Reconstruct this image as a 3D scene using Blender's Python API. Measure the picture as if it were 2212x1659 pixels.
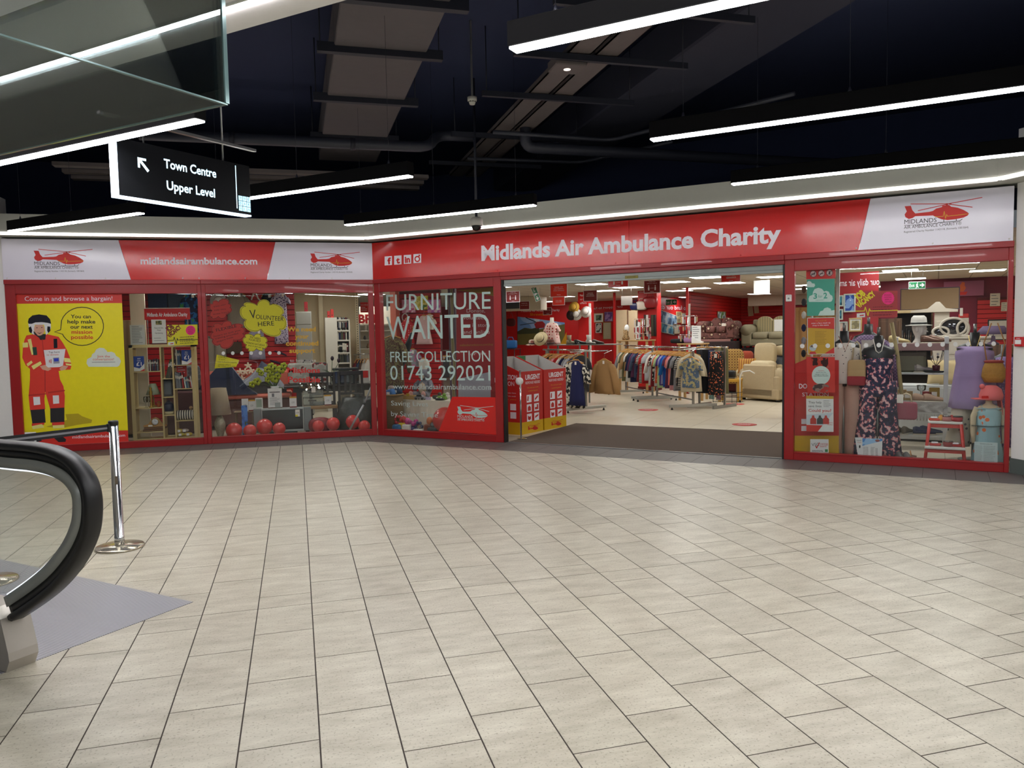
# Shopping-centre concourse with a charity shop front, built object by object.
import bpy, bmesh, math, random
from mathutils import Vector as V, Matrix
from mathutils.geometry import tessellate_polygon
for o in list(bpy.data.objects): bpy.data.objects.remove(o)
scene = bpy.context.scene
COL = scene.collection
random.seed(7)
PI = math.pi; sin = math.sin; cos = math.cos

# ------------------------------------------------------------------ camera
FPX, YAW, PITCH, ROLL, TURN, EYE = 1678.64, 0.269755, 0.0671848, -0.0184898, 0.77102, 1.6
FWD = V((sin(YAW)*cos(PITCH), cos(YAW)*cos(PITCH), -sin(PITCH)))
_r0 = V((cos(YAW), -sin(YAW), 0)); _u0 = _r0.cross(FWD)
RGT = _r0*cos(ROLL) + _u0*sin(ROLL); UPV = RGT.cross(FWD)
cam_d = bpy.data.cameras.new('camera'); cam = bpy.data.objects.new('camera', cam_d); COL.objects.link(cam)
cam_d.sensor_fit = 'HORIZONTAL'; cam_d.sensor_width = 36; cam_d.lens = 36*FPX/2212
cam_d.clip_start = .05; cam_d.clip_end = 200
mw = Matrix.Identity(4)
for i in range(3):
    mw[i][0] = RGT[i]; mw[i][1] = UPV[i]; mw[i][2] = -FWD[i]
mw[2][3] = EYE
cam.matrix_world = mw
scene.camera = cam
# ------------------------------------------------------------------ world, exposure
w = bpy.data.worlds.new('concourse_ambient'); scene.world = w; w.use_nodes = True
w.node_tree.nodes['Background'].inputs[0].default_value = (0.86, 0.93, 1.0, 1)
w.node_tree.nodes['Background'].inputs[1].default_value = 0.11
vs = scene.view_settings
vs.view_transform = 'Standard'; vs.look = 'None'; vs.gamma = 1; vs.use_curve_mapping = False
vs.exposure = 0.0
PENDANT_E, COVE_E, PANEL_E = 49.0, 12.0, 15.0      # emission strengths of the lamps

# ------------------------------------------------------------------ frames of reference
CAM = V((0, 0, EYE))
def ray(x, y): return FWD + RGT*((x-1106)/FPX) - UPV*((y-829.5)/FPX)
def onz(x, y, z=0.0):
    d = ray(x, y); return CAM + d*((z-EYE)/d.z)
K = onz(818, 939); K.z = 0                         # foot of the inner corner between the two shop fronts
class Frame:                                       # s along the front, t into the shop, z up
    def __init__(f, e): f.e = V(e); f.n = V((-f.e.y, f.e.x, 0)); f.a = math.atan2(f.e.y, f.e.x)
    def w(f, s, t, z): return K + f.e*s + f.n*t + V((0, 0, z))
    def sz(f, x, y, t=0.0):
        d = ray(x, y); k = (f.n.dot(K-CAM)+t)/f.n.dot(d); p = CAM + d*k
        return (p-K).dot(f.e), p.z
    def p(f, x, y, t=0.0): s, z = f.sz(x, y, t); return f.w(s, t, z)
    def st(f, x, y, z=0.0):
        p = onz(x, y, z) - K; return p.dot(f.e), p.dot(f.n)
LF = Frame((1, 0, 0)); RF = Frame((cos(TURN), -sin(TURN), 0))

# ------------------------------------------------------------------ materials
MATS = {}
def lin(c):
    return tuple((v/255/12.92 if v/255 <= .04045 else ((v/255+.055)/1.055)**2.4) for v in c) + (1,)
def nt_new(name):
    m = bpy.data.materials.new(name); m.use_nodes = True; nt = m.node_tree
    return m, nt, nt.nodes['Principled BSDF']
def M(name, c=None, rough=.55, metal=0., spec=.5, noise=None, bump=None, emit=None, coat=0., sheen=0.):
    """plain procedural paint / plastic / cloth; noise=(scale, amount) mottles the colour"""
    if name in MATS: return MATS[name]
    m, nt, b = nt_new(name); MATS[name] = m
    c = lin(c or (200, 200, 200))
    b.inputs['Base Color'].default_value = c; b.inputs['Roughness'].default_value = rough
    b.inputs['Metallic'].default_value = metal; b.inputs['Specular IOR Level'].default_value = spec
    b.inputs['Coat Weight'].default_value = coat
    b.inputs['Sheen Weight'].default_value = sheen
    noise = noise or (14., .06)
    tc = nt.nodes.new('ShaderNodeTexCoord'); n = nt.nodes.new('ShaderNodeTexNoise')
    n.inputs['Scale'].default_value = noise[0]; n.inputs['Detail'].default_value = 3
    nt.links.new(tc.outputs['Object'], n.inputs['Vector'])
    mx = nt.nodes.new('ShaderNodeMix'); mx.data_type = 'RGBA'
    a = noise[1]
    mx.inputs['A'].default_value = tuple(v*(1-a) for v in c[:3])+(1,)
    mx.inputs['B'].default_value = tuple(min(1, v*(1+a)) for v in c[:3])+(1,)
    nt.links.new(n.outputs['Fac'], mx.inputs['Factor']); nt.links.new(mx.outputs['Result'], b.inputs['Base Color'])
    if bump:
        n2 = nt.nodes.new('ShaderNodeTexNoise'); n2.inputs['Scale'].default_value = bump[0]; n2.inputs['Detail'].default_value = 4
        nt.links.new(tc.outputs['Object'], n2.inputs['Vector'])
        bp = nt.nodes.new('ShaderNodeBump'); bp.inputs['Strength'].default_value = bump[1]; bp.inputs['Distance'].default_value = .01
        nt.links.new(n2.outputs['Fac'], bp.inputs['Height']); nt.links.new(bp.outputs['Normal'], b.inputs['Normal'])
    if emit:
        b.inputs['Emission Color'].default_value = lin(emit[0]); b.inputs['Emission Strength'].default_value = emit[1]
    return m
def MP(name, kind, cols, scale=10., rough=.85, stretch=(1, 1, 1), pos=(.0, .5, .75)):
    """patterned cloth or print: kind in stripes / stripes_v / plaid / blobs / dots / flecks / wood"""
    if name in MATS: return MATS[name]
    m, nt, b = nt_new(name); MATS[name] = m
    b.inputs['Roughness'].default_value = rough
    N = nt.nodes.new; L = nt.links.new
    tc = N('ShaderNodeTexCoord'); mp = N('ShaderNodeMapping'); mp.inputs['Scale'].default_value = stretch
    L(tc.outputs['Object'], mp.inputs['Vector'])
    rp = N('ShaderNodeValToRGB'); rp.color_ramp.interpolation = 'CONSTANT' if kind in ('stripes', 'stripes_v', 'dots', 'flecks', 'blobs') else 'LINEAR'
    els = rp.color_ramp.elements
    els[0].color = lin(cols[0]); els[0].position = 0
    els[1].color = lin(cols[1]); els[1].position = pos[1]
    for i, c in enumerate(cols[2:]):
        e = els.new(min(.98, pos[2]+.1*i)); e.color = lin(c)
    if kind in ('stripes', 'stripes_v', 'wood'):
        t = N('ShaderNodeTexWave'); t.inputs['Scale'].default_value = scale
        t.bands_direction = 'Z' if kind == 'stripes' else 'X'
        t.inputs['Distortion'].default_value = 6 if kind == 'wood' else 0
        t.inputs['Detail'].default_value = 2; t.inputs['Detail Scale'].default_value = 1.5
        L(mp.outputs['Vector'], t.inputs['Vector']); L(t.outputs['Fac'], rp.inputs['Fac'])
    elif kind == 'plaid':
        t = N('ShaderNodeTexWave'); t.bands_direction = 'X'; t.inputs['Scale'].default_value = scale
        u = N('ShaderNodeTexWave'); u.bands_direction = 'Z'; u.inputs['Scale'].default_value = scale
        L(mp.outputs['Vector'], t.inputs['Vector']); L(mp.outputs['Vector'], u.inputs['Vector'])
        a = N('ShaderNodeMath'); a.operation = 'ADD'; L(t.outputs['Fac'], a.inputs[0]); L(u.outputs['Fac'], a.inputs[1])
        h = N('ShaderNodeMath'); h.operation = 'MULTIPLY'; h.inputs[1].default_value = .5; L(a.outputs[0], h.inputs[0]); L(h.outputs[0], rp.inputs['Fac'])
    elif kind == 'dots':
        t = N('ShaderNodeTexVoronoi'); t.inputs['Scale'].default_value = scale; t.inputs['Randomness'].default_value = .35
        L(mp.outputs['Vector'], t.inputs['Vector']); L(t.outputs['Distance'], rp.inputs['Fac'])
    elif kind == 'flecks':
        t = N('ShaderNodeTexVoronoi'); t.inputs['Scale'].default_value = scale
        L(mp.outputs['Vector'], t.inputs['Vector']); L(t.outputs['Distance'], rp.inputs['Fac'])
    else:                                                            # blobs: big soft flowers
        t = N('ShaderNodeTexNoise'); t.inputs['Scale'].default_value = scale; t.inputs['Detail'].default_value = 2.5
        L(mp.outputs['Vector'], t.inputs['Vector'])
        s_ = N('ShaderNodeMapRange'); s_.inputs[1].default_value = .3; s_.inputs[2].default_value = .7
        L(t.outputs['Fac'], s_.inputs[0]); L(s_.outputs[0], rp.inputs['Fac'])
    L(rp.outputs['Color'], b.inputs['Base Color'])
    return m
def MGLASS(name, tint=(.93, .96, .95), refl=1.0, base=.02):
    if name in MATS: return MATS[name]
    m = bpy.data.materials.new(name); m.use_nodes = True; nt = m.node_tree; nt.nodes.clear(); MATS[name] = m
    N = nt.nodes.new; L = nt.links.new
    o = N('ShaderNodeOutputMaterial'); mx = N('ShaderNodeMixShader'); tr = N('ShaderNodeBsdfTransparent'); gl = N('ShaderNodeBsdfGlossy')
    fr = N('ShaderNodeFresnel'); fr.inputs['IOR'].default_value = 1.5
    no = N('ShaderNodeTexNoise'); no.inputs['Scale'].default_value = .7; bp = N('ShaderNodeBump'); bp.inputs['Strength'].default_value = .03
    L(no.outputs['Fac'], bp.inputs['Height']); L(bp.outputs['Normal'], gl.inputs['Normal'])
    tr.inputs['Color'].default_value = (*tint, 1); gl.inputs['Roughness'].default_value = .01; gl.inputs['Color'].default_value = (.9, .95, .95, 1)
    ma = N('ShaderNodeMath'); ma.operation = 'MULTIPLY_ADD'; ma.inputs[1].default_value = refl; ma.inputs[2].default_value = base
    L(fr.outputs[0], ma.inputs[0]); L(ma.outputs[0], mx.inputs[0]); L(tr.outputs[0], mx.inputs[1]); L(gl.outputs[0], mx.inputs[2]); L(mx.outputs[0], o.inputs[0])
    return m
def MEMIT(name, c, strength, base=(230, 230, 230)):
    return M(name, base, .4, emit=(c, strength))

# ------------------------------------------------------------------ mesh builder
class MB:
    def __init__(s): s.v = []; s.f = []; s.sm = []
    def add(s, vs, fs, smooth=False, T=None):
        o = len(s.v)
        s.v += [tuple(T @ V(p)) if T else tuple(p) for p in vs]
        s.f += [tuple(i+o for i in f) for f in fs]; s.sm += [smooth]*len(fs); return s
    def box(s, a, b, bev=0., T=None):
        x0, y0, z0 = a; x1, y1, z1 = b
        if x1 < x0: x0, x1 = x1, x0
        if y1 < y0: y0, y1 = y1, y0
        if z1 < z0: z0, z1 = z1, z0
        if bev <= 0:
            vs = [(x, y, z) for x in (x0, x1) for y in (y0, y1) for z in (z0, z1)]
            return s.add(vs, [(0, 1, 3, 2), (4, 6, 7, 5), (0, 4, 5, 1), (2, 3, 7, 6), (0, 2, 6, 4), (1, 5, 7, 3)], T=T)
        bev = min(bev, (x1-x0)*.45, (y1-y0)*.45, (z1-z0)*.45)
        vs = []; ix = {}
        for i in (0, 1):
            for j in (0, 1):
                for k in (0, 1):
                    X = (x0, x1)[i]; Y = (y0, y1)[j]; Z = (z0, z1)[k]
                    xi = X+(bev if i == 0 else -bev); yi = Y+(bev if j == 0 else -bev); zi = Z+(bev if k == 0 else -bev)
                    ix[i, j, k] = len(vs); vs += [(X, yi, zi), (xi, Y, zi), (xi, yi, Z)]
        fs = []
        for i in (0, 1):
            fs.append([ix[i, j, k] for j, k in ((0, 0), (1, 0), (1, 1), (0, 1))])
            fs.append([ix[j, i, k]+1 for j, k in ((0, 0), (1, 0), (1, 1), (0, 1))])
            fs.append([ix[j, k, i]+2 for j, k in ((0, 0), (1, 0), (1, 1), (0, 1))])
            for j in (0, 1):
                fs.append([ix[i, j, 0], ix[i, j, 1], ix[i, j, 1]+1, ix[i, j, 0]+1])
                fs.append([ix[i, 0, j], ix[i, 1, j], ix[i, 1, j]+2, ix[i, 0, j]+2])
                fs.append([ix[0, i, j]+1, ix[1, i, j]+1, ix[1, i, j]+2, ix[0, i, j]+2])
                for k in (0, 1): fs.append([ix[i, j, k], ix[i, j, k]+1, ix[i, j, k]+2])
        return s.add(vs, fs, T=T)
    def prism(s, poly, y0, y1, T=None):              # polygon in x,z swept along y
        n = len(poly); tri = tessellate_polygon([[V((p[0], p[1], 0)) for p in poly]])
        if abs(y1-y0) < 1e-9:
            return s.add([(p[0], y0, p[1]) for p in poly], [tuple(t) for t in tri], T=T)
        vs = [(p[0], y0, p[1]) for p in poly]+[(p[0], y1, p[1]) for p in poly]
        fs = [tuple(t) for t in tri]+[tuple(i+n for i in reversed(t)) for t in tri]
        fs += [(i, (i+1) % n, (i+1) % n+n, i+n) for i in range(n)]
        return s.add(vs, fs, T=T)
    def tube(s, pts, r, n=8, closed=False, T=None, flat=None):
        pts = [V(p) for p in pts]; m = len(pts); vs = []; fs = []
        prev = None
        for i, p in enumerate(pts):
            a = pts[(i-1) % m] if (i > 0 or closed) else p; b = pts[(i+1) % m] if (i < m-1 or closed) else p
            d = (b-a).normalized()
            if prev is None:
                u = d.orthogonal().normalized() if flat is None else V(flat)
            else:
                u = prev
            u = (u-d*u.dot(d)).normalized(); prev = u; v = d.cross(u)
            rr = r[i] if isinstance(r, (list, tuple)) else r
            for k in range(n):
                a_ = 2*PI*k/n; vs.append(p+(u*cos(a_)+v*sin(a_))*rr)
        for i in range(m if closed else m-1):
            for k in range(n):
                fs.append((i*n+k, i*n+(k+1) % n, ((i+1) % m)*n+(k+1) % n, ((i+1) % m)*n+k))
        if not closed: fs += [tuple(range(n)), tuple(range((m-1)*n, m*n))]
        return s.add(vs, fs, True, T=T)
    def lathe(s, prof, c=(0, 0, 0), n=16, T=None, sx=1., sy=1.):
        vs = []; fs = []
        for r, z in prof:
            for k in range(n):
                a = 2*PI*k/n; vs.append((c[0]+r*cos(a)*sx, c[1]+r*sin(a)*sy, c[2]+z))
        for i in range(len(prof)-1):
            for k in range(n): fs.append((i*n+k, i*n+(k+1) % n, (i+1)*n+(k+1) % n, (i+1)*n+k))
        fs += [tuple(range(n)), tuple(range((len(prof)-1)*n, len(prof)*n))]
        return s.add(vs, fs, True, T=T)
    def ball(s, c, r, n=14, T=None):
        r = r if isinstance(r, (tuple, list)) else (r, r, r); m = n//2
        vs = [(c[0], c[1], c[2]-r[2])]; fs = []
        for i in range(1, m):
            a = -PI/2+PI*i/m
            for k in range(n): vs.append((c[0]+r[0]*cos(a)*cos(2*PI*k/n), c[1]+r[1]*cos(a)*sin(2*PI*k/n), c[2]+r[2]*sin(a)))
        vs.append((c[0], c[1], c[2]+r[2])); L_ = len(vs)-1
        for k in range(n):
            fs.append((0, 1+(k+1) % n, 1+k)); fs.append((L_, L_-n+k, L_-n+(k+1) % n))
        for i in range(m-2):
            for k in range(n): fs.append((1+i*n+k, 1+i*n+(k+1) % n, 1+(i+1)*n+(k+1) % n, 1+(i+1)*n+k))
        return s.add(vs, fs, True, T=T)
    def loft(s, rings, T=None, cap=True, smooth=True):
        n = len(rings[0]); vs = [p for r in rings for p in r]; fs = []
        for i in range(len(rings)-1):
            for k in range(n): fs.append((i*n+k, i*n+(k+1) % n, (i+1)*n+(k+1) % n, (i+1)*n+k))
        if cap: fs += [tuple(range(n)), tuple(range((len(rings)-1)*n, len(rings)*n))]
        return s.add(vs, fs, smooth, T=T)
    def sheet(s, fn, nu, nv, T=None, smooth=True):
        vs = [fn(i/nu, j/nv) for j in range(nv+1) for i in range(nu+1)]
        fs = [(j*(nu+1)+i, j*(nu+1)+i+1, (j+1)*(nu+1)+i+1, (j+1)*(nu+1)+i) for j in range(nv) for i in range(nu)]
        return s.add(vs, fs, smooth, T=T)
    def mesh(s, name):
        me = bpy.data.meshes.new(name); me.from_pydata(s.v, [], s.f)
        bm = bmesh.new(); bm.from_mesh(me)
        bmesh.ops.recalc_face_normals(bm, faces=bm.faces); bm.to_mesh(me); bm.free()
        if len(me.polygons) == len(s.sm): me.polygons.foreach_set('use_smooth', s.sm)
        me.update(); return me
    def build(s, name, mat, parent=None, label=None):
        o = bpy.data.objects.new(name, s.mesh(name)); COL.objects.link(o)
        o.data.materials.append(mat)
        if parent is not None: o.parent = parent
        if label: o['label'] = label
        return o

def tag(o, label=None, cat=None, group=None, kind=None):
    if label: o['label'] = label
    if cat: o['category'] = cat
    if group: o['group'] = group
    if kind: o['kind'] = kind
    return o
def thing(name, label, cat, loc=(0, 0, 0), rz=0., group=None, kind=None):
    o = bpy.data.objects.new(name, None); COL.objects.link(o); o.empty_display_size = .1
    o.location = loc; o.rotation_euler = (0, 0, rz)
    return tag(o, label, cat, group, kind)
def thf(fr, name, label, cat, s, t, z=0., rz=0., group=None):         # a thing set down in a shop-front frame
    return thing(name, label, cat, fr.w(s, t, z), fr.a+rz, group)
def copy_tree(o, parent=None):
    c = o.copy(); COL.objects.link(c); c.parent = parent
    for ch in list(o.children): copy_tree(ch, c)
    return c
def root_of(o):
    while o.parent is not None: o = o.parent
    return o
def inv(parent):
    if parent is None: return Matrix.Identity(4)
    r = root_of(parent)
    return (Matrix.Translation(r.location) @ r.rotation_euler.to_matrix().to_4x4()).inverted()
def RZ(a): return Matrix.Rotation(a, 4, 'Z')
def RX(a): return Matrix.Rotation(a, 4, 'X')
def RY(a): return Matrix.Rotation(a, 4, 'Y')
def TR(x, y, z): return Matrix.Translation((x, y, z))

# ------------------------------------------------------------------ lettering and flat print on a front
_tc = {}
def text_poly(st, bold=0., space=1.):
    """outline mesh of a string: verts (x, z) with cap height about .7, tris"""
    k = (st, bold, space)
    if k in _tc: return _tc[k]
    cu = bpy.data.curves.new('t', 'FONT'); cu.body = st; cu.size = 1; cu.offset = bold; cu.space_character = space
    cu.resolution_u = 3; cu.fill_mode = 'FRONT'
    ob = bpy.data.objects.new('t', cu)
    me = bpy.data.meshes.new_from_object(ob)
    vs = [(v.co.x, v.co.y) for v in me.vertices]; fs = [tuple(p.vertices) for p in me.polygons]
    bpy.data.objects.remove(ob); bpy.data.curves.remove(cu); bpy.data.meshes.remove(me)
    _tc[k] = (vs, fs); return vs, fs
class Print:
    """flat print laid on a plane of a front at depth t; pixel readings of the photo give positions on that plane"""
    def __init__(p, fr, t, parent): p.fr = fr; p.t = t; p.parent = parent; p.inv = inv(parent)
    def w(p, s, z, lift): return p.inv @ p.fr.w(s, p.t-lift, z)
    def poly(p, name, pts, mat, lift=.0, label=None, px=True, thick=0.):
        q = [p.fr.sz(*a, p.t) if px else a for a in pts]
        mb = MB(); n = len(q); tri = tessellate_polygon([[V((a[0], a[1], 0)) for a in q]])
        if thick <= 0:
            mb.add([p.w(a[0], a[1], lift) for a in q], [tuple(t) for t in tri])
        else:
            mb.add([p.w(a[0], a[1], lift) for a in q]+[p.w(a[0], a[1], lift-thick) for a in q],
                   [tuple(t) for t in tri]+[tuple(i+n for i in reversed(t)) for t in tri]+[(i, (i+1) % n, (i+1) % n+n, i+n) for i in range(n)])
        return mb.build(name, mat, p.parent, label)
    def polys(p, name, lst, mat, lift=.0, label=None, px=True):        # several patches of one print, each its own part
        for pts in lst: p.poly(name, pts, mat, lift, label, px)
    def text(p, st, a, b, hpx, mat, lift=.001, bold=0., name='lettering', label=None, px=True, mirror=False, space=1.):
        """baseline from a to b (pixels), capital height hpx pixels"""
        vs, fs = text_poly(st, bold, space)
        if not vs: return None
        A = V(p.fr.sz(*a, p.t) if px else a); B = V(p.fr.sz(*b, p.t) if px else b)
        if px:
            T_ = V(p.fr.sz(a[0], a[1]-hpx, p.t)); h = abs(T_.y-A.y)
        else: h = hpx
        x0 = min(v[0] for v in vs); x1 = max(v[0] for v in vs); e = (B-A); L_ = e.length; e = e/L_; nn = V((-e.y, e.x))
        out = []
        for x, y in vs:
            u = (x-x0)/(x1-x0)*L_
            if mirror: u = L_-u
            q = A+e*u+nn*(y/.7*h); out.append(p.w(q.x, q.y, lift))
        return MB().add(out, fs).build(name, mat, p.parent, label)
    def rules(p, name, quad, rows, mat, lift=.001, fill=.45, seed=1, x0=.08, x1=.92, label=None):
        """rows of small print too fine to read: short word-like bars inside a pixel quad (tl, tr, br, bl)"""
        q = [V(p.fr.sz(*a, p.t)) for a in quad]; rnd = random.Random(seed); mb = MB()
        def at(u, v): 
            a = q[0]+(q[1]-q[0])*u; b = q[3]+(q[2]-q[3])*u; c = a+(b-a)*v; return p.w(c.x, c.y, lift)
        for r in range(rows):
            v0 = (r+.5-fill/2)/rows; v1 = (r+.5+fill/2)/rows; x = x0; end = x1-rnd.random()*.25*(x1-x0)
            while x < end:
                wd = (.05+.09*rnd.random())*(x1-x0); e = min(x+wd, end)
                mb.add([at(x, v0), at(e, v0), at(e, v1), at(x, v1)], [(0, 1, 2, 3)]); x = e+.022
        return mb.build(name, mat, p.parent, label)
    def line(p, name, pts, wpx, mat, lift=.001, closed=False, px=True, label=None):
        q = [V(p.fr.sz(*a, p.t)) if px else V(a) for a in pts]
        if px:
            c = pts[0]; wd = abs(p.fr.sz(c[0], c[1]-wpx, p.t)[1]-p.fr.sz(c[0], c[1], p.t)[1])
        else: wd = wpx
        mb = MB(); n = len(q)
        for i in range(n if closed else n-1):
            a = q[i]; b = q[(i+1) % n]; d = (b-a)
            if d.length < 1e-6: continue
            d.normalize(); m = V((-d.y, d.x))*wd/2; a2 = a-d*wd*.35; b2 = b+d*wd*.35
            mb.add([p.w(*(a2+m), lift), p.w(*(b2+m), lift), p.w(*(b2-m), lift), p.w(*(a2-m), lift)], [(0, 1, 2, 3)])
        return mb.build(name, mat, p.parent, label)
def ell(cx, cy, rx, ry, n=24, a0=0., a1=2*PI):
    return [(cx+rx*cos(a0+(a1-a0)*i/n), cy+ry*sin(a0+(a1-a0)*i/n)) for i in range(n if abs(a1-a0) > 6.28 else n+1)]

# common finishes
WHITE = M('white_paint', (214, 213, 208), .6)
PAPER = M('white_paper', (225, 225, 224), .7)
BLACKM = M('black_plastic', (16, 16, 18), .45)
CHROME = M('polished_steel', (205, 207, 208), .16, 1.)
STEEL = M('brushed_steel', (150, 152, 152), .35, .9)
RED_FRAME = M('red_painted_timber', (150, 16, 20), .38, noise=(6, .08), coat=.2)
SIGN_RED = M('red_sign_vinyl', (205, 34, 30), .16, noise=(2, .05))
SIGN_WHITE = M('white_sign_vinyl', (222, 220, 232), .16, noise=(2, .02))
INK = M('black_print', (25, 25, 28), .6)
INK_RED = M('red_print', (200, 38, 32), .5)
INK_WHITE = M('white_print', (235, 232, 238), .5)
INK_GOLD = M('gold_print', (204, 150, 30), .5)
INK_YELLOW = M('yellow_print', (232, 214, 10), .5)
INK_GREY = M('grey_print', (110, 110, 115), .6)
GLASS = MGLASS('shop_window_glass', (.96, .97, .965), .6, .0)

MB.b = MB.build                                     # short forms used below
def bX(*a, **k): return MB().box(*a, **k)
def lA(*a, **k): return MB().lathe(*a, **k)
def tU(*a, **k): return MB().tube(*a, **k)
def bA(*a, **k): return MB().ball(*a, **k)
def sE(*a, **k): return MB().sheet(*a, **k)
def tR(*a, **k): return thf(RF, *a, **k)
def tL(*a, **k): return thf(LF, *a, **k)
# ================================================================== THE CONCOURSE
# ---- floor: pale stone-effect tiles laid in staggered columns, a dark border along the shop fronts
def m_tile():
    m, nt, b = nt_new('beige_floor_tile'); N = nt.nodes.new; L = nt.links.new
    tc = N('ShaderNodeTexCoord'); oi = N('ShaderNodeObjectInfo'); ge = N('ShaderNodeNewGeometry')
    n = N('ShaderNodeTexNoise'); n.inputs['Scale'].default_value = 5; n.inputs['Detail'].default_value = 8; n.inputs['Roughness'].default_value = .7
    mp = N('ShaderNodeMapping'); mp.inputs['Scale'].default_value = (.6, 1.8, 1); L(ge.outputs['Position'], mp.inputs[0]); L(mp.outputs[0], n.inputs['Vector'])
    r = N('ShaderNodeValToRGB'); r.color_ramp.elements[0].position = .3; r.color_ramp.elements[1].position = .7
    r.color_ramp.elements[0].color = lin((157, 150, 133)); r.color_ramp.elements[1].color = lin((195, 190, 173)); L(n.outputs['Fac'], r.inputs[0])
    n2 = N('ShaderNodeTexNoise'); n2.inputs['Scale'].default_value = 90; n2.inputs['Detail'].default_value = 2; L(ge.outputs['Position'], n2.inputs['Vector'])
    sp = N('ShaderNodeValToRGB'); sp.color_ramp.elements[0].position = .3; sp.color_ramp.elements[1].position = .42
    sp.color_ramp.elements[0].color = (.62, .6, .58, 1); sp.color_ramp.elements[1].color = (1, 1, 1, 1); L(n2.outputs['Fac'], sp.inputs[0])
    mx = N('ShaderNodeMix'); mx.data_type = 'RGBA'; mx.blend_type = 'MULTIPLY'; mx.inputs['Factor'].default_value = 1
    L(r.outputs[0], mx.inputs['A']); L(sp.outputs[0], mx.inputs['B'])
    v = N('ShaderNodeMapRange'); v.inputs[3].default_value = .93; v.inputs[4].default_value = 1.05; L(oi.outputs['Random'], v.inputs[0])
    m2 = N('ShaderNodeVectorMath'); m2.operation = 'SCALE'; L(mx.outputs['Result'], m2.inputs[0]); L(v.outputs[0], m2.inputs['Scale'])
    L(m2.outputs[0], b.inputs['Base Color'])
    b.inputs['Roughness'].default_value = .36; b.inputs['Specular IOR Level'].default_value = .45
    return m
TILE = m_tile()
GROUT = M('dark_grout', (56, 48, 42), .9)
DARK_TILE = M('charcoal_border_tile', (88, 82, 80), .48, noise=(9, .12))
GROUT_L = M('pale_grout', (150, 140, 132), .9)
BORDER = .70
def clip(poly, n, c):                                # keep n.p <= c
    out = []
    for i in range(len(poly)):
        a, b = poly[i], poly[(i+1) % len(poly)]; da = n.x*a[0]+n.y*a[1]-c; db = n.x*b[0]+n.y*b[1]-c
        if da <= 0: out.append(a)
        if (da < 0 < db) or (db < 0 < da):
            k = da/(da-db); out.append((a[0]+(b[0]-a[0])*k, a[1]+(b[1]-a[1])*k))
    return out
fl = MB(); XW = 7.30; YW = 6.50
corner_r = RF.w(8.49, 0, 0)
fl.add([(-9, -7, -.0012), (XW+.02, -7, -.0012), (corner_r.x, corner_r.y, -.0012), (K.x, K.y, -.0012), (-9, K.y, -.0012)], [(0, 1, 2, 3, 4)])
floor = tag(fl.build('floor', GROUT), kind='structure')
full_tile = bX((.0032, .003, -.012), (.3035, .604, 0)).mesh('floor_tile'); full_tile.materials.append(TILE)
rest = MB(); tiles = []
CW, CL, JY = .3067, .607, 4.715
nL = V((0, 1, 0)); nR = RF.n
for k in range(-30, 24):
    x0 = .035+CW*k
    up = {2: .205, 0: .41, 1: 0.}[k % 3]; dn = {2: .415, 0: .21, 1: 0.}[k % 3]
    ys = [JY]; y = JY+(up or CL)
    while y < 12.6: ys.append(y); y += CL
    ys.append(y); y = JY-(dn or CL); lo = []
    while y > -7: lo.append(y); y -= CL
    ys = lo[::-1]+ys
    for a, b in zip(ys, ys[1:]):
        pl = [(x0+.0032, a+.003), (x0+CW-.0032, a+.003), (x0+CW-.0032, b-.003), (x0+.0032, b-.003)]
        q = clip(clip(clip(pl, nL, K.y-BORDER), nR, nR.dot(K)-BORDER), V((1, 0, 0)), XW)
        if len(q) < 3: continue
        cx = x0+CW/2; cy = (a+b)/2; d = V((cx, cy, 0))-CAM; zz = d.dot(FWD); score = 0
        if zz > .5:
            px = FPX*d.dot(RGT)/zz; py = -FPX*d.dot(UPV)/zz
            if abs(px) < 1180 and abs(py) < 900: score = (b-a)*CW*EYE/zz**3
        tiles.append((score, x0, a, b, q, len(q) == 4 and abs(b-a-CL) < .002 and q == pl))
tiles.sort(key=lambda t: -t[0])
for i, (sc, x0, a, b, q, isfull) in enumerate(tiles):
    if i < 300 and sc > 0:
        if isfull: o = bpy.data.objects.new('floor_tile', full_tile); COL.objects.link(o); o.location = (x0, a, 0)
        else:
            mb = MB(); n = len(q)
            mb.add([(p[0], p[1], 0) for p in q]+[(p[0], p[1], -.012) for p in q], [tuple(range(n))]+[(j, (j+1) % n, (j+1) % n+n, j+n) for j in range(n)])
            o = mb.build('floor_tile', TILE)
        o.parent = floor
    else:
        n = len(q)
        rest.add([(p[0], p[1], 0) for p in q]+[(p[0], p[1], -.012) for p in q], [tuple(range(n))]+[(j, (j+1) % n, (j+1) % n+n, j+n) for j in range(n)])
tag(rest.build('floor_tile_field', TILE, floor), kind='stuff')
# dark border tiles (two fronts, mitred at the inner corner)
def border(fr, s0, s1, n0, c0, n1, c1):
    s = s0
    while s < s1-.01:
        e = min(s+.3067, s1)
        a, b, c, d = fr.w(s+.002, 0, 0), fr.w(e-.002, 0, 0), fr.w(e-.002, -BORDER, 0), fr.w(s+.002, -BORDER, 0)
        q = clip(clip([(v.x, v.y) for v in (a, b, c, d)], n0, c0), n1, c1)
        if len(q) >= 3:
            n = len(q); MB().add([(p[0], p[1], 0) for p in q]+[(p[0], p[1], -.012) for p in q], [tuple(range(n))]+[(j, (j+1) % n, (j+1) % n+n, j+n) for j in range(n)]).b('border_tile', DARK_TILE, floor)
        s = e
bis = (LF.e + RF.e).normalized(); bn = V((bis.x, bis.y, 0))       # mitre plane through the corner
border(LF, -5.83, .5, bn, bn.dot(K)-.002, V((1, 0, 0)), 99)
border(RF, -.6, 9.3, -bn, -bn.dot(K)-.002, V((1, 0, 0)), XW)

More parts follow.
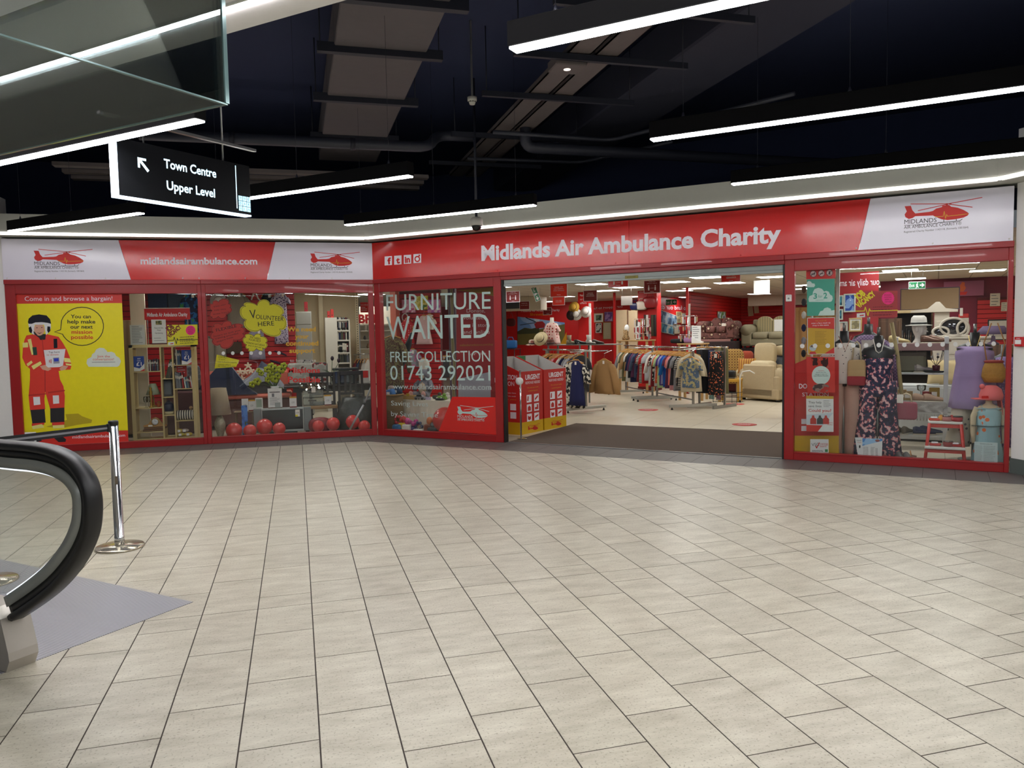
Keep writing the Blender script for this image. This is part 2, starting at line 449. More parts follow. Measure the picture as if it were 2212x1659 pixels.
# ---- white piers, right return wall, bulkhead with cove light, dark ceiling void
PLASTER = M('white_plaster', (224, 222, 218), .75, noise=(30, .03), bump=(60, .05))
SKIRT = M('grey_green_skirting', (84, 92, 88), .5)
VOID = M('near_black_void_paint', (44, 52, 84), .85)
mb = MB(); mb.box((-3.5, 0, 0), (0, .25, 3.6))
o = mb.build('wall_left', PLASTER); o.location = LF.w(-5.112, -.03, 0); tag(o, kind='structure')
mb = MB(); mb.box((0, -6, 0), (.3, 0, 3.6))
o = mb.build('wall_right', PLASTER); o.location = (XW, YW, 0); tag(o, kind='structure')
mb = MB(); mb.box((-.014, -6, 0), (-.0005, -.002, .16))
o = mb.build('baseboard_right', SKIRT); o.location = (XW, YW, 0); tag(o, kind='structure')
OV = .40; Z0, Z1 = 3.045, 3.315
def ring(d):                                        # plan line of the bulkhead face, d in front of the glazing
    a = LF.w(-9, -d, 0)
    c = K + V((0, -d, 0)); # mitre with right front
    k = ((RF.n.dot(K)-d) - RF.n.dot(c))/RF.n.dot(LF.e); c = c + LF.e*k
    e = RF.w(0, -d, 0); xr = XW-d; k = (xr-e.x)/RF.e.x; e = e + RF.e*k
    f = V((xr, -4, 0)); return [a, c, e, f]
def ribbon(mb, A, B, za, zb):
    for i in range(3):
        mb.add([(A[i].x, A[i].y, za), (A[i+1].x, A[i+1].y, za), (B[i+1].x, B[i+1].y, zb), (B[i].x, B[i].y, zb)], [(0, 1, 2, 3)])
f0, f1, f2 = ring(OV), ring(-.3), ring(-4.5)
mb = MB(); ribbon(mb, f0, f0, Z0, Z1); ribbon(mb, f0, f1, Z1, Z1); ribbon(mb, f0, f1, Z0, Z0); ribbon(mb, f1, f1, Z0, Z1)
tag(mb.build('trim_bulkhead', M('bulkhead_unlit_grey', (186, 187, 176), .8, noise=(30, .03))), kind='structure')  # white bulkhead greyed, its unlit shade put into the colour
COVE = MEMIT('cove_led', (255, 246, 250), COVE_E)
for i, (nm, lb) in enumerate((('left', 'thin white light strip along the bulkhead over the web-address fascia'), ('right', 'thin white light strip along the bulkhead over the long red fascia'), ('return', 'short white light strip turning onto the right-hand wall'))):
    a, b = f0[i], f0[i+1]; d = (b-a).normalized(); n = V((d.y, -d.x, 0))
    t = thing('light_strip', lb, 'light', (a.x, a.y, Z0))
    def q(k, off, z): p = (a if k == 0 else b)-a+n*off; return (p.x, p.y, z)
    mb = MB(); mb.add([q(0, -.03, -.004), q(1, -.03, -.004), q(1, .004, -.004), q(0, .004, -.004), q(0, .004, .022), q(1, .004, .022)], [(0, 1, 2, 3), (3, 2, 5, 4)])
    mb.build('diffuser', COVE, t)
    MB().add([q(0, -.05, -.001), q(1, -.05, -.001), q(1, -.05, -.012), q(0, -.05, -.012), q(0, -.032, -.012), q(1, -.032, -.012)], [(0, 1, 2, 3), (3, 2, 5, 4)]).b('channel', WHITE, t)
CZ = 5.0
mb = MB(); ribbon(mb, f2, f2, Z1, CZ); ribbon(mb, f1, f2, Z1, Z1); tag(mb.build('wall_void', VOID), kind='structure')
mb = MB(); mb.box((-16, -12, CZ), (16, 20, CZ+.2)); tag(mb.build('ceiling', VOID), kind='structure')

# ---- services in the void
DUCT = M('grey_duct_board', (92, 86, 88), .8, noise=(8, .08)); DARKM = M('dark_painted_steel', (24, 27, 40), .6)
TRAY = M('dull_cable_tray', (96, 88, 86), .6, noise=(20, .1)); PIPE = M('dark_painted_pipe', (48, 50, 60), .5)
zd = 4.35; xl = onz(715, 150, zd).x; xr = onz(905, 150, zd).x; y0 = 3.2; y1 = 9.4
d = thing('air_duct', 'wide dark rectangular air duct hung under the black ceiling', 'duct', (xl, y0, zd))
wd = xr-xl; yy = [-.6, 0.9, 2.25, 3.4, 4.6, 6.2, 8.0, 9.6]
for i in range(7):
    bX((0, yy[i], 0), (wd, yy[i+1]-.02, .42), .01).b('duct_section', DUCT, d)
for yv in yy[1:-1]:
    mb = MB(); mb.box((-.16, yv-.05, -.06), (wd+.16, yv+.03, -.0)); mb.box((-.16, yv-.05, -.0), (wd+.16, yv-.03, .03))
    for x_ in (-.13, wd+.13): mb.tube([(x_, yv, -.02), (x_, yv, CZ-zd)], .006, 6)
    mb.build('hanger_bracket', DARKM, d)
zt = 4.3; xa = onz(1192, 150, zt).x; xb = onz(1305, 150, zt).x
d = thing('cable_tray', 'pale double cable tray running back under the ceiling beside the duct', 'cable tray', (xa, 3.0, zt))
wt = xb-xa
for k in (0, 1):
    x0 = k*(wt*.5+.02); mb = MB(); mb.box((x0, 0, 0), (x0+wt*.5-.03, 10.4, .012)); mb.box((x0, 0, 0), (x0+.012, 10.4, .06)); mb.box((x0+wt*.5-.042, 0, 0), (x0+wt*.5-.03, 10.4, .06)); mb.build('tray_run', TRAY, d)
for yv in (1.9, 3.1, 4.3, 5.6, 7.4, 9.2):
    mb = MB(); mb.box((-.55, yv, -.07), (wt+.75, yv+.05, -.01)); mb.tube([(-.5, yv+.02, -.03), (-.5, yv+.02, CZ-zt-.006)], .006, 6); mb.tube([(wt+.7, yv+.02, -.03), (wt+.7, yv+.02, CZ-zt-.006)], .006, 6); mb.build('support_channel', DARKM, d)
d = thing('light_box', 'small square downlight box under the cable tray', 'light', onz(1225, 150, 4.2))
bX((-.16, -.14, .0), (.16, .14, .1), .01).b('box', TRAY, d); lA([(.0, -.004), (.035, -.004), (.035, .004), (0, .004)], n=14).b('lens', MEMIT('downlight_lens', (255, 240, 225), 1.5), d)
def pipe(label, pts, r, nm='service_pipe', clamps=()):
    b = V(pts[0]); t = thing(nm, label, 'pipe', b)
    # round the bends a little
    P_ = [V(p)-b for p in pts]; Q = [P_[0]]
    for i in range(1, len(P_)-1):
        a, c, e = P_[i-1], P_[i], P_[i+1]; ra = min(.18, (c-a).length*.4, (e-c).length*.4)
        u = c+(a-c).normalized()*ra; v_ = c+(e-c).normalized()*ra
        Q += [u*(1-k)**2+c*2*k*(1-k)+v_*k*k for k in (0, .25, .5, .75, 1)]
    Q.append(P_[-1]); tU(Q, r, 10).b('pipe', PIPE, t)
    for k in clamps:
        p = P_[0]+(P_[1]-P_[0])*k; lA([(r+.012, -.03), (r+.012, .03)], n=12, T=TR(*p) @ (RY(PI/2) if abs((P_[1]-P_[0]).x) > abs((P_[1]-P_[0]).y) else RX(PI/2))).b('clamp', DARKM, t)
zp = 4.05
a = onz(300, 290, zp); b = onz(925, 318, zp); c = onz(945, 292, zp+.25)
pipe('long dark water pipe crossing below the air duct', [a, b, c, c+V((.5, 0, 0))], .07, clamps=(.3, .72))
a = onz(1135, 318, zp); b = onz(1640, 346, zp); pipe('thick dark pipe running right from below the cable tray', [a+V((0, 0, .3)), a, b, b+V((3.2, 0, 0))], .075, clamps=())
a = onz(1065, 285, 4.2); b = onz(1320, 303, 4.2); pipe('thin conduit bending away on the right of the cable tray, upper of two', [a, b, b+V((1.2, -2.4, 0))], .028)
a = onz(1010, 342, 4.2); b = onz(1255, 351, 4.2); pipe('thin conduit bending away on the right of the cable tray, lower of two', [a, b, b+V((.8, -1.5, 0))], .026)
d = thing('ceiling_beam', 'dark wide ceiling downstand crossing diagonally beyond the cable tray', 'beam', onz(1560, 120, 4.45))
bX((-.45, -4, 0), (.45, 8, .5), .02).b('beam', M('dark_beam_paint', (40, 42, 58), .85), d)
d = thing('strut_rail', 'pale low strut rails far back above the hanging sign', 'rail', onz(560, 372, 3.9))
for k in range(3): bX((-2.6, k*.45, 0), (2.4, k*.45+.16, .05)).b('rail', TRAY, d)
DOME = M('dome_white', (190, 188, 178), .5)
for (x, y, zz, lb) in ((1020, 216, 4.15, 'white smoke detector hanging between the duct and the cable tray'), (352, 113, 3.9, 'white smoke detector seen through the glass screen')):
    d = thing('smoke_detector', lb, 'smoke detector', onz(x, y, zz))
    lA([(0, -.05), (.028, -.05), (.035, -.03), (.038, -.02)], n=16).b('sensor', DOME, d)
    for k in range(8): bX((.02, -.004, -.024), (.044, .004, -.008), T=RZ(k*PI/4)).b('vent_rib', BLACKM, d)
    lA([(.048, -.016), (.052, .0), (.052, .03), (.02, .034), (.012, .034), (.012, CZ-zz)], n=18).b('base', DOME, d)
p = RF.p(1029, 470, -.62); d = thing('dome_camera', 'white and black dome security camera on a drop pole before the bulkhead', 'camera', p)
lA([(.018, .0), (.018, CZ-p.z)], n=10).b('drop_pole', DARKM, d)
lA([(.02, .01), (.062, 0), (.085, -.03), (.085, -.1), (.075, -.11)], n=22).b('housing', DOME, d)
lA([(.07, -.1), (.068, -.13), (.05, -.165), (.02, -.18), (0, -.182)], n=22).b('dome', M('black_dome', (12, 12, 14), .1), d)

# ---- linear pendant lights
LED = MEMIT('pendant_led', (252, 252, 252), PENDANT_E)
ZL = 2.95
def pendant(s0, s1, t, label):
    d = tR('linear_pendant', label, 'light', s0, t, ZL); L_ = s1-s0
    mb = MB(); mb.box((0, -.045, .012), (L_, .045, .13), .004); mb.build('housing', M('black_aluminium', (5, 5, 6), .9, spec=.15), d)
    bX((.006, -.038, 0), (L_-.006, .038, .0118), .003).b('diffuser', LED, d)
    for k in (.09, .5, .91):
        mb = MB(); mb.tube([(L_*k, 0, .13), (L_*k, 0, CZ-ZL)], .0014, 5); mb.lathe([(.012, .13), (.012, .145), (.004, .17)], c=(L_*k, 0, 0), n=8); mb.build('suspension_wire', DARKM, d)
pendant(1.337, 3.97, -2.19, 'black linear pendant light nearest the corner, just above the dome camera')
pendant(6.06, 8.70, -2.19, 'black linear pendant light along the white bulkhead at the right')
pendant(-2.30, .206, -4.2, 'black linear pendant light at the far left below the hanging sign')
pendant(1.15, 3.79, -4.2, 'black linear pendant light starting behind the hanging sign')
pendant(5.965, 8.6, -4.28, 'long bright pendant light sloping across the upper right')
pendant(1.09, 3.73, -6.34, 'bright pendant light below the glass screen at the left')
pendant(5.97, 8.61, -6.38, 'widest pendant light leaving the frame at the top')
for s0, t, lb in ((9.2, -6.38, 'beyond the top right corner'), (5.97, -8.5, 'above the viewer'), (9.2, -8.5, 'above and right of the viewer'), (9.2, -10.7, 'behind the viewer to the right'), (5.97, -10.7, 'behind the viewer'), (5.97, -12.9, 'far behind the viewer')):
    pendant(s0, s0+2.64, t, 'black linear pendant light overhead '+lb)

# ---- white soffit with its recessed light line, and the glass screen hung from it
ZS = 3.3
mb = MB(); mb.box((-9, -14, 0), (5.35, -6.585, .25)); mb.box((5.35, -7.3, 0), (13, -6.585, .25))
o = mb.build('ceiling_soffit', PLASTER); o.location = K+V((0, 0, ZS)); o.rotation_euler = (0, 0, RF.a); tag(o, kind='structure')
d = tR('light_strip', 'thin light line recessed in the white soffit at upper left', 'light', -3, -6.86, ZS)
bX((0, 0, -.012), (12, .05, -.001)).b('diffuser', MEMIT('soffit_led', (255, 250, 255), PENDANT_E), d); bX((0, -.012, -.014), (12, -.0005, -.001)).b('channel', WHITE, d)
g = onz(487, 224, 2.6); gs = (g-K).dot(RF.e); gt = (g-K).dot(RF.n)
SG = MGLASS('screen_glass', (.93, .96, .96), .9, .03); EDGE = M('glass_edge', (120, 150, 150), .15, .2)
d = tR('glass_screen', 'frameless glass smoke screen hanging from the white soffit, upper left', 'glass screen', gs, gt, 2.6)
for k in range(3): bX((-1.9*(k+1)+.004, -.006, 0), (-1.9*k-.004, .006, ZS-2.604)).b('glass_pane', SG, d)
bX((-.006, -1.7, 0), (.006, -.01, ZS-2.604)).b('glass_pane', SG, d)
mb = MB(); mb.box((-5.7, -.007, -.006), (.006, .007, 0)); mb.box((-.007, -1.7, -.006), (.007, -.006, 0)); mb.build('edge_strip', EDGE, d)
bX((-.008, -.008, 0), (.012, .012, ZS-2.604)).b('corner_joint', EDGE, d)

# ---- hanging direction sign
zb = 2.6; a = onz(258, 425, zb); b = onz(543, 468, zb); e = (b-a); ang = math.atan2(e.y, e.x); L_ = e.length; HS = .415
d = thing('hanging_sign', 'black lit direction sign reading Town Centre Upper Level hung from rods', 'sign', a, ang)
SB = M('sign_black_face', (4, 6, 11), .7, spec=.2)
SL = MEMIT('sign_lit_white', (190, 235, 255), 1.5); SE = MEMIT('sign_lit_edge', (205, 232, 255), 2.4)
bX((0, 0, .012), (L_, .075, HS), .003).b('cabinet', SB, d)
bX((0, .0, 0), (L_, .075, .0118)).b('lit_base', SE, d)
bX((-.012, 0, 0), (-.0004, .075, HS)).b('lit_end', SE, d)
for k in (.2, .8): tU([(L_*k, .037, HS), (L_*k, .037, CZ-zb)], .006, 8).b('hanging_rod', STEEL, d)
bX((-.1, .02, HS+.14), (L_+.1, .054, HS+.16)).b('support_rail', STEEL, d)
class Flat:                                         # print straight on a thing's own front plane (x right, z up)
    pass
def ltext(parent, st, x, z, width, cap, mat, y=-.001, bold=0., name='lettering', rot=0., mirror=False, label=None, T=None):
    vs, fs = text_poly(st, bold)
    x0 = min(v[0] for v in vs); x1 = max(v[0] for v in vs); k = width/(x1-x0); c = cos(rot); s_ = sin(rot); out = []
    for p, q in vs:
        u = (p-x0)*k; v = q/.7*cap
        if mirror: u = width-u
        w_ = V((x+u*c-v*s_, y, z+u*s_+v*c)); out.append(tuple(T @ w_) if T else tuple(w_))
    return MB().add(out, fs).build(name, mat, parent, label)
def lpoly(parent, pts, mat, y=-.001, name='print', thick=0., label=None, T=None):
    return MB().prism(pts, y, y+thick, T=T).build(name, mat, parent, label)
ltext(d, 'Town Centre', .37, HS*.64, .47, .066, SL, bold=.02)
ltext(d, 'Upper Level', .385, HS*.26, .435, .066, SL, bold=.02)
ax, az, r = .155, HS*.50, .095
lpoly(d, [(ax, az+r), (ax+r*.72, az+r), (ax+r*.72, az+r*.82), (ax+r*.32, az+r*.82), (ax+r*.95, az+r*.16), (ax+r*.8, az+.0), (ax+r*.18, az+r*.66), (ax+r*.18, az+r*.24), (ax, az+r*.24)], SL, name='arrow')
lpoly(d, [(L_*.873, .05), (L_*.880, .05), (L_*.880, HS-.02), (L_*.873, HS-.02)], SL, name='divider')
gx, gz, gc = L_*.892, .035, .038
for i, row in enumerate(('THE', 'DAR', 'WIN')):
    for j, ch in enumerate(row):
        x = gx+j*(gc+.004); z = gz+(2-i)*(gc+.004)
        lpoly(d, [(x, z), (x+gc, z), (x+gc, z+gc), (x, z+gc)], MEMIT('sign_logo_blue', (150, 225, 255), 1.2), name='logo_cell')
        ltext(d, ch, x+gc*.3, z+gc*.22, gc*.42 if ch != 'I' else gc*.1, gc*.55, M('logo_dark', (20, 60, 90), .5), y=-.002)

# ---- escalator end: ribbed landing plate, glass balustrade end with rubber handrail
def m_ribbed():
    m, nt, b = nt_new('ribbed_steel_plate'); N = nt.nodes.new; L = nt.links.new
    tc = N('ShaderNodeTexCoord'); wv = N('ShaderNodeTexWave'); wv.bands_direction = 'Y'; wv.inputs['Scale'].default_value = 24
    L(tc.outputs['Object'], wv.inputs['Vector']); r = N('ShaderNodeValToRGB'); r.color_ramp.elements[0].color = lin((120, 120, 126)); r.color_ramp.elements[1].color = lin((178, 178, 186))
    L(wv.outputs['Fac'], r.inputs[0]); L(r.outputs[0], b.inputs['Base Color']); b.inputs['Metallic'].default_value = .55; b.inputs['Roughness'].default_value = .42
    bp = N('ShaderNodeBump'); bp.inputs['Strength'].default_value = .5; bp.inputs['Distance'].default_value = .002; L(wv.outputs['Fac'], bp.inputs['Height']); L(bp.outputs[0], b.inputs['Normal'])
    return m
RIB = m_ribbed()
tip = onz(417, 1301)
d = thing('escalator', 'escalator landing end with black rubber handrail and ribbed steel floor plate', 'escalator', tip, RF.a)
# local: x along the run (negative is away from the tip, up the escalator), y across
bX((-1.25, -1.62, -.01), (0, 0, .003)).b('landing_plate', RIB, d); bX((-2.9, -1.62, -.01), (-1.256, 0, .003)).b('landing_plate', RIB, d)
B = onz(22, 1450)-tip; bx, by = B.dot(RF.e), B.dot(RF.n)
outer = [(-2.6, 1.12), (-1.2, 1.12), (-.3, 1.12), (.037, 1.12), (.24, 1.122), (.41, 1.108), (.54, 1.07), (.63, 1.0), (.667, .92), (.668, .83), (.64, .73), (.565, .62), (.46, .52), (.34, .43), (.18, .335), (.0, .24)]
def crom(P, n=5):                                  # smooth curve through the points
    out = []
    for i in range(len(P)-1):
        p0, p1, p2, p3 = (V(P[max(0, i-1)]), V(P[i]), V(P[i+1]), V(P[min(len(P)-1, i+2)]))
        for k in range(n):
            t_ = k/n; out.append(tuple(.5*(2*p1+(p2-p0)*t_+(2*p0-5*p1+4*p2-p3)*t_**2+(3*p1-p0-3*p2+p3)*t_**3)))
    return out+[P[-1]]
outer = crom(outer)
rail = MB()                                        # C-section rubber grip as a squashed tube
cen = []
for i, (x, z) in enumerate(outer):
    a = outer[max(0, i-1)]; b = outer[min(len(outer)-1, i+1)]; t_ = V((b[0]-a[0], b[1]-a[1])).normalized(); nn = V((-t_.y, t_.x)); cen.append((x, z, nn))
def sweep(offs, name, mat, closed=True):           # profile of (across, inward) pairs along the handrail curve
    rings = [[(bx+x-nn.x*q, by+p, z-nn.y*q) for p, q in offs] for x, z, nn in cen]
    return MB().loft(rings).build(name, mat, d)
RUB = M('black_rubber', (17, 17, 19), .42); ALU = M('satin_aluminium', (150, 154, 150), .38, .35)
yo = .05
sweep([(yo-.042, .012), (yo-.03, 0), (yo+.03, 0), (yo+.042, .012), (yo+.042, .03), (yo+.03, .038), (yo-.03, .038), (yo-.042, .03)], 'handrail', RUB)
sweep([(yo-.02, .038), (yo+.02, .038), (yo+.02, .075), (yo-.02, .075)], 'handrail_guide', RUB)
sweep([(yo-.03, .075), (yo+.03, .075), (yo+.03, .125), (yo-.03, .125)], 'newel_profile', ALU)
sweep([(yo-.012, .1255), (yo+.012, .1255), (yo+.012, .137), (yo-.012, .137)], 'inner_white_line', MEMIT('balustrade_white_emit', (235, 245, 255), 1.2))  # thin white inner line with a low emission
gl = [(bx+x-nn.x*.13, z-nn.y*.13) for x, z, nn in cen]+[(bx-2.6, .2)]
MB().prism(gl, by+yo-.005, by+yo+.005).b('glass_panel', MGLASS('balustrade_glass', (.96, .98, .97), .3, .0), d)
BASE = M('stainless_skirt', (176, 170, 160), .36, .35)
MB().prism([(bx-2.6, 0), (bx, 0), (bx+.035, .06), (bx+.03, .1), (bx-.02, .26), (bx-.10, .30), (bx-2.6, .30)], by-.02, by+.12).b('skirt_base', BASE, d)
for z in (.05, .11): lA([(.005, -.022), (.005, -.02)], c=(bx-.0, 0, z), n=8, T=TR(0, by, 0) @ RX(0)).b('screw', BLACKM, d)

# ---- belt barrier
def post(x, y, label):
    t = thing('belt_barrier', label, 'barrier post', (x, y, 0))
    lA([(0, 0), (.175, 0), (.178, .006), (.17, .018), (.05, .03), (.034, .032)], n=40).b('base', M('barrier_base_steel', (186, 178, 160), .2, .85), t)
    lA([(.036, .03), (.036, .09), (.034, .092), (.034, .955)], n=28).b('tube', CHROME, t)
    lA([(.036, .95), (.036, .975), (.033, .982), (0, .984)], n=28).b('cap', BLACKM, t)
    return t
p1 = onz(259, 1183); p2 = V((-2.029, 5.828, 0))
t = post(p1.x, p1.y, 'chrome belt-barrier post standing beside the escalator plate')
dv = p2-p1; ang = math.atan2(dv.y, dv.x); Lb = dv.length
BEL = M('black_webbing', (22, 22, 26), .8); BES = M('grey_webbing_stripe', (120, 120, 124), .8)
c, s_ = cos(ang), sin(ang)
def bq(a, w0, w1, z0, z1): return [(c*a-s_*w0, s_*a+c*w0, z0), (c*a-s_*w1, s_*a+c*w1, z1)]
mb = MB(); T_ = RZ(ang); mb.box((.03, -.0015, .905), (Lb-.03, .0015, .958), T=T_); mb.build('belt', BEL, t)
mb = MB(); mb.box((.04, -.0022, .923), (Lb-.04, -.0016, .938), T=T_); mb.box((.04, .0016, .923), (Lb-.04, .0022, .938), T=T_); mb.build('belt_stripe', BES, t)
bX((.028, -.012, .9), (.05, .012, .962), .003, T=T_).b('belt_clip', BLACKM, t)
bX((-.01, -.0365, .50), (.01, -.0342, .56), T=RZ(.2)).b('scratch_tape', M('worn_tape', (96, 86, 70), .8), t)
post(p2.x, p2.y, 'second chrome belt-barrier post at the left edge behind the balustrade')
# ================================================================== THE SHOP FRONT
FD0, FD1 = -.045, .055                              # frame stands proud of and behind the glazing line
# ---- fascia signs
LOGO = {}
def _lg():
    def u(pts):
        out = []
        for x, y in pts:
            s, z = RF.sz(1512+x/3.16, y/3.16, -.06); out.append(((s-_o[0])/_o[2], (z-_o[1])/_o[2]))
        return out
    s0, z0 = RF.sz(1512+1393/3.16, 1592/3.16, -.06); s1, z1 = RF.sz(1512+1925/3.16, 1552/3.16, -.06)
    _o = (s0, z0, s1-s0)
    LOGO['heli'] = u([(1397, 1408), (1440, 1405), (1450, 1435), (1470, 1457), (1565, 1446), (1590, 1440), (1612, 1424), (1650, 1414), (1656, 1404), (1678, 1401), (1680, 1388), (1692, 1387), (1694, 1400), (1702, 1400), (1715, 1411), (1760, 1418), (1800, 1433), (1828, 1450), (1836, 1458), (1828, 1471), (1800, 1485), (1740, 1497), (1690, 1502), (1650, 1497), (1612, 1482), (1590, 1471), (1470, 1476), (1450, 1489), (1425, 1495), (1402, 1482), (1397, 1464), (1412, 1443)])
    LOGO['rotor'] = [u(a) for a in ([(1440, 1392), (1715, 1391)], [(1690, 1392), (1925, 1348)], [(1490, 1438), (1690, 1394)], [(1700, 1394), (1858, 1414)])]
    LOGO['skid'] = [u(a) for a in ([(1665, 1500), (1665, 1517)], [(1750, 1496), (1750, 1509)], [(1625, 1520), (1772, 1508), (1790, 1496)])]
    LOGO['pulse'] = u([(1605, 1479), (1660, 1477), (1664, 1460), (1668, 1443), (1676, 1492), (1684, 1464), (1690, 1476), (1830, 1460)])
    for k, st, a, b, c in (('t1', 'MIDLANDS', (1395, 1530), (1615, 1516), 30), ('t2', 'AIR AMBULANCE CHARITY®', (1393, 1563), (1785, 1534), 22), ('t3', 'Registered Charity Number 1143118, (formerly 1001064)', (1393, 1590), (1832, 1557), 13)):
        A, B_, C_ = u([a, b, (a[0], a[1]-c)]); LOGO[k] = (st, A, B_, C_[1]-A[1])
    LOGO['rule'] = u([(1395, 1539), (1625, 1524)])
_lg()
def logo(pr, s0, z0, W, heli, dark, pulse, reg=True, words=True, tag_part=True):
    f = lambda pts: [(s0+a*W, z0+b*W) for a, b in pts]
    pr.poly('helicopter_logo', f(LOGO['heli']), heli, .0012, px=False)
    for r in LOGO['rotor']: pr.line('rotor_blade', f(r), W*.011, heli, .0012, px=False)
    for r in LOGO['skid']: pr.line('skid', f(r), W*.009, dark, .0012, px=False)
    pr.line('heartbeat_line', f(LOGO['pulse']), W*.009, pulse, .002, px=False)
    if words:
        for k in ('t1', 't2')+(('t3',) if reg else ()):
            st, A, B_, h = LOGO[k]; pr.text(st, f([A])[0], f([B_])[0], h*W, dark, .0012, px=False)
        pr.line('rule', f(LOGO['rule']), W*.006, dark, .0012, px=False)
SERIF = M('charcoal_print', (50, 48, 52), .5)
def fascia(fr, label, s0, s1, panels, th=.06):
    d = thf(fr, 'fascia_sign', label, 'sign', s0, 0, 2.45)
    pr = Print(fr, -th, d)
    for nm, pts, mat in panels: pr.poly(nm, pts, mat, 0, px=False, thick=.058)
    return d, pr
zb_, zt_ = 2.452, 3.018
sl = lambda x, y: LF.sz(x, y, -.06)[0]; sr = lambda x, y: RF.sz(x, y, -.06)[0]
a, b, c, e = sl(256, 519), sl(594.6, 524), sl(576, 604), sl(283, 604)
d, pr = fascia(LF, 'white and red fascia sign with web address over the left windows', -5.1, 0, [
    ('panel', [(-5.11, zb_), (e-.003, zb_), (a-.003, zt_), (-5.11, zt_)], SIGN_WHITE),
    ('panel', [(e, zb_), (c, zb_), (b, zt_), (a, zt_)], SIGN_RED),
    ('panel', [(c+.003, zb_), (-.02, zb_), (-.02, zt_), (b+.003, zt_)], SIGN_WHITE)])
pr.text('midlandsairambulance.com', (303.7, 570.6), (556, 571), 14.5, INK_WHITE, bold=.03)
A = LF.sz(75, 588, -.06); B_ = LF.sz(203, 588, -.06); logo(pr, A[0], A[1], (B_[0]-A[0]), INK_RED, SERIF, INK_GOLD)
A = LF.sz(671.5, 590, -.06); B_ = LF.sz(779, 590, -.06); logo(pr, A[0], A[1], (B_[0]-A[0]), INK_RED, SERIF, INK_GOLD)
for x in (15, 120, 228, 395, 430, 530, 625, 717, 804):
    s, z = LF.sz(x, 601, -.06); q = pr.inv @ LF.w(s, -.06, z); lA([(.009, 0), (.009, .004), (.004, .007), (0, .007)], n=8, T=TR(*q) @ RX(PI/2)).b('screw_cap', WHITE, d)
a, c = sr(1880.7, 422.5), sr(1855, 530)
d, pr = fascia(RF, 'long red fascia sign with the charity name over the entrance', .0, 8.48, [
    ('panel', [(.028, zb_), (4.25, zb_), (4.25, zt_), (.028, zt_)], SIGN_RED),
    ('panel', [(4.254, zb_), (c-.003, zb_), (a-.003, zt_), (4.254, zt_)], SIGN_RED),
    ('panel', [(c, zb_), (8.475, zb_), (8.475, zt_), (a, zt_)], SIGN_WHITE)])
pr.text('Midlands Air Ambulance Charity', (1040, 562.5), (1687, 522.5), 31, INK_WHITE, bold=.035)
A = RF.sz(1512+1393/3.16, 1592/3.16, -.06); B_ = RF.sz(1512+1925/3.16, 1552/3.16, -.06)
logo(pr, A[0], A[1], B_[0]-A[0], INK_RED, SERIF, INK_GOLD)
for i, (x0, y0, x1, y1) in enumerate(((107, 183, 162, 254), (178, 178, 233, 249), (250, 173, 305, 243), (322, 166, 380, 237))):
    f = lambda x, y: (800+x/3.456, 500+y/3.456)
    pr.poly('social_icon', [f(x0, y0+4), f(x1, y0), f(x1, y1-4), f(x0, y1)], INK_WHITE, .001)
    if i < 3:
        st = ('f', 't', 'in')[i]; w0 = (.42, .3, .16)[i]; w1 = (.9, .8, .86)[i]
        pr.text(st, f(x0+(x1-x0)*w0, y1-10), f(x0+(x1-x0)*w1, y1-14), 13, SIGN_RED, .002, bold=.05)
    else:
        cx, cy = f((x0+x1)/2, (y0+y1)/2+4)
        pr.poly('camera_ring', ell(cx, cy, 6.2, 6.8), SIGN_RED, .002); pr.poly('camera_ring', ell(cx, cy, 3.6, 4.0), INK_WHITE, .003)
        pr.poly('camera_dot', [(cx+2.5, cy-9), (cx+6, cy-9.4), (cx+6, cy-5.6), (cx+2.5, cy-5.2)], SIGN_RED, .002)
for x, y in ((835, 602), (1075, 585), (1330, 569), (1600, 551), (1850, 536), (2015, 522), (2180, 512)):
    s, z = RF.sz(x, y, -.06); q = pr.inv @ RF.w(s, -.06, 2.475); lA([(.009, 0), (.009, .004), (.004, .007), (0, .007)], n=8, T=TR(*q) @ RX(PI/2)).b('screw_cap', WHITE if s > 6.7 else SIGN_RED, d)

# ---- red window frames (window_1 .. window_4), entrance frame, roller shutter
def window(n, fr, s0, s1, p0, p1, z0=.0, zg0=.098, zg1=2.255, z1=2.452):
    mb = MB()
    mb.box((s0, FD0, z0), (p0, FD1, z1), .004); mb.box((p1, FD0, z0), (s1, FD1, z1), .004)
    mb.box((p0, FD0, z0), (p1, FD1, zg0), .004); mb.box((p0, FD0, zg1), (p1, FD1, z1), .004)
    mb.box((s0, FD0-.03, z1-.065), (s1, FD0, z1), .006)                     # stepped head moulding
    for a, b in (((p0, FD0-.006, zg0-.012), (p1, FD0, zg0)), ((p0, FD0-.006, zg1), (p1, FD0, zg1+.012))): mb.box(a, b, .002)
    o = mb.build('window_%d' % n, RED_FRAME); o.location = K; o.rotation_euler = (0, 0, fr.a); tag(o, kind='structure')
    bX((p0-.005, .0, zg0-.005), (p1+.005, .008, zg1+.005)).b('glass_pane', GLASS, o)
    return o
W1 = window(1, LF, -5.11, -2.55, -4.98, -2.602)
W2 = window(2, LF, -2.548, -.022, -2.49, -.102)
W3 = window(3, RF, .022, 2.31, .132, 2.188)
W4 = window(4, RF, 6.192, 8.488, 6.302, 8.442)
mb = MB(); mb.box((2.312, FD0, 2.34), (6.19, FD1, 2.452), .004); mb.box((2.312, FD0-.03, 2.387), (6.19, FD0, 2.452), .006)
o = mb.build('door_1', RED_FRAME); o.location = K; o.rotation_euler = (0, 0, RF.a); tag(o, kind='structure')
bX((2.313, -.03, 0), (2.335, .06, 2.338)).b('guide_channel', M('black_shutter_guide', (18, 17, 18), .5), o)
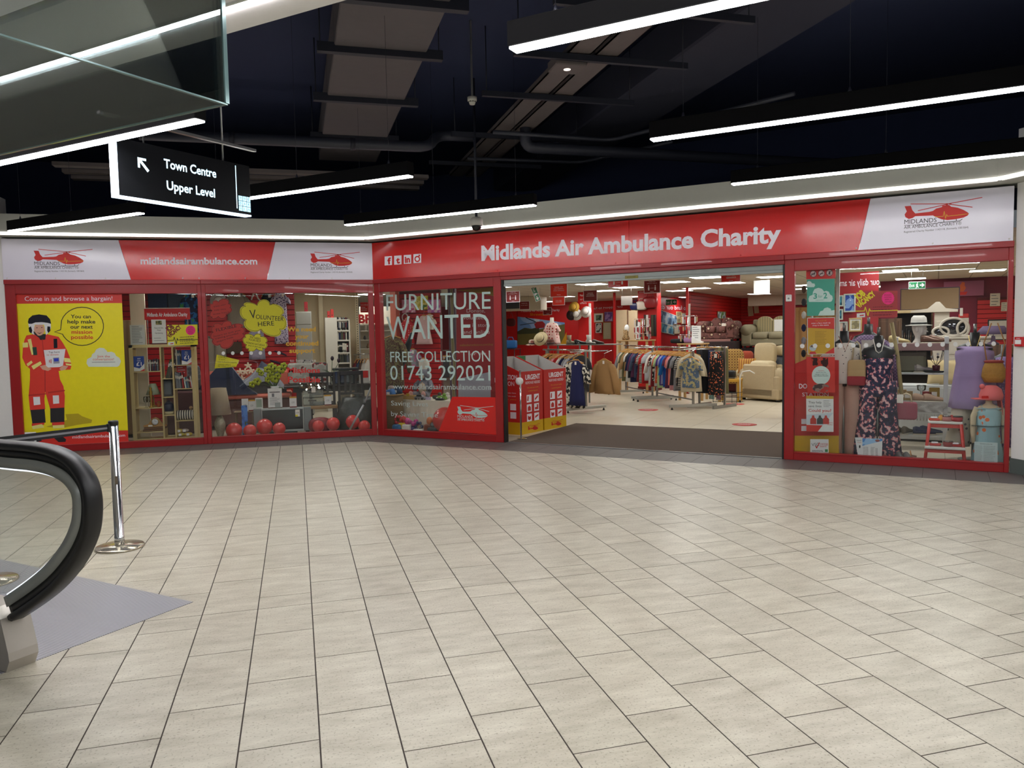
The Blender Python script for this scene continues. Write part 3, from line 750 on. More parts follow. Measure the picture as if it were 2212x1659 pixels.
bX((6.168, -.03, 0), (6.19, .06, 2.338)).b('guide_channel', MATS['black_shutter_guide'], o)
t = tR('roller_shutter', 'grey roller shutter wound up at the head of the entrance', 'shutter', 2.34, .0, 2.245)
SHU = M('grey_shutter_steel', (150, 156, 152), .45, .2)
mb = MB(); mb.box((0, -.01, .0), (3.826, .03, .035), .004); mb.build('bottom_bar', SHU, t)
mb = MB(); mb.box((0, .0, .036), (3.826, .02, .094)); mb.build('curtain', SHU, t)
s, z = RF.sz(1364, 598, -.012); bX((s-2.34-.09, -.014, .022), (s-2.34+.09, -.0105, .06)).b('maker_plate', M('brass_plate', (120, 108, 30), .4, .3), t)
for st, a in (('ROLLER', -.06),): ltext(t, st, s-2.34-.06, .034, .12, .014, INK, y=-.0146)
t = tR('key_switch', 'small white key switch on the red mullion beside the entrance', 'switch', RF.sz(1704, 644, -.05)[0], -.0455, RF.sz(1704, 644, -.05)[1])
bX((-.033, -.02, -.04), (.033, 0, .04), .005).b('plate', WHITE, t); lA([(.012, 0), (.012, .004), (0, .004)], n=12, T=TR(0, -.02, -.005) @ RX(PI/2)).b('keyhole', STEEL, t)
ltext(t, 'OFF ON', -.022, .022, .044, .008, INK, y=-.0206)
yy_ = ray(2206, 738); yy_ = CAM+yy_*(XW/yy_.x)
t = thing('fire_call_point', 'red fire alarm call point on the white wall at the right edge', 'alarm', (XW-.0005, yy_.y, yy_.z), PI*1.5)
bX((-.05, -.04, -.05), (.05, 0, .05), .006).b('case', M('alarm_red', (196, 30, 36), .35), t); bX((-.035, -.043, -.025), (.035, -.0405, .02)).b('window', PAPER, t)
ltext(t, 'FIRE', -.02, .028, .04, .012, INK_WHITE, y=-.0412)

# ---- lettering and print on the glass
LET = M('pale_green_vinyl', (176, 198, 192), .5); FROST = M('pale_frosted_vinyl', (170, 182, 178), .5)
w3 = Print(RF, -.001, W3)
w3.text('FURNITURE', (835, 671), (1060, 667), 35, LET)
for st, (x0, y0), (x1, y1), h in (('WANTED', (836, 733.5), (1058, 729.5), 50), ('FREE COLLECTION', (843.5, 782), (1059, 781), 22.5), ('01743 292021', (843.5, 820.5), (1059.5, 822), 31)):
    w3.text(st, (x0, y0), (x1, y1), h, LET)
w3.text('www.midlandsairambulance.com', (849, 840), (1061.5, 842), 11, FROST, bold=.005)
w3.text('Saving Lives', (845, 875.5), (925, 878), 10, FROST); w3.text('by Saving Time', (845, 898.5), (946, 902), 10.5, FROST)
w3.poly('red_corner_vinyl', [(977, 857), (1074.5, 858.5), (1074.5, 939.5), (948, 931)], SIGN_RED, 0)
A = RF.sz(988.5, 914, -.001); B_ = RF.sz(1067, 913, -.001)
logo(w3, A[0], A[1], (B_[0]-A[0]), LET, LET, SIGN_RED, reg=False)
w2 = Print(LF, -.001, W2)
GV = M('gold_vinyl', (206, 158, 30), .5); RV = M('bright_red_vinyl', (196, 26, 22), .5)
for st, a, b, h, m_ in (('We need', (620.5, 716), (682, 715.5), 9.5, GV), ('your', (637, 731), (667, 731), 9.5, GV), ('continued', (617.5, 746.5), (688, 746), 10, GV), ('support', (625, 762), (681, 761.5), 9.5, GV), ('to help make', (626.5, 782), (682, 781.5), 6.5, M('pale_vinyl', (205, 200, 198), .5)), ('Missions', (621, 805), (691.5, 805), 11, RV), ('Possible', (622, 825.5), (691.5, 825.5), 12, RV)):
    w2.text(st, a, b, h, m_, bold=.03 if m_ is not MATS['pale_vinyl'] else .0)
DOT = M('frosted_dot', (205, 205, 202), .6)
for x in (482.6, 502.8, 522.6, 542.6, 562.6, 583, 602.6): w2.poly('dot', ell(x, 763-.004*(x-480), 3.9, 3.9, 16), DOT)
w4 = Print(RF, -.001, W4)
for i in range(18):
    x = 1733+i*(2163-1733)/15.6
    if x < 2170: w4.poly('dot', ell(x, 747.5-.012*(x-1733), 5, 5, 16), DOT)
w1 = Print(LF, -.001, W1)
# taped-up window poster with the crew member
FP = lambda x, y: (x/3.318, 500+y/3.318)             # readings from an enlarged view
t = tL('window_poster', 'tall yellow window poster of a crew member in red flight suit and white helmet', 'poster', LF.sz(150, 955, -.003)[0], -.003, .1)
pr = Print(LF, -.003, t)
YEL = M('poster_yellow', (226, 212, 6), .45); PRED = M('poster_red', (206, 44, 34), .45)
R_ = lambda pts: [FP(*p) for p in pts]
pr.poly('sheet', R_([(118, 450), (872, 447), (921, 1512), (160, 1545)]), YEL, 0, thick=.001)
pr.poly('red_header', R_([(118, 450), (872, 447), (876, 513), (120, 518)]), PRED, .0006)
pr.poly('red_footer', R_([(170, 1446), (917, 1425), (921, 1512), (172, 1545)]), PRED, .0006)
pr.text('Come in and browse a bargain!', FP(178, 498), FP(806, 494), 9.6, INK_WHITE, .0012)
pr.text('midlandsairambulance.com', FP(520, 1484), FP(897, 1470), 6.3, INK_WHITE, .0012)
pr.poly('bubble_outline', R_([(387, 720), (432, 702)]+[(588+157*cos(a_), 680+140*sin(a_)) for a_ in [PI*1.0+.1+i*(2*PI-.45)/28 for i in range(29)]][1:]+[(445, 738)]), INK, .0008)
pr.poly('bubble', R_([(396, 720), (437, 707)]+[(588+151*cos(a_), 680+134*sin(a_)) for a_ in [PI*1.0+.12+i*(2*PI-.47)/28 for i in range(29)]][1:]+[(450, 734)]), YEL, .0012)
for st, x0, x1, y, m_ in (('You can', 508, 652, 622, INK), ('help make', 484, 684, 659, INK), ('our next', 505, 665, 696, INK), ('mission', 513, 662, 733, INK_RED), ('possible', 510, 668, 770, INK_RED)):
    pr.text(st, FP(x0, y), FP(x1, y), 8, m_, .0016, bold=.02)
cl = M('cloud_grey', (205, 212, 200), .6)
pr.poly('cloud', R_([(635, 970), (620, 945), (625, 915), (655, 900), (660, 880), (678, 868), (690, 845), (715, 833), (745, 836), (765, 855), (770, 865), (800, 862), (822, 872), (832, 892), (855, 905), (867, 930), (855, 962), (840, 970)]), cl, .0008)
pr.text('Join the', FP(697, 903), FP(788, 903), 5.2, INK_RED, .0014); pr.text('conversation!', FP(666, 924), FP(816, 924), 5.2, INK_RED, .0014)
pr.line('underline', R_([(660, 938), (825, 936)]), 1, INK_GREY, .0014)
SUIT = M('flight_suit_red', (214, 52, 36), .6); SUITD = M('flight_suit_shadow_print', (176, 36, 30), .6); HIVIS = M('hivis_yellow', (226, 220, 130), .5); BOOT = M('boot_black', (28, 26, 30), .6)
SKIN = M('printed_skin', (206, 156, 132), .6); HELM = M('helmet_white', (222, 222, 224), .4); VIS = M('visor_dark', (34, 34, 42), .2)
pr.poly('printed_shadow', R_([(330, 1400), (480, 1350), (470, 1310), (560, 1305), (590, 1325), (660, 1350), (655, 1372), (560, 1385), (440, 1410)]), M('poster_olive', (176, 156, 14), .5), .0007)
pr.polys('flight_suit', [R_([(190, 745), (250, 735), (330, 735), (420, 755), (452, 800), (480, 850), (500, 900), (512, 960), (505, 990), (460, 992), (420, 1000), (430, 1060), (455, 1110), (465, 1180), (462, 1270), (360, 1275), (325, 1150), (318, 1200), (325, 1275), (215, 1280), (205, 1180), (215, 1060), (215, 985), (185, 960), (160, 905), (165, 820), (178, 770)])], SUIT, .001)
pr.polys('suit_seam', [R_([(318, 960), (326, 960), (328, 1150), (320, 1150)]), R_([(205, 1170), (330, 1160), (330, 1168), (205, 1180)]), R_([(345, 1150), (465, 1135), (465, 1145), (345, 1160)]), R_([(300, 770), (306, 770), (318, 900), (312, 900)])], SUITD, .0016)
pr.polys('reflective_band', [R_([(198, 775), (222, 768), (245, 880), (228, 885)]), R_([(162, 798), (200, 795), (202, 830), (165, 832)]), R_([(225, 965), (290, 930), (300, 950), (240, 990)]), R_([(190, 950), (225, 925), (235, 940), (200, 968)]), R_([(458, 905), (500, 910), (510, 940), (462, 935)]), R_([(470, 945), (512, 950), (512, 962), (475, 958)]), R_([(228, 1395), (300, 1380), (318, 1405), (235, 1418)]), R_([(378, 1390), (460, 1385), (462, 1408), (380, 1412)])], HIVIS, .0018)
pr.polys('knee_patch', [R_([(238, 1186), (286, 1184), (290, 1240), (243, 1246)]), R_([(378, 1176), (422, 1174), (425, 1232), (382, 1236)])], HELM, .0018)
pr.polys('boots', [R_([(218, 1280), (320, 1272), (328, 1370), (232, 1376)]), R_([(360, 1268), (462, 1262), (462, 1365), (362, 1370)]), R_([(385, 1478), (440, 1462), (474, 1490), (470, 1508), (420, 1510)]), R_([(230, 1500), (290, 1480), (300, 1500), (240, 1520)])], BOOT, .0016)
pr.polys('boot_tops', [R_([(228, 1376), (318, 1368), (318, 1385), (228, 1396)]), R_([(372, 1370), (462, 1364), (462, 1386), (375, 1392)])], SUIT, .0016)
pr.poly('neck_scarf', R_([(262, 735), (330, 735), (325, 775), (290, 778)]), BOOT, .0016)
pr.poly('face', R_(ell(282, 703, 38, 44)), SKIN, .0018)
pr.poly('helmet', R_([(203, 665), (210, 625), (235, 602), (285, 595), (340, 605), (362, 640), (366, 690), (354, 722), (330, 742), (322, 700), (316, 668), (250, 668), (244, 700), (246, 742), (224, 728), (212, 700)]), HELM, .0022)
pr.poly('visor', R_([(206, 662), (200, 650), (206, 625), (232, 602), (280, 594), (335, 602), (360, 630), (367, 662), (340, 655), (300, 650), (255, 652), (228, 662)]), VIS, .0026); pr.polys('ear_cup', [R_([(205, 690), (222, 680), (232, 710), (226, 732), (210, 720)]), R_([(340, 680), (360, 682), (362, 712), (346, 728), (338, 710)])], VIS, .0026)
pr.polys('chin_strap', [R_([(240, 715), (250, 720), (275, 750), (325, 735), (330, 745), (280, 762), (245, 735)])], BOOT, .0024)
pr.polys('face_features', [R_(ell(265, 690, 6, 3)), R_(ell(300, 689, 6, 3)), R_([(262, 722), (284, 728), (305, 720), (284, 735)])], M('feature_print', (90, 50, 44), .6), .0024)
pr.polys('hands', [R_([(285, 965), (330, 955), (370, 985), (345, 1000), (305, 990)]), R_([(425, 985), (450, 960), (490, 965), (470, 990), (440, 998)])], SKIN, .0022)
pr.poly('collection_bucket', R_([(314, 850), (470, 842), (452, 960), (430, 972), (345, 975), (330, 962)]), HELM, .0026)
pr.poly('bucket_screen', R_([(380, 905), (424, 902), (428, 945), (384, 948)]), M('screen_grey', (150, 150, 160), .4), .003); pr.poly('bucket_screen', R_([(386, 910), (420, 908), (421, 930), (388, 932)]), M('screen_blue', (40, 60, 190), .4), .0034)
pr.text('Tap here', FP(349, 872), FP(428, 869), 3.9, INK, .0032); pr.text('to donate', FP(335, 890), FP(420, 887), 3.7, INK_RED, .0032)
for k in range(3): pr.line('wave_mark', [FP(350+k*7+4*cos(a_), 930+(9+k*4)*sin(a_)) for a_ in (-1, -.5, 0, .5, 1)], 1, INK_RED, .0032)
pr.poly('radio', R_([(384, 770), (410, 768), (412, 835), (386, 838)]), VIS, .0022); pr.poly('torch', R_([(232, 830), (262, 828), (268, 885), (240, 888)]), M('torch_green', (24, 58, 48), .5), .0022)
t = tL('notice', 'small white notice taped low on the yellow window poster', 'notice', LF.sz(65, 958, -.006)[0], -.006, .12)
pr = Print(LF, -.006, t); pr.poly('sheet', R_([(172, 1440), (258, 1437), (262, 1537), (178, 1545)]), PAPER, 0, thick=.0006); pr.polys('print', [R_([(188, 1495), (245, 1492), (246, 1512), (190, 1515)])], INK_GREY, .0006)
# ================================================================== INSIDE THE SHOP: SHELL
SHOP_FLOOR = M('pale_vinyl_tile', (206, 196, 176), .32, noise=(3, .05)); SHOP_GROUT = M('vinyl_joint', (150, 138, 120), .8)
CH = 2.6
def plan(pts, z, name, mat, flip=False):
    return MB().add([(p.x, p.y, z) for p in pts], [tuple(range(len(pts)))]).build(name, mat)
PL = [LF.w(-5.11, .06, 0), K+bn*.03+V((.0, .06, 0)), RF.w(8.49, .06, 0), RF.w(9.6, .06, 0), RF.w(9.6, 18.2, 0), RF.w(-9, 18.2, 0), LF.w(-5.11, 19, 0)]
sf = tag(plan(PL, -.004, 'floor_shop', SHOP_GROUT), kind='structure')
vt = bX((.003, .003, -.004), (.597, .597, .0)).mesh('vinyl_tile'); vt.materials.append(SHOP_FLOOR)
def plan_tiles(i0, i1, j0, j1):
    rest_ = MB(); n = 0
    for j in range(j0, j1):
        for i in range(i0, i1):
            s, t = .1+.6*i, 2.45+.6*j
            if t < .1 or (RF.w(s, t, 0).y < K.y+.1 and RF.w(s+.6, t, 0).x < K.x): continue
            p = RF.w(s, t, 0)-CAM; zz = p.dot(FWD); px = 1106+FPX*p.dot(RGT)/zz
            if j >= 0 and 1150 < px < 1760 and j < 12 and n < 300:
                o = bpy.data.objects.new('vinyl_tile', vt); COL.objects.link(o); o.location = RF.w(s, t, 0); o.rotation_euler = (0, 0, RF.a); o.parent = sf; n += 1
            else:
                rest_.add([RF.w(s+.003, t+.003, 0), RF.w(s+.597, t+.003, 0), RF.w(s+.597, t+.597, 0), RF.w(s+.003, t+.597, 0)], [(0, 1, 2, 3)])
    tag(rest_.build('vinyl_tile_field', SHOP_FLOOR, sf), kind='stuff')
plan_tiles(-14, 16, -4, 26)
MAT = M('brown_entrance_matting', (84, 70, 60), .95, noise=(120, .35), bump=(160, .5))
t = tR('entrance_mat', 'wide brown entrance matting just inside the doorway', 'mat', 2.36, .02, 0)
bX((0, 0, .0005), (3.8, 2.4, .008)).b('matting', MAT, t); bX((0, -.03, .0005), (3.8, -.001, .009)).b('edge_strip', STEEL, t)
def m_ceil():
    m, nt, b = nt_new('suspended_ceiling_tile'); N = nt.nodes.new; L = nt.links.new
    ge = N('ShaderNodeNewGeometry'); mp = N('ShaderNodeMapping'); mp.inputs['Rotation'].default_value = (0, 0, -RF.a); L(ge.outputs['Position'], mp.inputs[0])
    br = N('ShaderNodeTexBrick'); br.offset = 0; br.inputs['Scale'].default_value = 1; br.inputs['Brick Width'].default_value = .6; br.inputs['Row Height'].default_value = .6; br.inputs['Mortar Size'].default_value = .012
    br.inputs['Color1'].default_value = lin((206, 198, 184)); br.inputs['Color2'].default_value = lin((200, 190, 176)); br.inputs['Mortar'].default_value = lin((150, 142, 130)); L(mp.outputs[0], br.inputs['Vector'])
    L(br.outputs['Color'], b.inputs['Base Color']); b.inputs['Roughness'].default_value = .85; return m
CEILT = m_ceil()
tag(plan(PL, CH, 'ceiling_shop', CEILT), kind='structure')
REDW = M('red_slat_board', (190, 20, 22), .42, noise=(3, .06)); REDG = M('slat_groove', (96, 8, 12), .6); CREAM = M('cream_wall', (214, 198, 166), .7, noise=(4, .04)); REDP = M('red_wall_panel', (196, 26, 26), .4)
def wall(name, A, B, z0, z1, mat, th=.1, fr=RF, slats=None, smat=None, pitch=.1):
    a = fr.w(A[0], A[1], 0); b = fr.w(B[0], B[1], 0); e = b-a; L_ = e.length; an = math.atan2(e.y, e.x)
    o = bX((0, 0, z0), (L_, th, z1)).build(name, mat); o.location = a; o.rotation_euler = (0, 0, an); tag(o, kind='structure')
    if slats:
        me = bX((.004, -.018, .006), (L_-.004, -.0005, pitch-.006), .003).mesh('slat'); me.materials.append(smat)
        z = slats[0]
        while z < slats[1]-.01:
            q = bpy.data.objects.new('slat', me); COL.objects.link(q); q.parent = o; q.location = (0, 0, z); z += pitch
    return o, L_
wall('wall_shop_left', (-5.11, 19), (-5.11, .06), 0, CH, CREAM, -.1, LF)
wall('wall_shop_right', (9.6, .06), (9.6, 18.2), 0, CH, CREAM, -.1)
wall('wall_behind_window_1', (-5.05, 3.2), (-1.22, 3.2), 0, CH, REDG, .1, LF, (.0, 2.55), REDW)
wall('wall_cream', (-1.22, 5.2), (.10, 5.2), 0, CH, CREAM, .1, LF)
wall('wall_cream_side', (-1.34, 3.3), (-1.34, 5.2), 0, CH, CREAM, .05, LF)
sQ = RF.sz(1398, 700, 15.3)[0]
MUR, _ = wall('wall_back', (-9, 15.3), (sQ, 15.3), 0, CH, REDP)
A_ = (RF.sz(1395, 700, 12.2)[0], 12.2); B_ = (RF.sz(1491, 700, 16.2)[0], 16.2)
PICW, PICL = wall('wall_pictures', A_, B_, 0, CH, REDP)
sS = RF.sz(1489, 640, 11.2)[0]
wall('wall_sofa_side', (sS, 11.2), (sS, 17.5), 0, CH, REDG, .1, RF, (.0, 2.55), REDW)
wall('wall_sofa_back', (sS, 17.5), (7.0, 17.5), 0, CH, REDG, .1, RF, (.0, 2.55), REDW)
wall('wall_window_4_back', (6.62, 10.2), (9.6, 10.2), 0, CH, M('plum_wall', (120, 18, 50), .5), .1)
o, L_ = wall('wall_window_4_slat', (8.55, 10.1), (9.6, 10.1), 0, 2.15, REDG, .06, RF, (.0, 2.1), REDW)
mb = MB(); mb.box((0, 0, 2.28), (5, .5, CH-.001)); o = mb.build('trim_beam', M('cream_beam', (196, 182, 164), .8)); o.location = RF.w(sS+.6, 15.8, 0); o.rotation_euler = (0, 0, RF.a); tag(o, kind='structure')
# ceiling light panels
PANEL = MEMIT('ceiling_panel_led', (250, 251, 246), PANEL_E)
def panel(fr, s, t, lb):
    d = thf(fr, 'ceiling_panel_light', 'square lit ceiling panel inside the shop '+lb, 'light', s, t, CH, (RF.a-fr.a), 'ceiling panel lights in the shop')
    bX((-.29, -.29, -.012), (.29, .29, -.006)).b('diffuser', PANEL, d)
    mb = MB()
    for a, b in (((-.3, -.3, -.014), (.3, -.29, 0)), ((-.3, .29, -.014), (.3, .3, 0)), ((-.3, -.29, -.014), (-.29, .29, 0)), ((.29, -.29, -.014), (.3, .29, 0))): mb.box(a, b)
    mb.build('frame', WHITE, d)
for x, y, lb in ((1280, 613, 'nearest the shutter plate'), (1307, 627, 'left of the first red post'), (1357, 620, 'between the two red pillars'), (1528, 598, 'right of the tall red post at the head'), (1672, 597, 'by the right door jamb'), (1455, 608, 'left of the tall red post'), (1468, 627, 'left of the red post, second row'), (1576, 610, 'below the red hanging card'), (1505, 622, 'right of the red post, second row'), (1640, 634, 'beside the white hanging card'), (1490, 641, 'furthest left of the red post'), (1215, 640, 'under the exit arrow'), (1185, 651, 'above the mural'), (1372, 640, 'far behind the blank card'), (1945, 583, 'at upper left of the right window'), (1967, 601, 'above the framed picture in the right window'), (2133, 583, 'at the upper right of the right window'), (2168, 601, 'in the far right corner of the right window'), (1798, 579, 'above the no-dogs notice'), (1735, 623, 'left of the green poster'), (798, 635, 'at the top right of the second window')):
    s, t = RF.st(x, y, CH); panel(RF, s, t, lb)
for fr, s, t, lb in ((RF, 1.2, 2.6, 'added out of view over the donation bins'), (RF, 4.2, 2.4, 'added out of view over the entrance mat'), (RF, 7.2, 2.6, 'added out of view over the right window display'), (LF, -3.1, 1.1, 'added out of view over the bookcase'), (LF, -1.4, 1.1, 'added out of view over the television'), (LF, -.5, 3.4, 'added out of view over the cream corner'), (RF, 1.2, 1.2, 'added out of view over the draped table'), (RF, 6.9, 1.2, 'added out of view over the rose-print dummy'), (RF, 8.1, 1.2, 'added out of view over the lilac dummy'), (RF, 7.8, 4.4, 'added out of view over the dressing table'), (RF, -.8, 5.2, 'added out of view over the toys'), (LF, -.5, 8.5, 'added out of view far behind the bookcases'), (RF, 6.4, 12.5, 'added out of view over the wardrobes'), (RF, 4.8, 10.2, 'added out of view over the armchairs')):
    panel(fr, s, t, lb)  # unseen extra panels, added to brighten the displays and entrance
# ================================================================== BUILDERS FOR STOCK
WOODH = M('hanger_wood', (196, 142, 66), .45, noise=(10, .12)); PRICE = M('price_tag', (232, 226, 216), .7)
def cloth_rings(sw, L, hw, dep, neck=.06, waves=5, amp=.012, seed=0, n=24, drop=.05, bust=1.0):
    rnd = random.Random(seed); ph = rnd.random()*6
    zs = [(0, neck, .55), (-.015, neck*1.5, .7), (-drop*.7, sw*.7, .85), (-drop-.02, sw*.97, 1.), (-drop-.07, sw, 1.05), (-.2, sw*.93*bust, 1.1)]
    k0 = -.2
    for i in range(1, 6):
        f = i/5; zs.append((k0+(-L-k0)*f, sw*.93*bust*(1-f)+hw*f, 1.1+.25*f))
    rings = []
    for z, w_, dd in zs:
        f = min(1, max(0, -z/L)); r = []
        for k in range(n):
            a = 2*PI*k/n; wv = amp*f*cos(waves*a*2+ph+f*1.5)
            x = (w_+wv*.4)*(abs(cos(a))**.75)*(1 if cos(a) >= 0 else -1); y = (dep*dd*(.6+.4*(1-f*.3))+wv)*sin(a)
            r.append((x, y, z))
        rings.append(r)
    return rings
def shirt(mb, sw=.2, L=.66, hw=.21, dep=.035, sleeve=.2, sr=.06, neck=.06, waves=4, amp=.012, seed=0, T=None, splay=.35, drop=.05):
    mb.loft(cloth_rings(sw, L, hw, dep, neck, waves, amp, seed, drop=drop), T=T)
    if sleeve > 0:
        for sg in (-1, 1):
            p0 = (sg*sw*.80, 0, -drop-.03); p1 = (sg*(sw*.98+.04*splay), .005, -drop-.10); p2 = (sg*(sw*.98+sleeve*splay*.7), .0, -drop-.1-sleeve*.5); p3 = (sg*(sw*.98+sleeve*splay), .0, -drop-.08-sleeve)
            vs = []
            pts = [V(p) for p in (p0, p1, p2, p3)]
            rr = [sr*.9, sr, sr*.92, sr*.85]; rings = []
            for p, r in zip(pts, rr): rings.append([(p.x+r*cos(a), p.y+min(r, dep*1.25)*sin(a), p.z+r*.35*cos(a)*sg*-1*.6) for a in [2*PI*k/12 for k in range(12)]])
            mb.loft(rings, T=T)
    return mb
def hanger(parent, T, w_=.2, mat=None):
    mb = MB(); pts = [(-w_, -.055), (-w_*.5, -.02), (-.03, .012), (.03, .012), (w_*.5, -.02), (w_, -.055), (w_, -.078), (w_*.5, -.046), (0, -.022), (-w_*.5, -.046), (-w_, -.078)]
    mb.prism(pts, -.008, .008, T=T); h = mb.build('hanger', mat or WOODH, parent)
    tU([T @ V(p) for p in ((0, 0, .0), (0, 0, .06), (.018, 0, .075), (.02, 0, .095), (0, 0, .11), (-.018, 0, .1))], .0022, 6).b('hook', STEEL, h)
def hung(fr, s, t, z, rz, label, mat, cat='garment', group=None, name='hanging_garment', tagp=True, T0=None, extra=None, **kw):
    d = thf(fr, name, label, cat, s, t, z, rz, group)
    T = TR(0, 0, -.11)
    hanger(d, T, kw.get('sw', .2)*.95)
    shirt(MB(), T=T @ TR(0, 0, -.012), **kw).b('cloth', mat, d)
    if tagp: bX((.03, -kw.get('dep', .035)*1.25-.006, -.2), (.075, -kw.get('dep', .035)*1.25-.004, -.14)).b('price_tag', PRICE, d)
    return d
def trousers(mb, w_=.17, L=1.0, hem=.1, dep=.06, gap=.0, T=None, flare=1., seed=0):
    rnd = random.Random(seed)
    for sg in (-1, 1):
        rings = []
        for i, f in enumerate((0, .06, .18, .3, .45, .6, .75, .9, 1.)):
            if f < .28: cx = sg*w_*.5*(1); rx = w_*.52; ry = dep*(1+.5*min(f, .15)/.15)
            else: k = (f-.28)/.72; cx = sg*(w_*.5+gap*k); rx = w_*.52*(1-k)+hem*k*flare; ry = dep*1.4*(1-k)+hem*.75*k
            rings.append([(cx+rx*cos(a)+.004*sin(3*a+i), ry*sin(a)+.004*cos(5*a+i), -L*f) for a in [2*PI*q/16 for q in range(16)]])
        mb.loft(rings, T=T)
    return mb
def torso(mb, k=1., T=None, neck=.12):
    prof = [(.0, .115, .085), (-.01, .12, .09), (.08, .118, .09), (.2, .125, .1), (.3, .14, .115), (.4, .165, .12), (.47, .185, .1), (.51, .16, .08), (.535, .09, .065), (.56, .055, .055), (.56+neck, .05, .05)]
    rings = [[(rx*k*cos(a), ry*k*sin(a), z*k) for a in [2*PI*q/22 for q in range(22)]] for z, rx, ry in prof[1:]]
    return mb.loft(rings, T=T)
def card(fr, x0, y0, x1, y1, t, label, mat, lines, cat='notice', name='hanging_card', border=INK_WHITE, wire=True, figures=False, mirror=False, top=None):
    """suspended printed card read off as a pixel box on the plane at depth t"""
    s0, za = fr.sz(x0, y0, t); s1, zb = fr.sz(x1, y1, t); w_ = s1-s0; h = za-zb
    d = thf(fr, name, label, cat, s0, t, zb)
    bX((0, 0, 0), (w_, .006, h)).b('board', border, d)
    bX((w_*.035, -.002, h*.045), (w_*.965, -.0005, h*.955)).b('print_face', mat, d)
    for st, u0, u1, v, c in lines: ltext(d, st, w_*u0, h*v, w_*(u1-u0), h*c, INK_WHITE, y=-.003, mirror=mirror)
    if figures:
        for u in (.27, .66):
            lpoly(d, [(w_*(u+a), h*b) for a, b in ((0, .22), (.07, .22), (.08, .42), (.05, .5), (.02, .5), (-.01, .42))], INK_WHITE, y=-.003, name='figure_mark'); lpoly(d, [(w_*(u+.035)+w_*.03*cos(a), h*.56+h*.05*sin(a)) for a in [i*.6 for i in range(10)]], INK_WHITE, y=-.003, name='figure_mark')
        lpoly(d, [(w_*.4, h*.38), (w_*.6, h*.38), (w_*.6, h*.4), (w_*.4, h*.4)], INK_WHITE, y=-.003, name='arrow_mark')
    if wire:
        for u in (.1, .9): tU([(w_*u, .003, h), (w_*u, .003, CH-zb-.003)], .0018, 5).b('wire', STEEL, d)
    return d
def shade_lamp(d, base_prof, shade, zs, bmat, smat):
    lA(base_prof, n=24).b('base', bmat, d)
    lA([(.006, base_prof[-1][1]), (.006, zs+.02)], n=8).b('stem', STEEL, d)
    (r0, r1, h) = shade
    mb = MB(); n = 28; vs = []; fs = []
    for r, z in ((r0, zs), (r1, zs+h), (r1-.004, zs+h), (r0-.004, zs)):
        for k in range(n): vs.append((r*cos(2*PI*k/n), r*sin(2*PI*k/n), z))
    for i in range(4):
        for k in range(n): fs.append((i*n+k, i*n+(k+1) % n, ((i+1) % 4)*n+(k+1) % n, ((i+1) % 4)*n+k))
    mb.add(vs, fs, True).b('lamp_shade', smat, d)
def frame_pic(fr_parent_loc, rz, label, w_, h, fmat, pmat, mount=None, tilt=0., cat='picture', name='framed_picture', bw=.02):
    d = thing(name, label, cat, fr_parent_loc, rz); T = RY(tilt)
    mb = MB()
    for a, b in (((0, -.02, 0), (w_, 0, bw)), ((0, -.02, h-bw), (w_, 0, h)), ((0, -.02, bw), (bw, 0, h-bw)), ((w_-bw, -.02, bw), (w_, 0, h-bw))): mb.box(a, b, .002, T=T)
    mb.build('frame', fmat, d)
    bX((bw, -.012, bw), (w_-bw, -.002, h-bw), T=T).b('mount' if mount else 'picture', mount or pmat, d)
    if mount: bX((w_*.2, -.014, h*.2), (w_*.8, -.0125, h*.8), T=T).b('picture', pmat, d)
    return d
def rbox(mb, a, b, bev, T=None):                    # softer, cushion-like box
    x0, y0, z0 = a; x1, y1, z1 = b; cx, cy, cz = (x0+x1)/2, (y0+y1)/2, (z0+z1)/2; hx, hy, hz = (x1-x0)/2, (y1-y0)/2, (z1-z0)/2
    n = 18; m = 10; vs = []; fs = []
    def sp(c, e): return (abs(c)**e)*(1 if c >= 0 else -1)
    for i in range(m+1):
        v = -PI/2+PI*i/m
        for k in range(n):
            u = 2*PI*k/n; vs.append((cx+hx*sp(cos(v), bev)*sp(cos(u), bev), cy+hy*sp(cos(v), bev)*sp(sin(u), bev), cz+hz*sp(sin(v), bev)))
    for i in range(m):
        for k in range(n): fs.append((i*n+k, i*n+(k+1) % n, (i+1)*n+(k+1) % n, (i+1)*n+k))
    return mb.add(vs, fs, True, T=T)
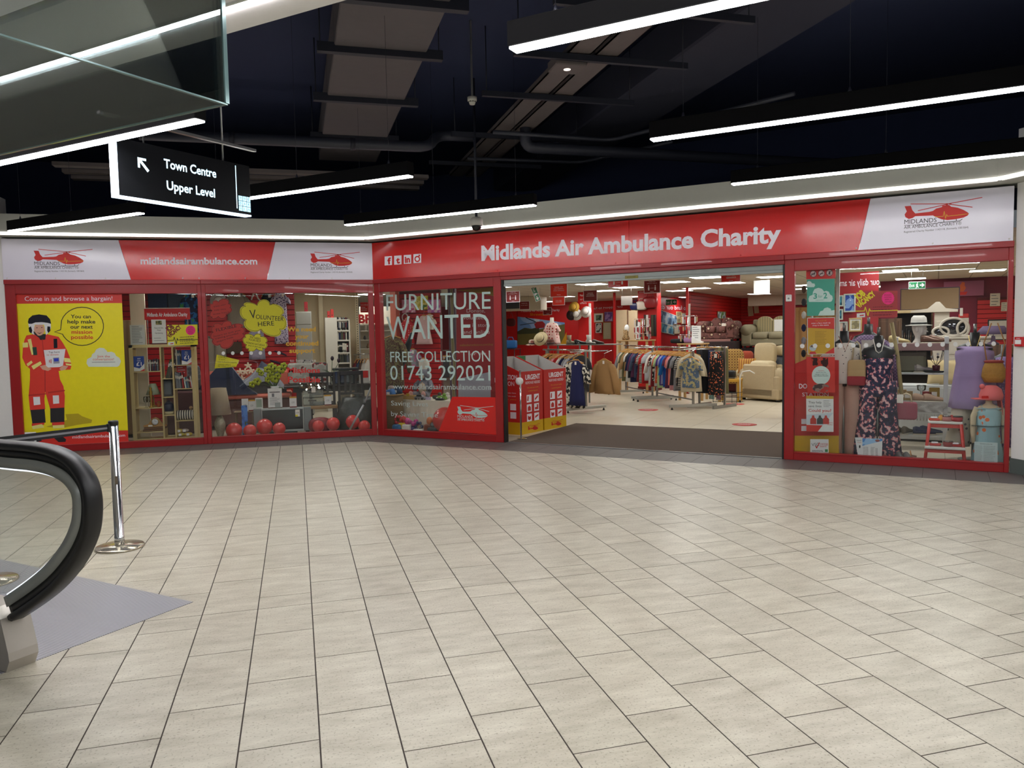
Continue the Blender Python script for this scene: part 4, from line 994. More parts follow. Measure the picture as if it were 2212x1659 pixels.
def sofa(d, w_, dp, seat_h, back_h, arm_w, arm_h, mats, seats=2, scroll=False, arch=False):
    """front faces -y; origin at centre of the floor print"""
    body, cush, back = mats
    mb = MB(); mb.box((-w_/2, -dp/2+.02, .05), (w_/2, dp/2, seat_h*.62), .03); mb.build('base', body, d)
    for sx in (-1, 1):
        for sy in (-1, 1): bX((sx*(w_/2-.08)-.03, sy*(dp/2-.1)-.03, 0), (sx*(w_/2-.08)+.03, sy*(dp/2-.1)+.03, .05)).b('foot', BLACKM, d)
    for sg in (-1, 1):
        x0 = sg*w_/2; x1 = sg*(w_/2-arm_w)
        mb = MB(); mb.box((min(x0, x1), -dp/2, .08), (max(x0, x1), dp/2-.02, arm_h-arm_w*.4), .03)
        mb.tube([((x0+x1)/2, -dp/2-.01, arm_h-arm_w*.45), ((x0+x1)/2, dp/2-.05, arm_h-arm_w*.42)], arm_w*.56, 14); mb.build('arm', body, d)
    iw = (w_-2*arm_w)/seats
    for i in range(seats):
        x = -w_/2+arm_w+iw*i; mb = MB(); rbox(mb, (x+.004, -dp/2-.01, seat_h*.58), (x+iw-.004, dp/2-.2, seat_h+.03), .35); mb.build('seat_cushion', cush, d)
        mb = MB(); zt = back_h
        if arch:
            n = 12; pts = [(x+.005, seat_h-.02)]+[(x+iw/2-(iw/2-.005)*cos(PI*k/n), back_h-.16+.16*sin(PI*k/n)) for k in range(n+1)]+[(x+iw-.005, seat_h-.02)]
            mb.prism(pts, dp/2-.26, dp/2-.06)
        else: rbox(mb, (x+.004, dp/2-.32, seat_h-.03), (x+iw-.004, dp/2-.04, zt), .38)
        mb.build('back_cushion', back, d)
    bX((-w_/2+arm_w*.5, dp/2-.1, .1), (w_/2-arm_w*.5, dp/2, back_h-.08), .03).b('back', body, d)
# ================================================================== WINDOW 1: BOOKCASE DISPLAY
T1 = .5
def S1(x,y,t=T1): return LF.sz(x,y,t)
PINE = M('pale_beech',(204,182,128),.5,noise=(5,.08))
sx = [S1(x,850)[0] for x in (282.5,291,348.5,352,374.5,378,416,424.5)]
zt = S1(350,744)[1]; c0 = sx[0]
bk = tL('bookcase','open pale beech bookcase with uneven compartments in the first window','bookcase',c0,T1,0)
X = [x-c0 for x in sx]; DP = .28
for a,b in ((0,1),(6,7)): bX((X[a],0,0),(X[b],DP,zt),.002).b('side_panel',PINE,bk)
for a,b in ((2,3),(4,5)): bX((X[a],0,0),(X[b],DP,zt-.045),.002).b('divider',PINE,bk)
bX((X[0],0,zt-.045),(X[7],DP,zt),.002).b('top',PINE,bk)
SH = {}
for col,(a,b),ys in (('l',(1,2),(802.5,881.7,934)),('m',(3,4),(817,857,896)),('r',(5,6),(788,839,908))):
    for i,y in enumerate(ys):
        z = S1((282.5,352,378)['lmr'.index(col)]+20,y)[1]; SH[col,i] = z
        bX((X[a],0,z-.014),(X[b],DP,z),.001).b('shelf',PINE,bk)
    bX((X[a],0,.04),(X[b],DP,.06)).b('shelf',PINE,bk)
def spines(x0,x1,z,h,n,nm,lab,cat,cols,t,fr=LF,lean=0.,dp=.13,wj=.5,seed=1,group=None):
    """upright books or cases in a row between two pixel columns at depth t,on height z"""
    rnd = random.Random(seed); s0 = fr.sz(x0,800,t)[0]; s1 = fr.sz(x1,800,t)[0]
    ws = [1+wj*(rnd.random()-.5) for _ in range(n)]; k = (s1-s0)/sum(ws); s = s0
    ordn = ('first','second','third','fourth','fifth','sixth','seventh','eighth','ninth','tenth','eleventh','twelfth','thirteenth','fourteenth')
    for i,w_ in enumerate(ws):
        cn,c = cols[rnd.randrange(len(cols))]; hh = h*(1-.14*rnd.random())
        d = thf(fr,nm,'%s %s, %s from left, %s' % (cn,nm.replace('_',' '),ordn[i],lab),cat,s,t,z,0,group)
        T = RY(lean)
        bX((.001,0,0),(w_*k-.001,dp,hh),.0015,T=T).b('cover',M('cover_'+cn,c,.45),d)
        bX((.002,-.0012,hh*.62),(w_*k-.002,-.0002,hh*.8),T=T).b('spine_label',M('spine_label_pale',(196,190,176),.5),d)
        s += w_*k
DKC = [('navy',(26,34,64)),('black',(22,22,24)),('grey',(110,112,116)),('slate blue',(60,82,110)),('maroon',(92,26,30)),('cream',(206,200,184))]
BKC = [('black',(24,24,26)),('red',(168,30,34)),('white',(214,212,208)),('teal blue',(44,96,124)),('grey',(110,112,116)),('brown',(96,66,44))]
spines(319,342,SH['l',0],.19,10,'cd_case','top left beech bookcase shelf','CD',DKC,T1+.04,seed=3)
spines(356,370,SH['m',0],.33,4,'record_sleeve','middle column of the beech bookcase','record',[('black',(22,22,24)),('brown',(84,66,48)),('olive',(70,70,48))],T1+.02,lean=.25,dp=.2,seed=5)
spines(379,392,SH['r',0],.24,6,'dvd_case','top right beech bookcase shelf','DVD',DKC,T1+.06,seed=8)
spines(379,396,SH['r',1],.26,5,'hardback_book','second right beech bookcase shelf','book',BKC,T1+.03,seed=11,lean=-.05)
spines(398,415,SH['r',1],.19,6,'paperback_book','right half of the second right beech shelf','book',BKC,T1+.03,seed=12,lean=-.12)
NAVY = M('sale_sign_blue',(22,62,150),.5)
def sale(x0,y0,x1,y1,lab,l1):
    s0,za = S1(x0,y0,T1-.01); s1,zb = S1(x1,y1,T1-.01); w_,h = s1-s0,za-zb
    d = tL('price_sign',lab,'price sign',s0,T1-.012,zb+.001)
    bX((0,0,0),(w_,.003,h)).b('board',PAPER,d); lpoly(d,[(0,h),(0,h*.28),(w_*.55,h*.18),(w_,h*.5),(w_,h)],NAVY,-.0006)
    lpoly(d,[(w_*.55,.0),(w_,.0),(w_,h*.15)],INK_RED,-.0006)
    ltext(d,l1,w_*.35,h*.8,w_*.3,h*.09,INK_WHITE,-.0012); ltext(d,'CDs' if l1 == 'All' else 'DVDs',w_*.33,h*.66,w_*.34,h*.09,INK_WHITE,-.0012)
    ltext(d,'£1',w_*.25,h*.36,w_*.5,h*.25,INK_WHITE,-.0012,bold=.02)
sale(288,770,312.5,801.5,'blue one pound CD sign on the top left bookcase shelf','All')
sale(391.5,756,414,787,'blue one pound sign on the top right bookcase shelf','ALL')
def stand(fr,x0,y0,x1,y1,t,name,label,mat,cat='notice',th=.004,z=None):
    s0,za = fr.sz(x0,y0,t); s1,zb = fr.sz(x1,y1,t)
    if z is not None: zb = z
    d = thf(fr,name,label,cat,s0,t,zb); bX((0,0,0),(s1-s0,th,za-zb)).b('board',mat,d); return d,s1-s0,za-zb
def bars(d,w_,h,rows,mat,v0=.1,v1=.8,u0=.12,u1=.88,seed=1,y=-.001):
    """lines of print too small to read: one strip per line"""
    rnd = random.Random(seed)
    for r in range(rows):
        z = h*(v1-(v1-v0)*r/max(1,rows-1)); e = u0+(u1-u0)*(.6+.4*rnd.random()); hh = h*(v1-v0)/rows*.22
        MB().add([(w_*u0,y,z),(w_*e,y,z),(w_*e,y,z+hh*1.4),(w_*u0,y,z+hh*1.4)],[(0,1,2,3)]).b('text_line',mat,d)
d,w_,h = stand(LF,381,790,405,838.5,T1+.16,'leaflet','red leaflet standing behind the books on the right bookcase shelf',PRED,z=SH['r',1]+.001); bars(d,w_,h,4,INK_WHITE,.55,.9)
# ornaments in the bookcase
def orn(x,zkey,t,name,label,cat,rz=0.): return tL(name,label,cat,S1(x,850,t)[0],t,SH[zkey]+.0005,rz)
d = orn(331,('l',1),T1+.17,'table_lamp','small lamp with pale green tasselled shade in the bookcase','lamp')
shade_lamp(d,[(0,0),(.05,0),(.05,.012),(.012,.03),(.012,.16)],(.105,.045,.17),.19,M('brass',(176,140,60),.3,.8),M('pale_green_shade',(168,176,150),.8))
d = orn(325.5,('l',1),T1+.05,'candlestick','turned brass candlestick on the second left bookcase shelf','candlestick')
lA([(0,0),(.035,0),(.035,.01),(.012,.03),(.02,.06),(.01,.09),(.018,.17),(.026,.24),(.012,.27),(.02,.29),(.016,.31)],n=18).b('stem',M('brass',(176,140,60),.3,.8),d)
CLEAR = MGLASS('clear_glassware',(.86,.88,.87),1.2,.06)
for x,t,lb in ((314,T1+.06,'left wine glass on the second left bookcase shelf'),(319.5,T1+.1,'right wine glass on the second left bookcase shelf')):
    d = orn(x,('l',1),t,'wine_glass',lb,'glass'); lA([(0,0),(.03,0),(.004,.008),(.004,.07),(.03,.09),(.036,.13),(.03,.17)],n=16).b('bowl',CLEAR,d)
d = orn(342,('l',1),T1+.08,'glass_jar','small amber glass jar on the second left bookcase shelf','jar'); lA([(0,0),(.026,0),(.03,.03),(.026,.07),(.02,.075)],n=16).b('body',M('amber_glass',(150,70,20),.15),d); lA([(.022,.075),(.022,.088),(0,.088)],n=16).b('lid',M('brass',(176,140,60),.3,.8),d)
d = orn(362,('m',1),T1+.1,'photo_frame','dark upright photo frame in the middle bookcase column','frame'); bX((-.07,0,0),(.07,.02,.27),.004,T=RX(-.12)).b('frame',M('dark_frame',(40,38,40),.5),d); bX((-.05,-.002,.03),(.05,.0,.24),T=RX(-.12)).b('picture',M('dim_picture',(84,88,92),.3),d)
d = orn(363.5,('m',2),T1+.1,'storage_jar','dark blue and cream lidded pot in the middle bookcase column','pot')
lA([(0,0),(.06,0),(.068,.02),(.07,.05)],n=22).b('foot',M('cream_glaze',(190,178,140),.4),d); lA([(.07,.05),(.075,.1),(.07,.15),(.05,.18)],n=22).b('body',M('blue_glaze',(28,36,62),.3),d); lA([(.045,.181),(.045,.195),(.02,.2),(.018,.22),(0,.222)],n=18).b('lid',M('blue_glaze',(28,36,62),.3),d)
d = orn(396,('r',2),T1+.1,'rolled_bag','black and white striped rolled bag on the lower right bookcase shelf','bag'); tU([(-.14,0,.075),(-.13,0,.075),(.13,0,.075),(.14,0,.075)],[.055,.075,.075,.055],18).b('roll',MP('bag_stripes','stripes_v',[(28,28,28),(214,208,190)],9),d); bA((.14,-.0,.075),(.012,.06,.06)).b('end',MP('bag_check','dots',[(28,28,28),(214,208,190)],40),d)
d = orn(411,('r',2),T1+.2,'wooden_ornament','carved wooden figure at the back of the lower right bookcase shelf','ornament'); lA([(0,0),(.03,0),(.02,.06),(.03,.12),(.015,.15)],n=14).b('figure',M('carved_wood',(170,130,84),.6),d); bA((.0,0,.175),.028).b('head',MATS['carved_wood'],d)
d = orn(329,('l',2),T1+.06,'leather_book','lower of two brown leather-bound books under the mantel clock','book'); bX((-.16,0,0),(.15,.2,.033),.004).b('cover',M('leather',(84,50,36),.5),d); bX((-.155,-.002,.006),(.145,.19,.027)).b('pages',M('gilt_spine',(120,84,44),.5),d)
d = tL('leather_book','upper of two brown leather-bound books under the mantel clock','book',S1(330,850)[0],T1+.06,SH['l',2]+.034); bX((-.16,0,0),(.15,.2,.033),.004).b('cover',MATS['leather'],d); bX((-.155,-.002,.006),(.145,.19,.027)).b('pages',MATS['gilt_spine'],d)
d = tL('mantel_clock','wooden mantel clock with round white dial in the bookcase','clock',S1(330,850)[0],T1+.08,SH['l',2]+.068)
MB().prism([(-.17,0),(.16,0),(.16,.025),(.1,.045),(.07,.09),(.04,.13),(0,.145),(-.04,.13),(-.07,.09),(-.1,.045),(-.17,.025)],0,.06).b('case',M('clock_oak',(186,138,72),.45),d)
lA([(.052,0),(.055,.006),(.055,.01),(0,.01)],n=24,T=TR(0,0,.078) @ RX(PI/2)).b('bezel',M('brass',(176,140,60),.3,.8),d); lA([(.046,0),(.046,.001),(0,.001)],n=24,T=TR(0,-.0105,.078) @ RX(PI/2)).b('dial',PAPER,d)
lpoly(d,[(-.002,.078),(.002,.078),(.002,.115),(-.002,.115)],INK,-.0125,'hand'); lpoly(d,[(0,.076),(.026,.082),(.026,.085),(0,.08)],INK,-.0125,'hand'); bX((-.1,-.002,.006),(-.04,-.0003,.03)).b('price_tag',PRICE,d)
for i,(x,dz,c,cn) in enumerate(((386,.06,(206,178,70),'upper yellow'),(398,.06,(176,160,150),'upper grey'),(388,.0,(204,190,90),'lower left pale yellow'),(405,.0,(208,180,80),'lower right yellow'))):
    d = tL('yarn_ball',cn+' knitted roll at the bottom of the right bookcase column','yarn',S1(x,940)[0],T1+.1,.062+dz); mb = MB(); mb.ball((0,0,.03),(.065,.05,.03)); mb.build('roll',M('yarn_%d' % i,c,.9),d); bX((-.02,-.053,.012),(.02,-.05,.048)).b('band',PAPER,d)
# things standing on top of the bookcase and stuck to the glass
d,w_,h = stand(LF,311,667,411,690,T1+.15,'shelf_header','red header board with the charity name above the bookcase',SIGN_RED,'sign',.006)
ltext(d,'Midlands Air Ambulance Charity',w_*.06,h*.3,w_*.88,h*.33,INK_WHITE,-.001,bold=.02); bX((0,-.004,h),(w_,.01,h+.012)).b('top_rail',WHITE,d)
for u in (.06,.94): tU([(w_*u,.01,-(d.location.z-zt)),(w_*u,.01,h)],.006,8).b('support_rod',STEEL,d)
z_t = zt+.001
d,w_,h = stand(LF,280,702,314,743,T1+.02,'leaflet_holder','clear leaflet holder with a grey sheet at the left end of the bookcase top',M('grey_sheet',(196,198,194),.5),z=z_t); bars(d,w_,h,11,INK_GREY,.1,.9)
d,w_,h = stand(LF,326.5,690.5,360,737,T1+.04,'easel_notice','white notice on a clear stand reading Featured this Week Gardening',PAPER,z=z_t+.02)
bX((-.01,-.03,-.02),(w_+.01,.06,-.0005)).b('stand_base',CLEAR,d); lpoly(d,[(w_*.3,h*.78),(w_*.72,h*.78),(w_*.72,h*.95),(w_*.3,h*.95)],MP('garden_photo','blobs',[(70,84,50),(150,140,90)],30),-.0006,'photo')
for st,v,u0,u1 in (('Featured this',.62,.2,.8),('Week',.52,.36,.64),('Gardening',.4,.22,.76)): ltext(d,st,w_*u0,h*v,w_*(u1-u0),h*.06,INK,-.001)
bars(d,w_,h,2,INK_GREY,.1,.2)
def clouds(pts): return pts
VAC = M('vacancy_yellow',(228,214,20),.5); MAR = M('marker_maroon',(120,22,26),.6); PINK = M('neon_pink',(246,20,130),.5)
def star(cx,cy,r,n=22,k=.88): return [(cx+(r if i % 2 else r*k)*cos(PI*i/n),cy+(r if i % 2 else r*k)*sin(PI*i/n)) for i in range(2*n)]
def vacancy(fr,t,q,lab,mat,wmat,lines,T2=''):
    """q = pixel corners tl,tr,br,bl of a job vacancy poster"""
    s,z = fr.sz(*q[3],t); d = thf(fr,'vacancy_poster',lab,'poster',s,t,z); pr = Print(fr,t,d); pr.poly('sheet',q,mat,0,thick=.002)
    L = lambda u,v: tuple((1-u)*((1-v)*a+v*b)+u*((1-v)*c+v*e) for a,b,c,e in zip(q[0],q[3],q[1],q[2]))
    pr.text('JOB',L(.04,.36),L(.24,.12),11*(q[3][1]-q[0][1])/46,wmat,.001,bold=.06); pr.text('VACANCY',L(.07,.64),L(.48,.14),9*(q[3][1]-q[0][1])/46,wmat,.001,bold=.06)
    c = L(.77,.28); hh = q[3][1]-q[0][1]; pr.poly('star_badge',star(c[0],c[1],hh*.25),PINK,.001)
    for i,st in enumerate(('PAID','POSITION','APPLY','WITHIN')): pr.text(st,(c[0]-hh*.13,c[1]-hh*.09+i*hh*.085),(c[0]+hh*.13,c[1]-hh*.1+i*hh*.085),hh*.05,MAR,.0016)
    pr.line('pulse_line',[L(.0,.75),L(.2,.75),L(.225,.6),L(.29,.93),L(.325,.66),L(.345,.75),L(1,.74)],hh*.028,wmat if wmat is not MAR else INK,.001)
    pr.poly('logo_patch',[L(.02,.84),L(.22,.82),L(.22,.98),L(.02,.99)],PAPER,.001); pr.poly('logo_mark',[L(.09,.9),L(.19,.88),L(.19,.93),L(.09,.94)],INK_RED,.0016)
    pr.rules('small_print',[L(.36,.56),L(.98,.55),L(.98,.95),L(.36,.96)],4,INK if mat is VAC else MAR,.001,.3,4)
vacancy(LF,.014,[(361,702),(426.5,701),(427.5,744.5),(362,746.5)],'yellow job vacancy poster with a pink star in the first window',VAC,MAR,3)
def hang_wall(x0,y0,x1,y1,t,label,mat,cat,fr=LF,**kw):       # garment hung flat against a wall, from a pixel box
    s0,za = fr.sz(x0,y0,t); s1,zb = fr.sz(x1,y1,t); w_ = (s1-s0)/2; L = za-zb
    tw_ = kw.pop('tw',3.18)
    d = hung(fr,(s0+s1)/2,t,za+.12,0,label,mat,cat,sw=kw.pop('sw',w_*.86),L=L,hw=kw.pop('hw',w_*.9),**kw)
    tU([(0,-.03,-.004),(0,max(.02,tw_-t),-.004)],.005,6).b('wall_peg',STEEL,d); return d
DENIM = M('dark_denim',(38,54,84),.9,noise=(40,.2),bump=(120,.2)); BLG = MP('blue_green_leaf','blobs',[(16,28,60),(26,90,150),(50,130,60)],9)
d = tL('jeans','dark blue denim jeans folded over a rail at the top of the first window','jeans',S1(362,650,3.05)[0],3.05,S1(362,632,3.05)[1]); rbox(MB(),(-.33,-.05,-.32),(.0,.05,.06),.3).b('leg',DENIM,d); rbox(MB(),(.003,-.05,-.30),(.33,.05,.06),.3).b('leg',M('faded_denim',(62,76,92),.9,noise=(40,.2)),d); tU([(-.4,0,.04),(.4,0,.04)],.01,8).b('rail',STEEL,d)
hang_wall(394,634,431,718,2.98,'blue and green leaf-print top hanging at the right of the first window',BLG,'shirt',dep=.05,sleeve=.18)
d,w_,h = stand(LF,279,634,315,704,1.0,'cream_board','tall cream display board standing behind the bookcase',M('cream_board',(214,204,182),.6),'board',.03,z=0)
WOODP = MP('brown_wood_panel','wood',[(120,92,64),(146,116,84)],2.2,.5,(1,1,.12))
d = tL('wardrobe','brown wood-grain wardrobe end standing behind the bookcase at far left','wardrobe',S1(262,800,1.3)[0],1.3,0); bX((-.3,0,.05),(.32,.5,1.9),.004).b('body',WOODP,d); bX((-.28,.02,0),(.3,.48,.05)).b('plinth',BLACKM,d); bX((.0,-.012,.08),(.30,-.001,1.86),.003).b('door',WOODP,d)
d = tL('cushion_stool','grey patterned cushion seen through the right side of the bookcase','cushion',S1(400,860,1.5)[0],1.5,.0); rbox(MB(),(-.25,0,.72),(.25,.16,1.16),.4).b('cushion',MP('grey_trellis','dots',[(74,72,78),(110,106,110)],14),d)
bX((-.3,-.1,0),(.3,.4,.715),.03).b('stool_base',M('dark_maroon_cloth',(70,36,40),.9),d)
# ================================================================== WINDOW 2: FURNITURE AND BALLOONS
def S2(x,y,t): return LF.sz(x,y,t)
def cloud_notice(pts,lab,mat,rows,t=.014,outline=True):
    c = V((sum(p[0] for p in pts)/len(pts),sum(p[1] for p in pts)/len(pts)))
    lobes = pts; out = []
    n = len(lobes)
    for i in range(n):                               # scallops bulging out between the given notches
        a = V(lobes[i]); b = V(lobes[(i+1) % n]); m = (a+b)/2; o_ = (m-c); r = (b-a).length/2; nn = o_.normalized()
        e = (b-a).normalized()
        for k in range(8):
            th = PI*k/8; out.append(tuple(m-e*r*cos(th)+nn*r*.82*sin(th)))
    s,z = LF.sz(c.x,max(p[1] for p in out),t); d = tL('cloud_notice',lab,'notice',s,t,z); pr = Print(LF,t,d)
    pr.poly('sheet',out,mat,0,thick=.0015)
    if outline: pr.line('drawn_outline',[tuple(c+(V(p)-c)*.95) for p in out],.7,INK,.0008,True)
    for st,x0,y0,x1,y1,h in rows: pr.text(st,(x0,y0),(x1,y1),h,INK,.0008)
    return d
CRED = M('notice_red',(196,56,44),.6)
E2 = lambda x,y: (440+x/9.215,620+y/9.215)
cloud_notice([E2(*p) for p in ((835,650),(820,380),(1060,360),(1320,350),(1550,560),(1530,850),(1140,850))],'large yellow cloud notice reading Volunteer Here',VAC,[('V',*E2(925,630),*E2(1050,620),19),('OLUNTEER',*E2(1035,630),*E2(1590,680),9.5),('HERE',*E2(1085,785),*E2(1405,765),10)])
cloud_notice([E2(*p) for p in ((850,1150),(830,1000),(1000,975),(1140,985),(1240,1110),(1180,1230),(1050,1230),(890,1230))],'small yellow cloud notice below the large yellow one',VAC,[('WE NEED',*E2(910,1010),*E2(1130,1060),4.5),('YOUR HELP',*E2(890,1060),*E2(1130,1105),4.5),('MONDAY-SATURDAY',*E2(840,1120),*E2(1215,1185),4),('pop in and see us',*E2(890,1170),*E2(1190,1225),3)])
cloud_notice([E2(*p) for p in ((160,600),(160,470),(180,330),(290,290),(500,330),(530,410),(450,540),(290,590))],'upper red cloud notice at the left of the second window',CRED,[('You can',*E2(195,410),*E2(440,355),2.6),('help save',*E2(215,475),*E2(445,445),2.6),('lives here',*E2(195,555),*E2(510,505),2.6)])
cloud_notice([E2(*p) for p in ((180,1040),(180,900),(200,780),(360,750),(560,750),(760,800),(790,930),(600,1060),(320,1150))],'lower red cloud notice reading Flexible',CRED,[('FLEXIBLE',*E2(255,890),*E2(660,800),6.5),('hours to suit you',*E2(205,1000),*E2(730,870),3.6),('training provided',*E2(230,1045),*E2(690,935),3.6),('enquire inside',*E2(265,1105),*E2(590,1010),3.6)])
t = .014; d = tL('contact_card','yellow tapering card headed Contact stuck low in the second window','notice',*(lambda q: (q[0],t,q[1]))(LF.sz(463,796,t))); pr = Print(LF,t,d)
pr.poly('sheet',[E2(260,1345),E2(710,1455),E2(645,1590),E2(215,1620)],VAC,0,thick=.0015)
pr.text('CONTACT:',E2(290,1415),E2(475,1420),5,INK,.0008)
for st,a,b in (('- in store',(285,1452),(425,1452)),('- email & phone for enquiries',(260,1500),(655,1518)),('- volunteer online at',(270,1553),(540,1560)),('the website or in store',(280,1585),(630,1590))): pr.text(st,E2(*a),E2(*b),3,INK,.0008)
# clothes and hats on the red slat wall
tw = 3.1
d = tL('sun_hat','white sun hat with dark band on the slat wall','hat',S2(472,650,tw)[0],tw,S2(472,650,tw)[1]); T = RX(PI/2+.2)
lA([(.15,0),(.15,.006),(.085,.012),(.083,.07),(.06,.1),(0,.105)],n=26,T=T).b('crown',M('hat_white',(214,210,204),.8),d); lA([(.0865,.014),(.086,.035)],n=26,T=T).b('band',INK,d)
STR = MP('grey_shirt_stripe','stripes_v',[(150,140,122),(120,112,98)],22); 
hang_wall(486,632,538,708,tw-.03,'grey striped short-sleeved shirt on the red slat wall',STR,'shirt',dep=.05,sleeve=.12)
hang_wall(588,632,625,742,tw-.03,'purple and white patterned dress on the red slat wall',MP('purple_fleck','flecks',[(58,40,84),(190,180,200)],34,pos=(0,.38,.9)),'dress',dep=.05,sleeve=.08)
hang_wall(562,634,592,700,tw-.02,'black top on a pale hanger on the red slat wall',M('black_cloth',(22,22,28),.9),'shirt',dep=.04,sleeve=0)
hang_wall(534,712,575,776,tw-.04,'lilac grey frilled top low on the red slat wall',M('lilac_grey_cloth',(150,146,166),.9,bump=(60,.3)),'top',dep=.05,sleeve=0,waves=9,amp=.02)
d = tL('hook_hanger','white plastic hook hanger on the slat wall','hanger',S2(550,642,tw)[0],tw-.02,S2(550,642,tw)[1]); tU([(-.06,0,-.05),(-.02,0,.06),(.03,0,.07),(.06,0,-.02),(.1,0,-.07)],.014,8).b('hanger',WHITE,d)
d = tL('handbag','brown suede handbag hanging on the slat wall','bag',S2(503,760,tw)[0],tw-.05,S2(503,764,tw)[1]); rbox(MB(),(-.17,-.05,0),(.17,.05,.22),.3).b('body',M('brown_suede',(78,60,44),.9),d); tU([(-.1,0,.2),(-.08,0,.36),(.08,0,.36),(.1,0,.2)],.01,8).b('strap',M('black_strap',(36,30,30),.6),d)
d = tL('trousers','grey striped wide trousers hanging at the left of the second window','trousers',S2(464,780,2.95)[0],2.95,S2(464,727,2.95)[1]); trousers(MB(),.2,.95,.13,.05).b('legs',STR,d); bX((-.2,-.06,-.03),(.2,.06,.01),.01).b('waistband',M('grey_waistband',(110,104,92),.9),d); tU([(0,0,0),(0,.2,.06)],.006,6).b('hook',STEEL,d)
for x,lb in ((608,'left'),(597,'right')):
    d = tL('sandal',lb+' dark sandal clipped low on the slat wall','sandal',S2(x,770 if lb == 'right' else 788,tw)[0],tw+.068,S2(x,765 if lb == 'left' else 785,tw)[1]); tU([(-.12,0,.06),(0,-.01,.02),(.1,0,-.03)],[.012,.022,.014],8).b('sole',M('dark_plum',(46,26,50),.5),d)
# sofa with cushions
d = tL('sofa_bed','coral and brown sofa along the red slat wall behind the table lamp','sofa',S2(510,880,2.2)[0],2.3,0)
CORAL = M('coral_cloth',(206,110,92),.9); BRN = M('brown_velour',(98,62,56),.85)
bX((-.75,-.55,.06),(.95,.45,.52),.03).b('base',BRN,d); bX((-.77,-.6,.522),(.97,.3,.60),.03).b('seat',CORAL,d); bX((-.75,.31,.601),(.95,.5,.98),.05).b('back',CORAL,d)
for x in (-.65,.85): bX((x-.04,-.45,0),(x+.04,-.37,.06)).b('foot',BLACKM,d)
def cushion(x,y,tt,w_,h,lab,mat,rot=0.,th=.14,z=None,fr=LF):
    s,zz = fr.sz(x,y,tt); d = thf(fr,'cushion',lab,'cushion',s,tt,zz if z is None else z); T = RX(-.25) @ RY(rot)
    mb = MB(); n = 16
    def f(u,v,sg):
        a = 2*u-1; b = 2*v-1; k = (1-a**4)*(1-b**4); pin = 1-.08*(1-abs(a))*abs(b)-.0
        return (a*w_/2*(1-.07*(1-b*b)),sg*th/2*k**.5,b*h/2*(1-.07*(1-a*a))+h/2)
    mb.sheet(lambda u,v: f(u,v,1),n,n,T=T); mb.sheet(lambda u,v: f(u,v,-1),n,n,T=T); mb.build('cover',mat,d); return d
NAVYC = M('navy_velvet',(22,32,66),.7,sheen=.3)
d = tL('cushion','large navy blue triangular-propped cushion on the coral sofa','cushion',S2(498,870,1.75)[0],1.72,.602)
mb = MB(); mb.prism([(-.52,0),(.45,0),(.30,.12),(-.02,.58),(-.1,.58),(-.5,.14)],-.05,.12); mb.build('cover',NAVYC,d); mb = MB(); mb.prism([(-.035,.0),(.025,.0),(.0,.575),(-.05,.575)],-.058,-.051); mb.build('welt',M('navy_welt',(14,22,48),.7),d); bX((-.12,-.06,.56),(.02,-.052,.62),T=RY(.25)).b('price_tag',PRICE,d)
d = tL('knitted_cushion','heaped grey cable-knit cushion beside the navy cushion','cushion',S2(563,860,1.8)[0],1.8,.602); mb = MB()
mb.sheet(lambda u,v: (-.36+.8*u,-.1+.3*v+.03*sin(9*u),.42*sin(PI*min(1,.1+.85*u))*sin(PI*(.15+.75*v))+.03*sin(14*u+3*v)),24,12); mb.sheet(lambda u,v: (-.36+.8*u,.12-.12*v,.34*sin(PI*min(1,.1+.85*u))*v),18,6); mb.build('cover',M('grey_knit',(132,132,140),.95,bump=(26,.9)),d)
cushion(560,832,2.15,.42,.40,'dark slate cushion behind the grey knitted one',M('slate_cloth',(76,78,96),.9,bump=(30,.5)),.6)
# flowers on stems behind the navy cushion
d = tL('artificial_flowers','white magnolia stems rising behind the navy cushion','flowers',S2(500,860,2.5)[0],2.5,.62)
STEMB = M('brown_stem',(84,50,36),.7); PET = M('cream_petal',(222,206,180),.7)
for (x,y) in ((477,805),(472,820),(493,812),(519,803),(523,818),(530,803),(542,801),(536,790)):
    s,z = S2(x,y,2.5); q = V((s-(d.location.x-K.x),0,z-.62)); tU([(0,0,-.02),(q.x*.4,.01,q.z*.5),tuple(q)],.006,6).b('stem',STEMB,d)
    fl_ = MB()
    for k in range(5): fl_.ball((0,-.03,.03),(.018,.01,.04),8,T=TR(*q) @ RY(k*1.25) )
    fl_.build('flower',PET,d)
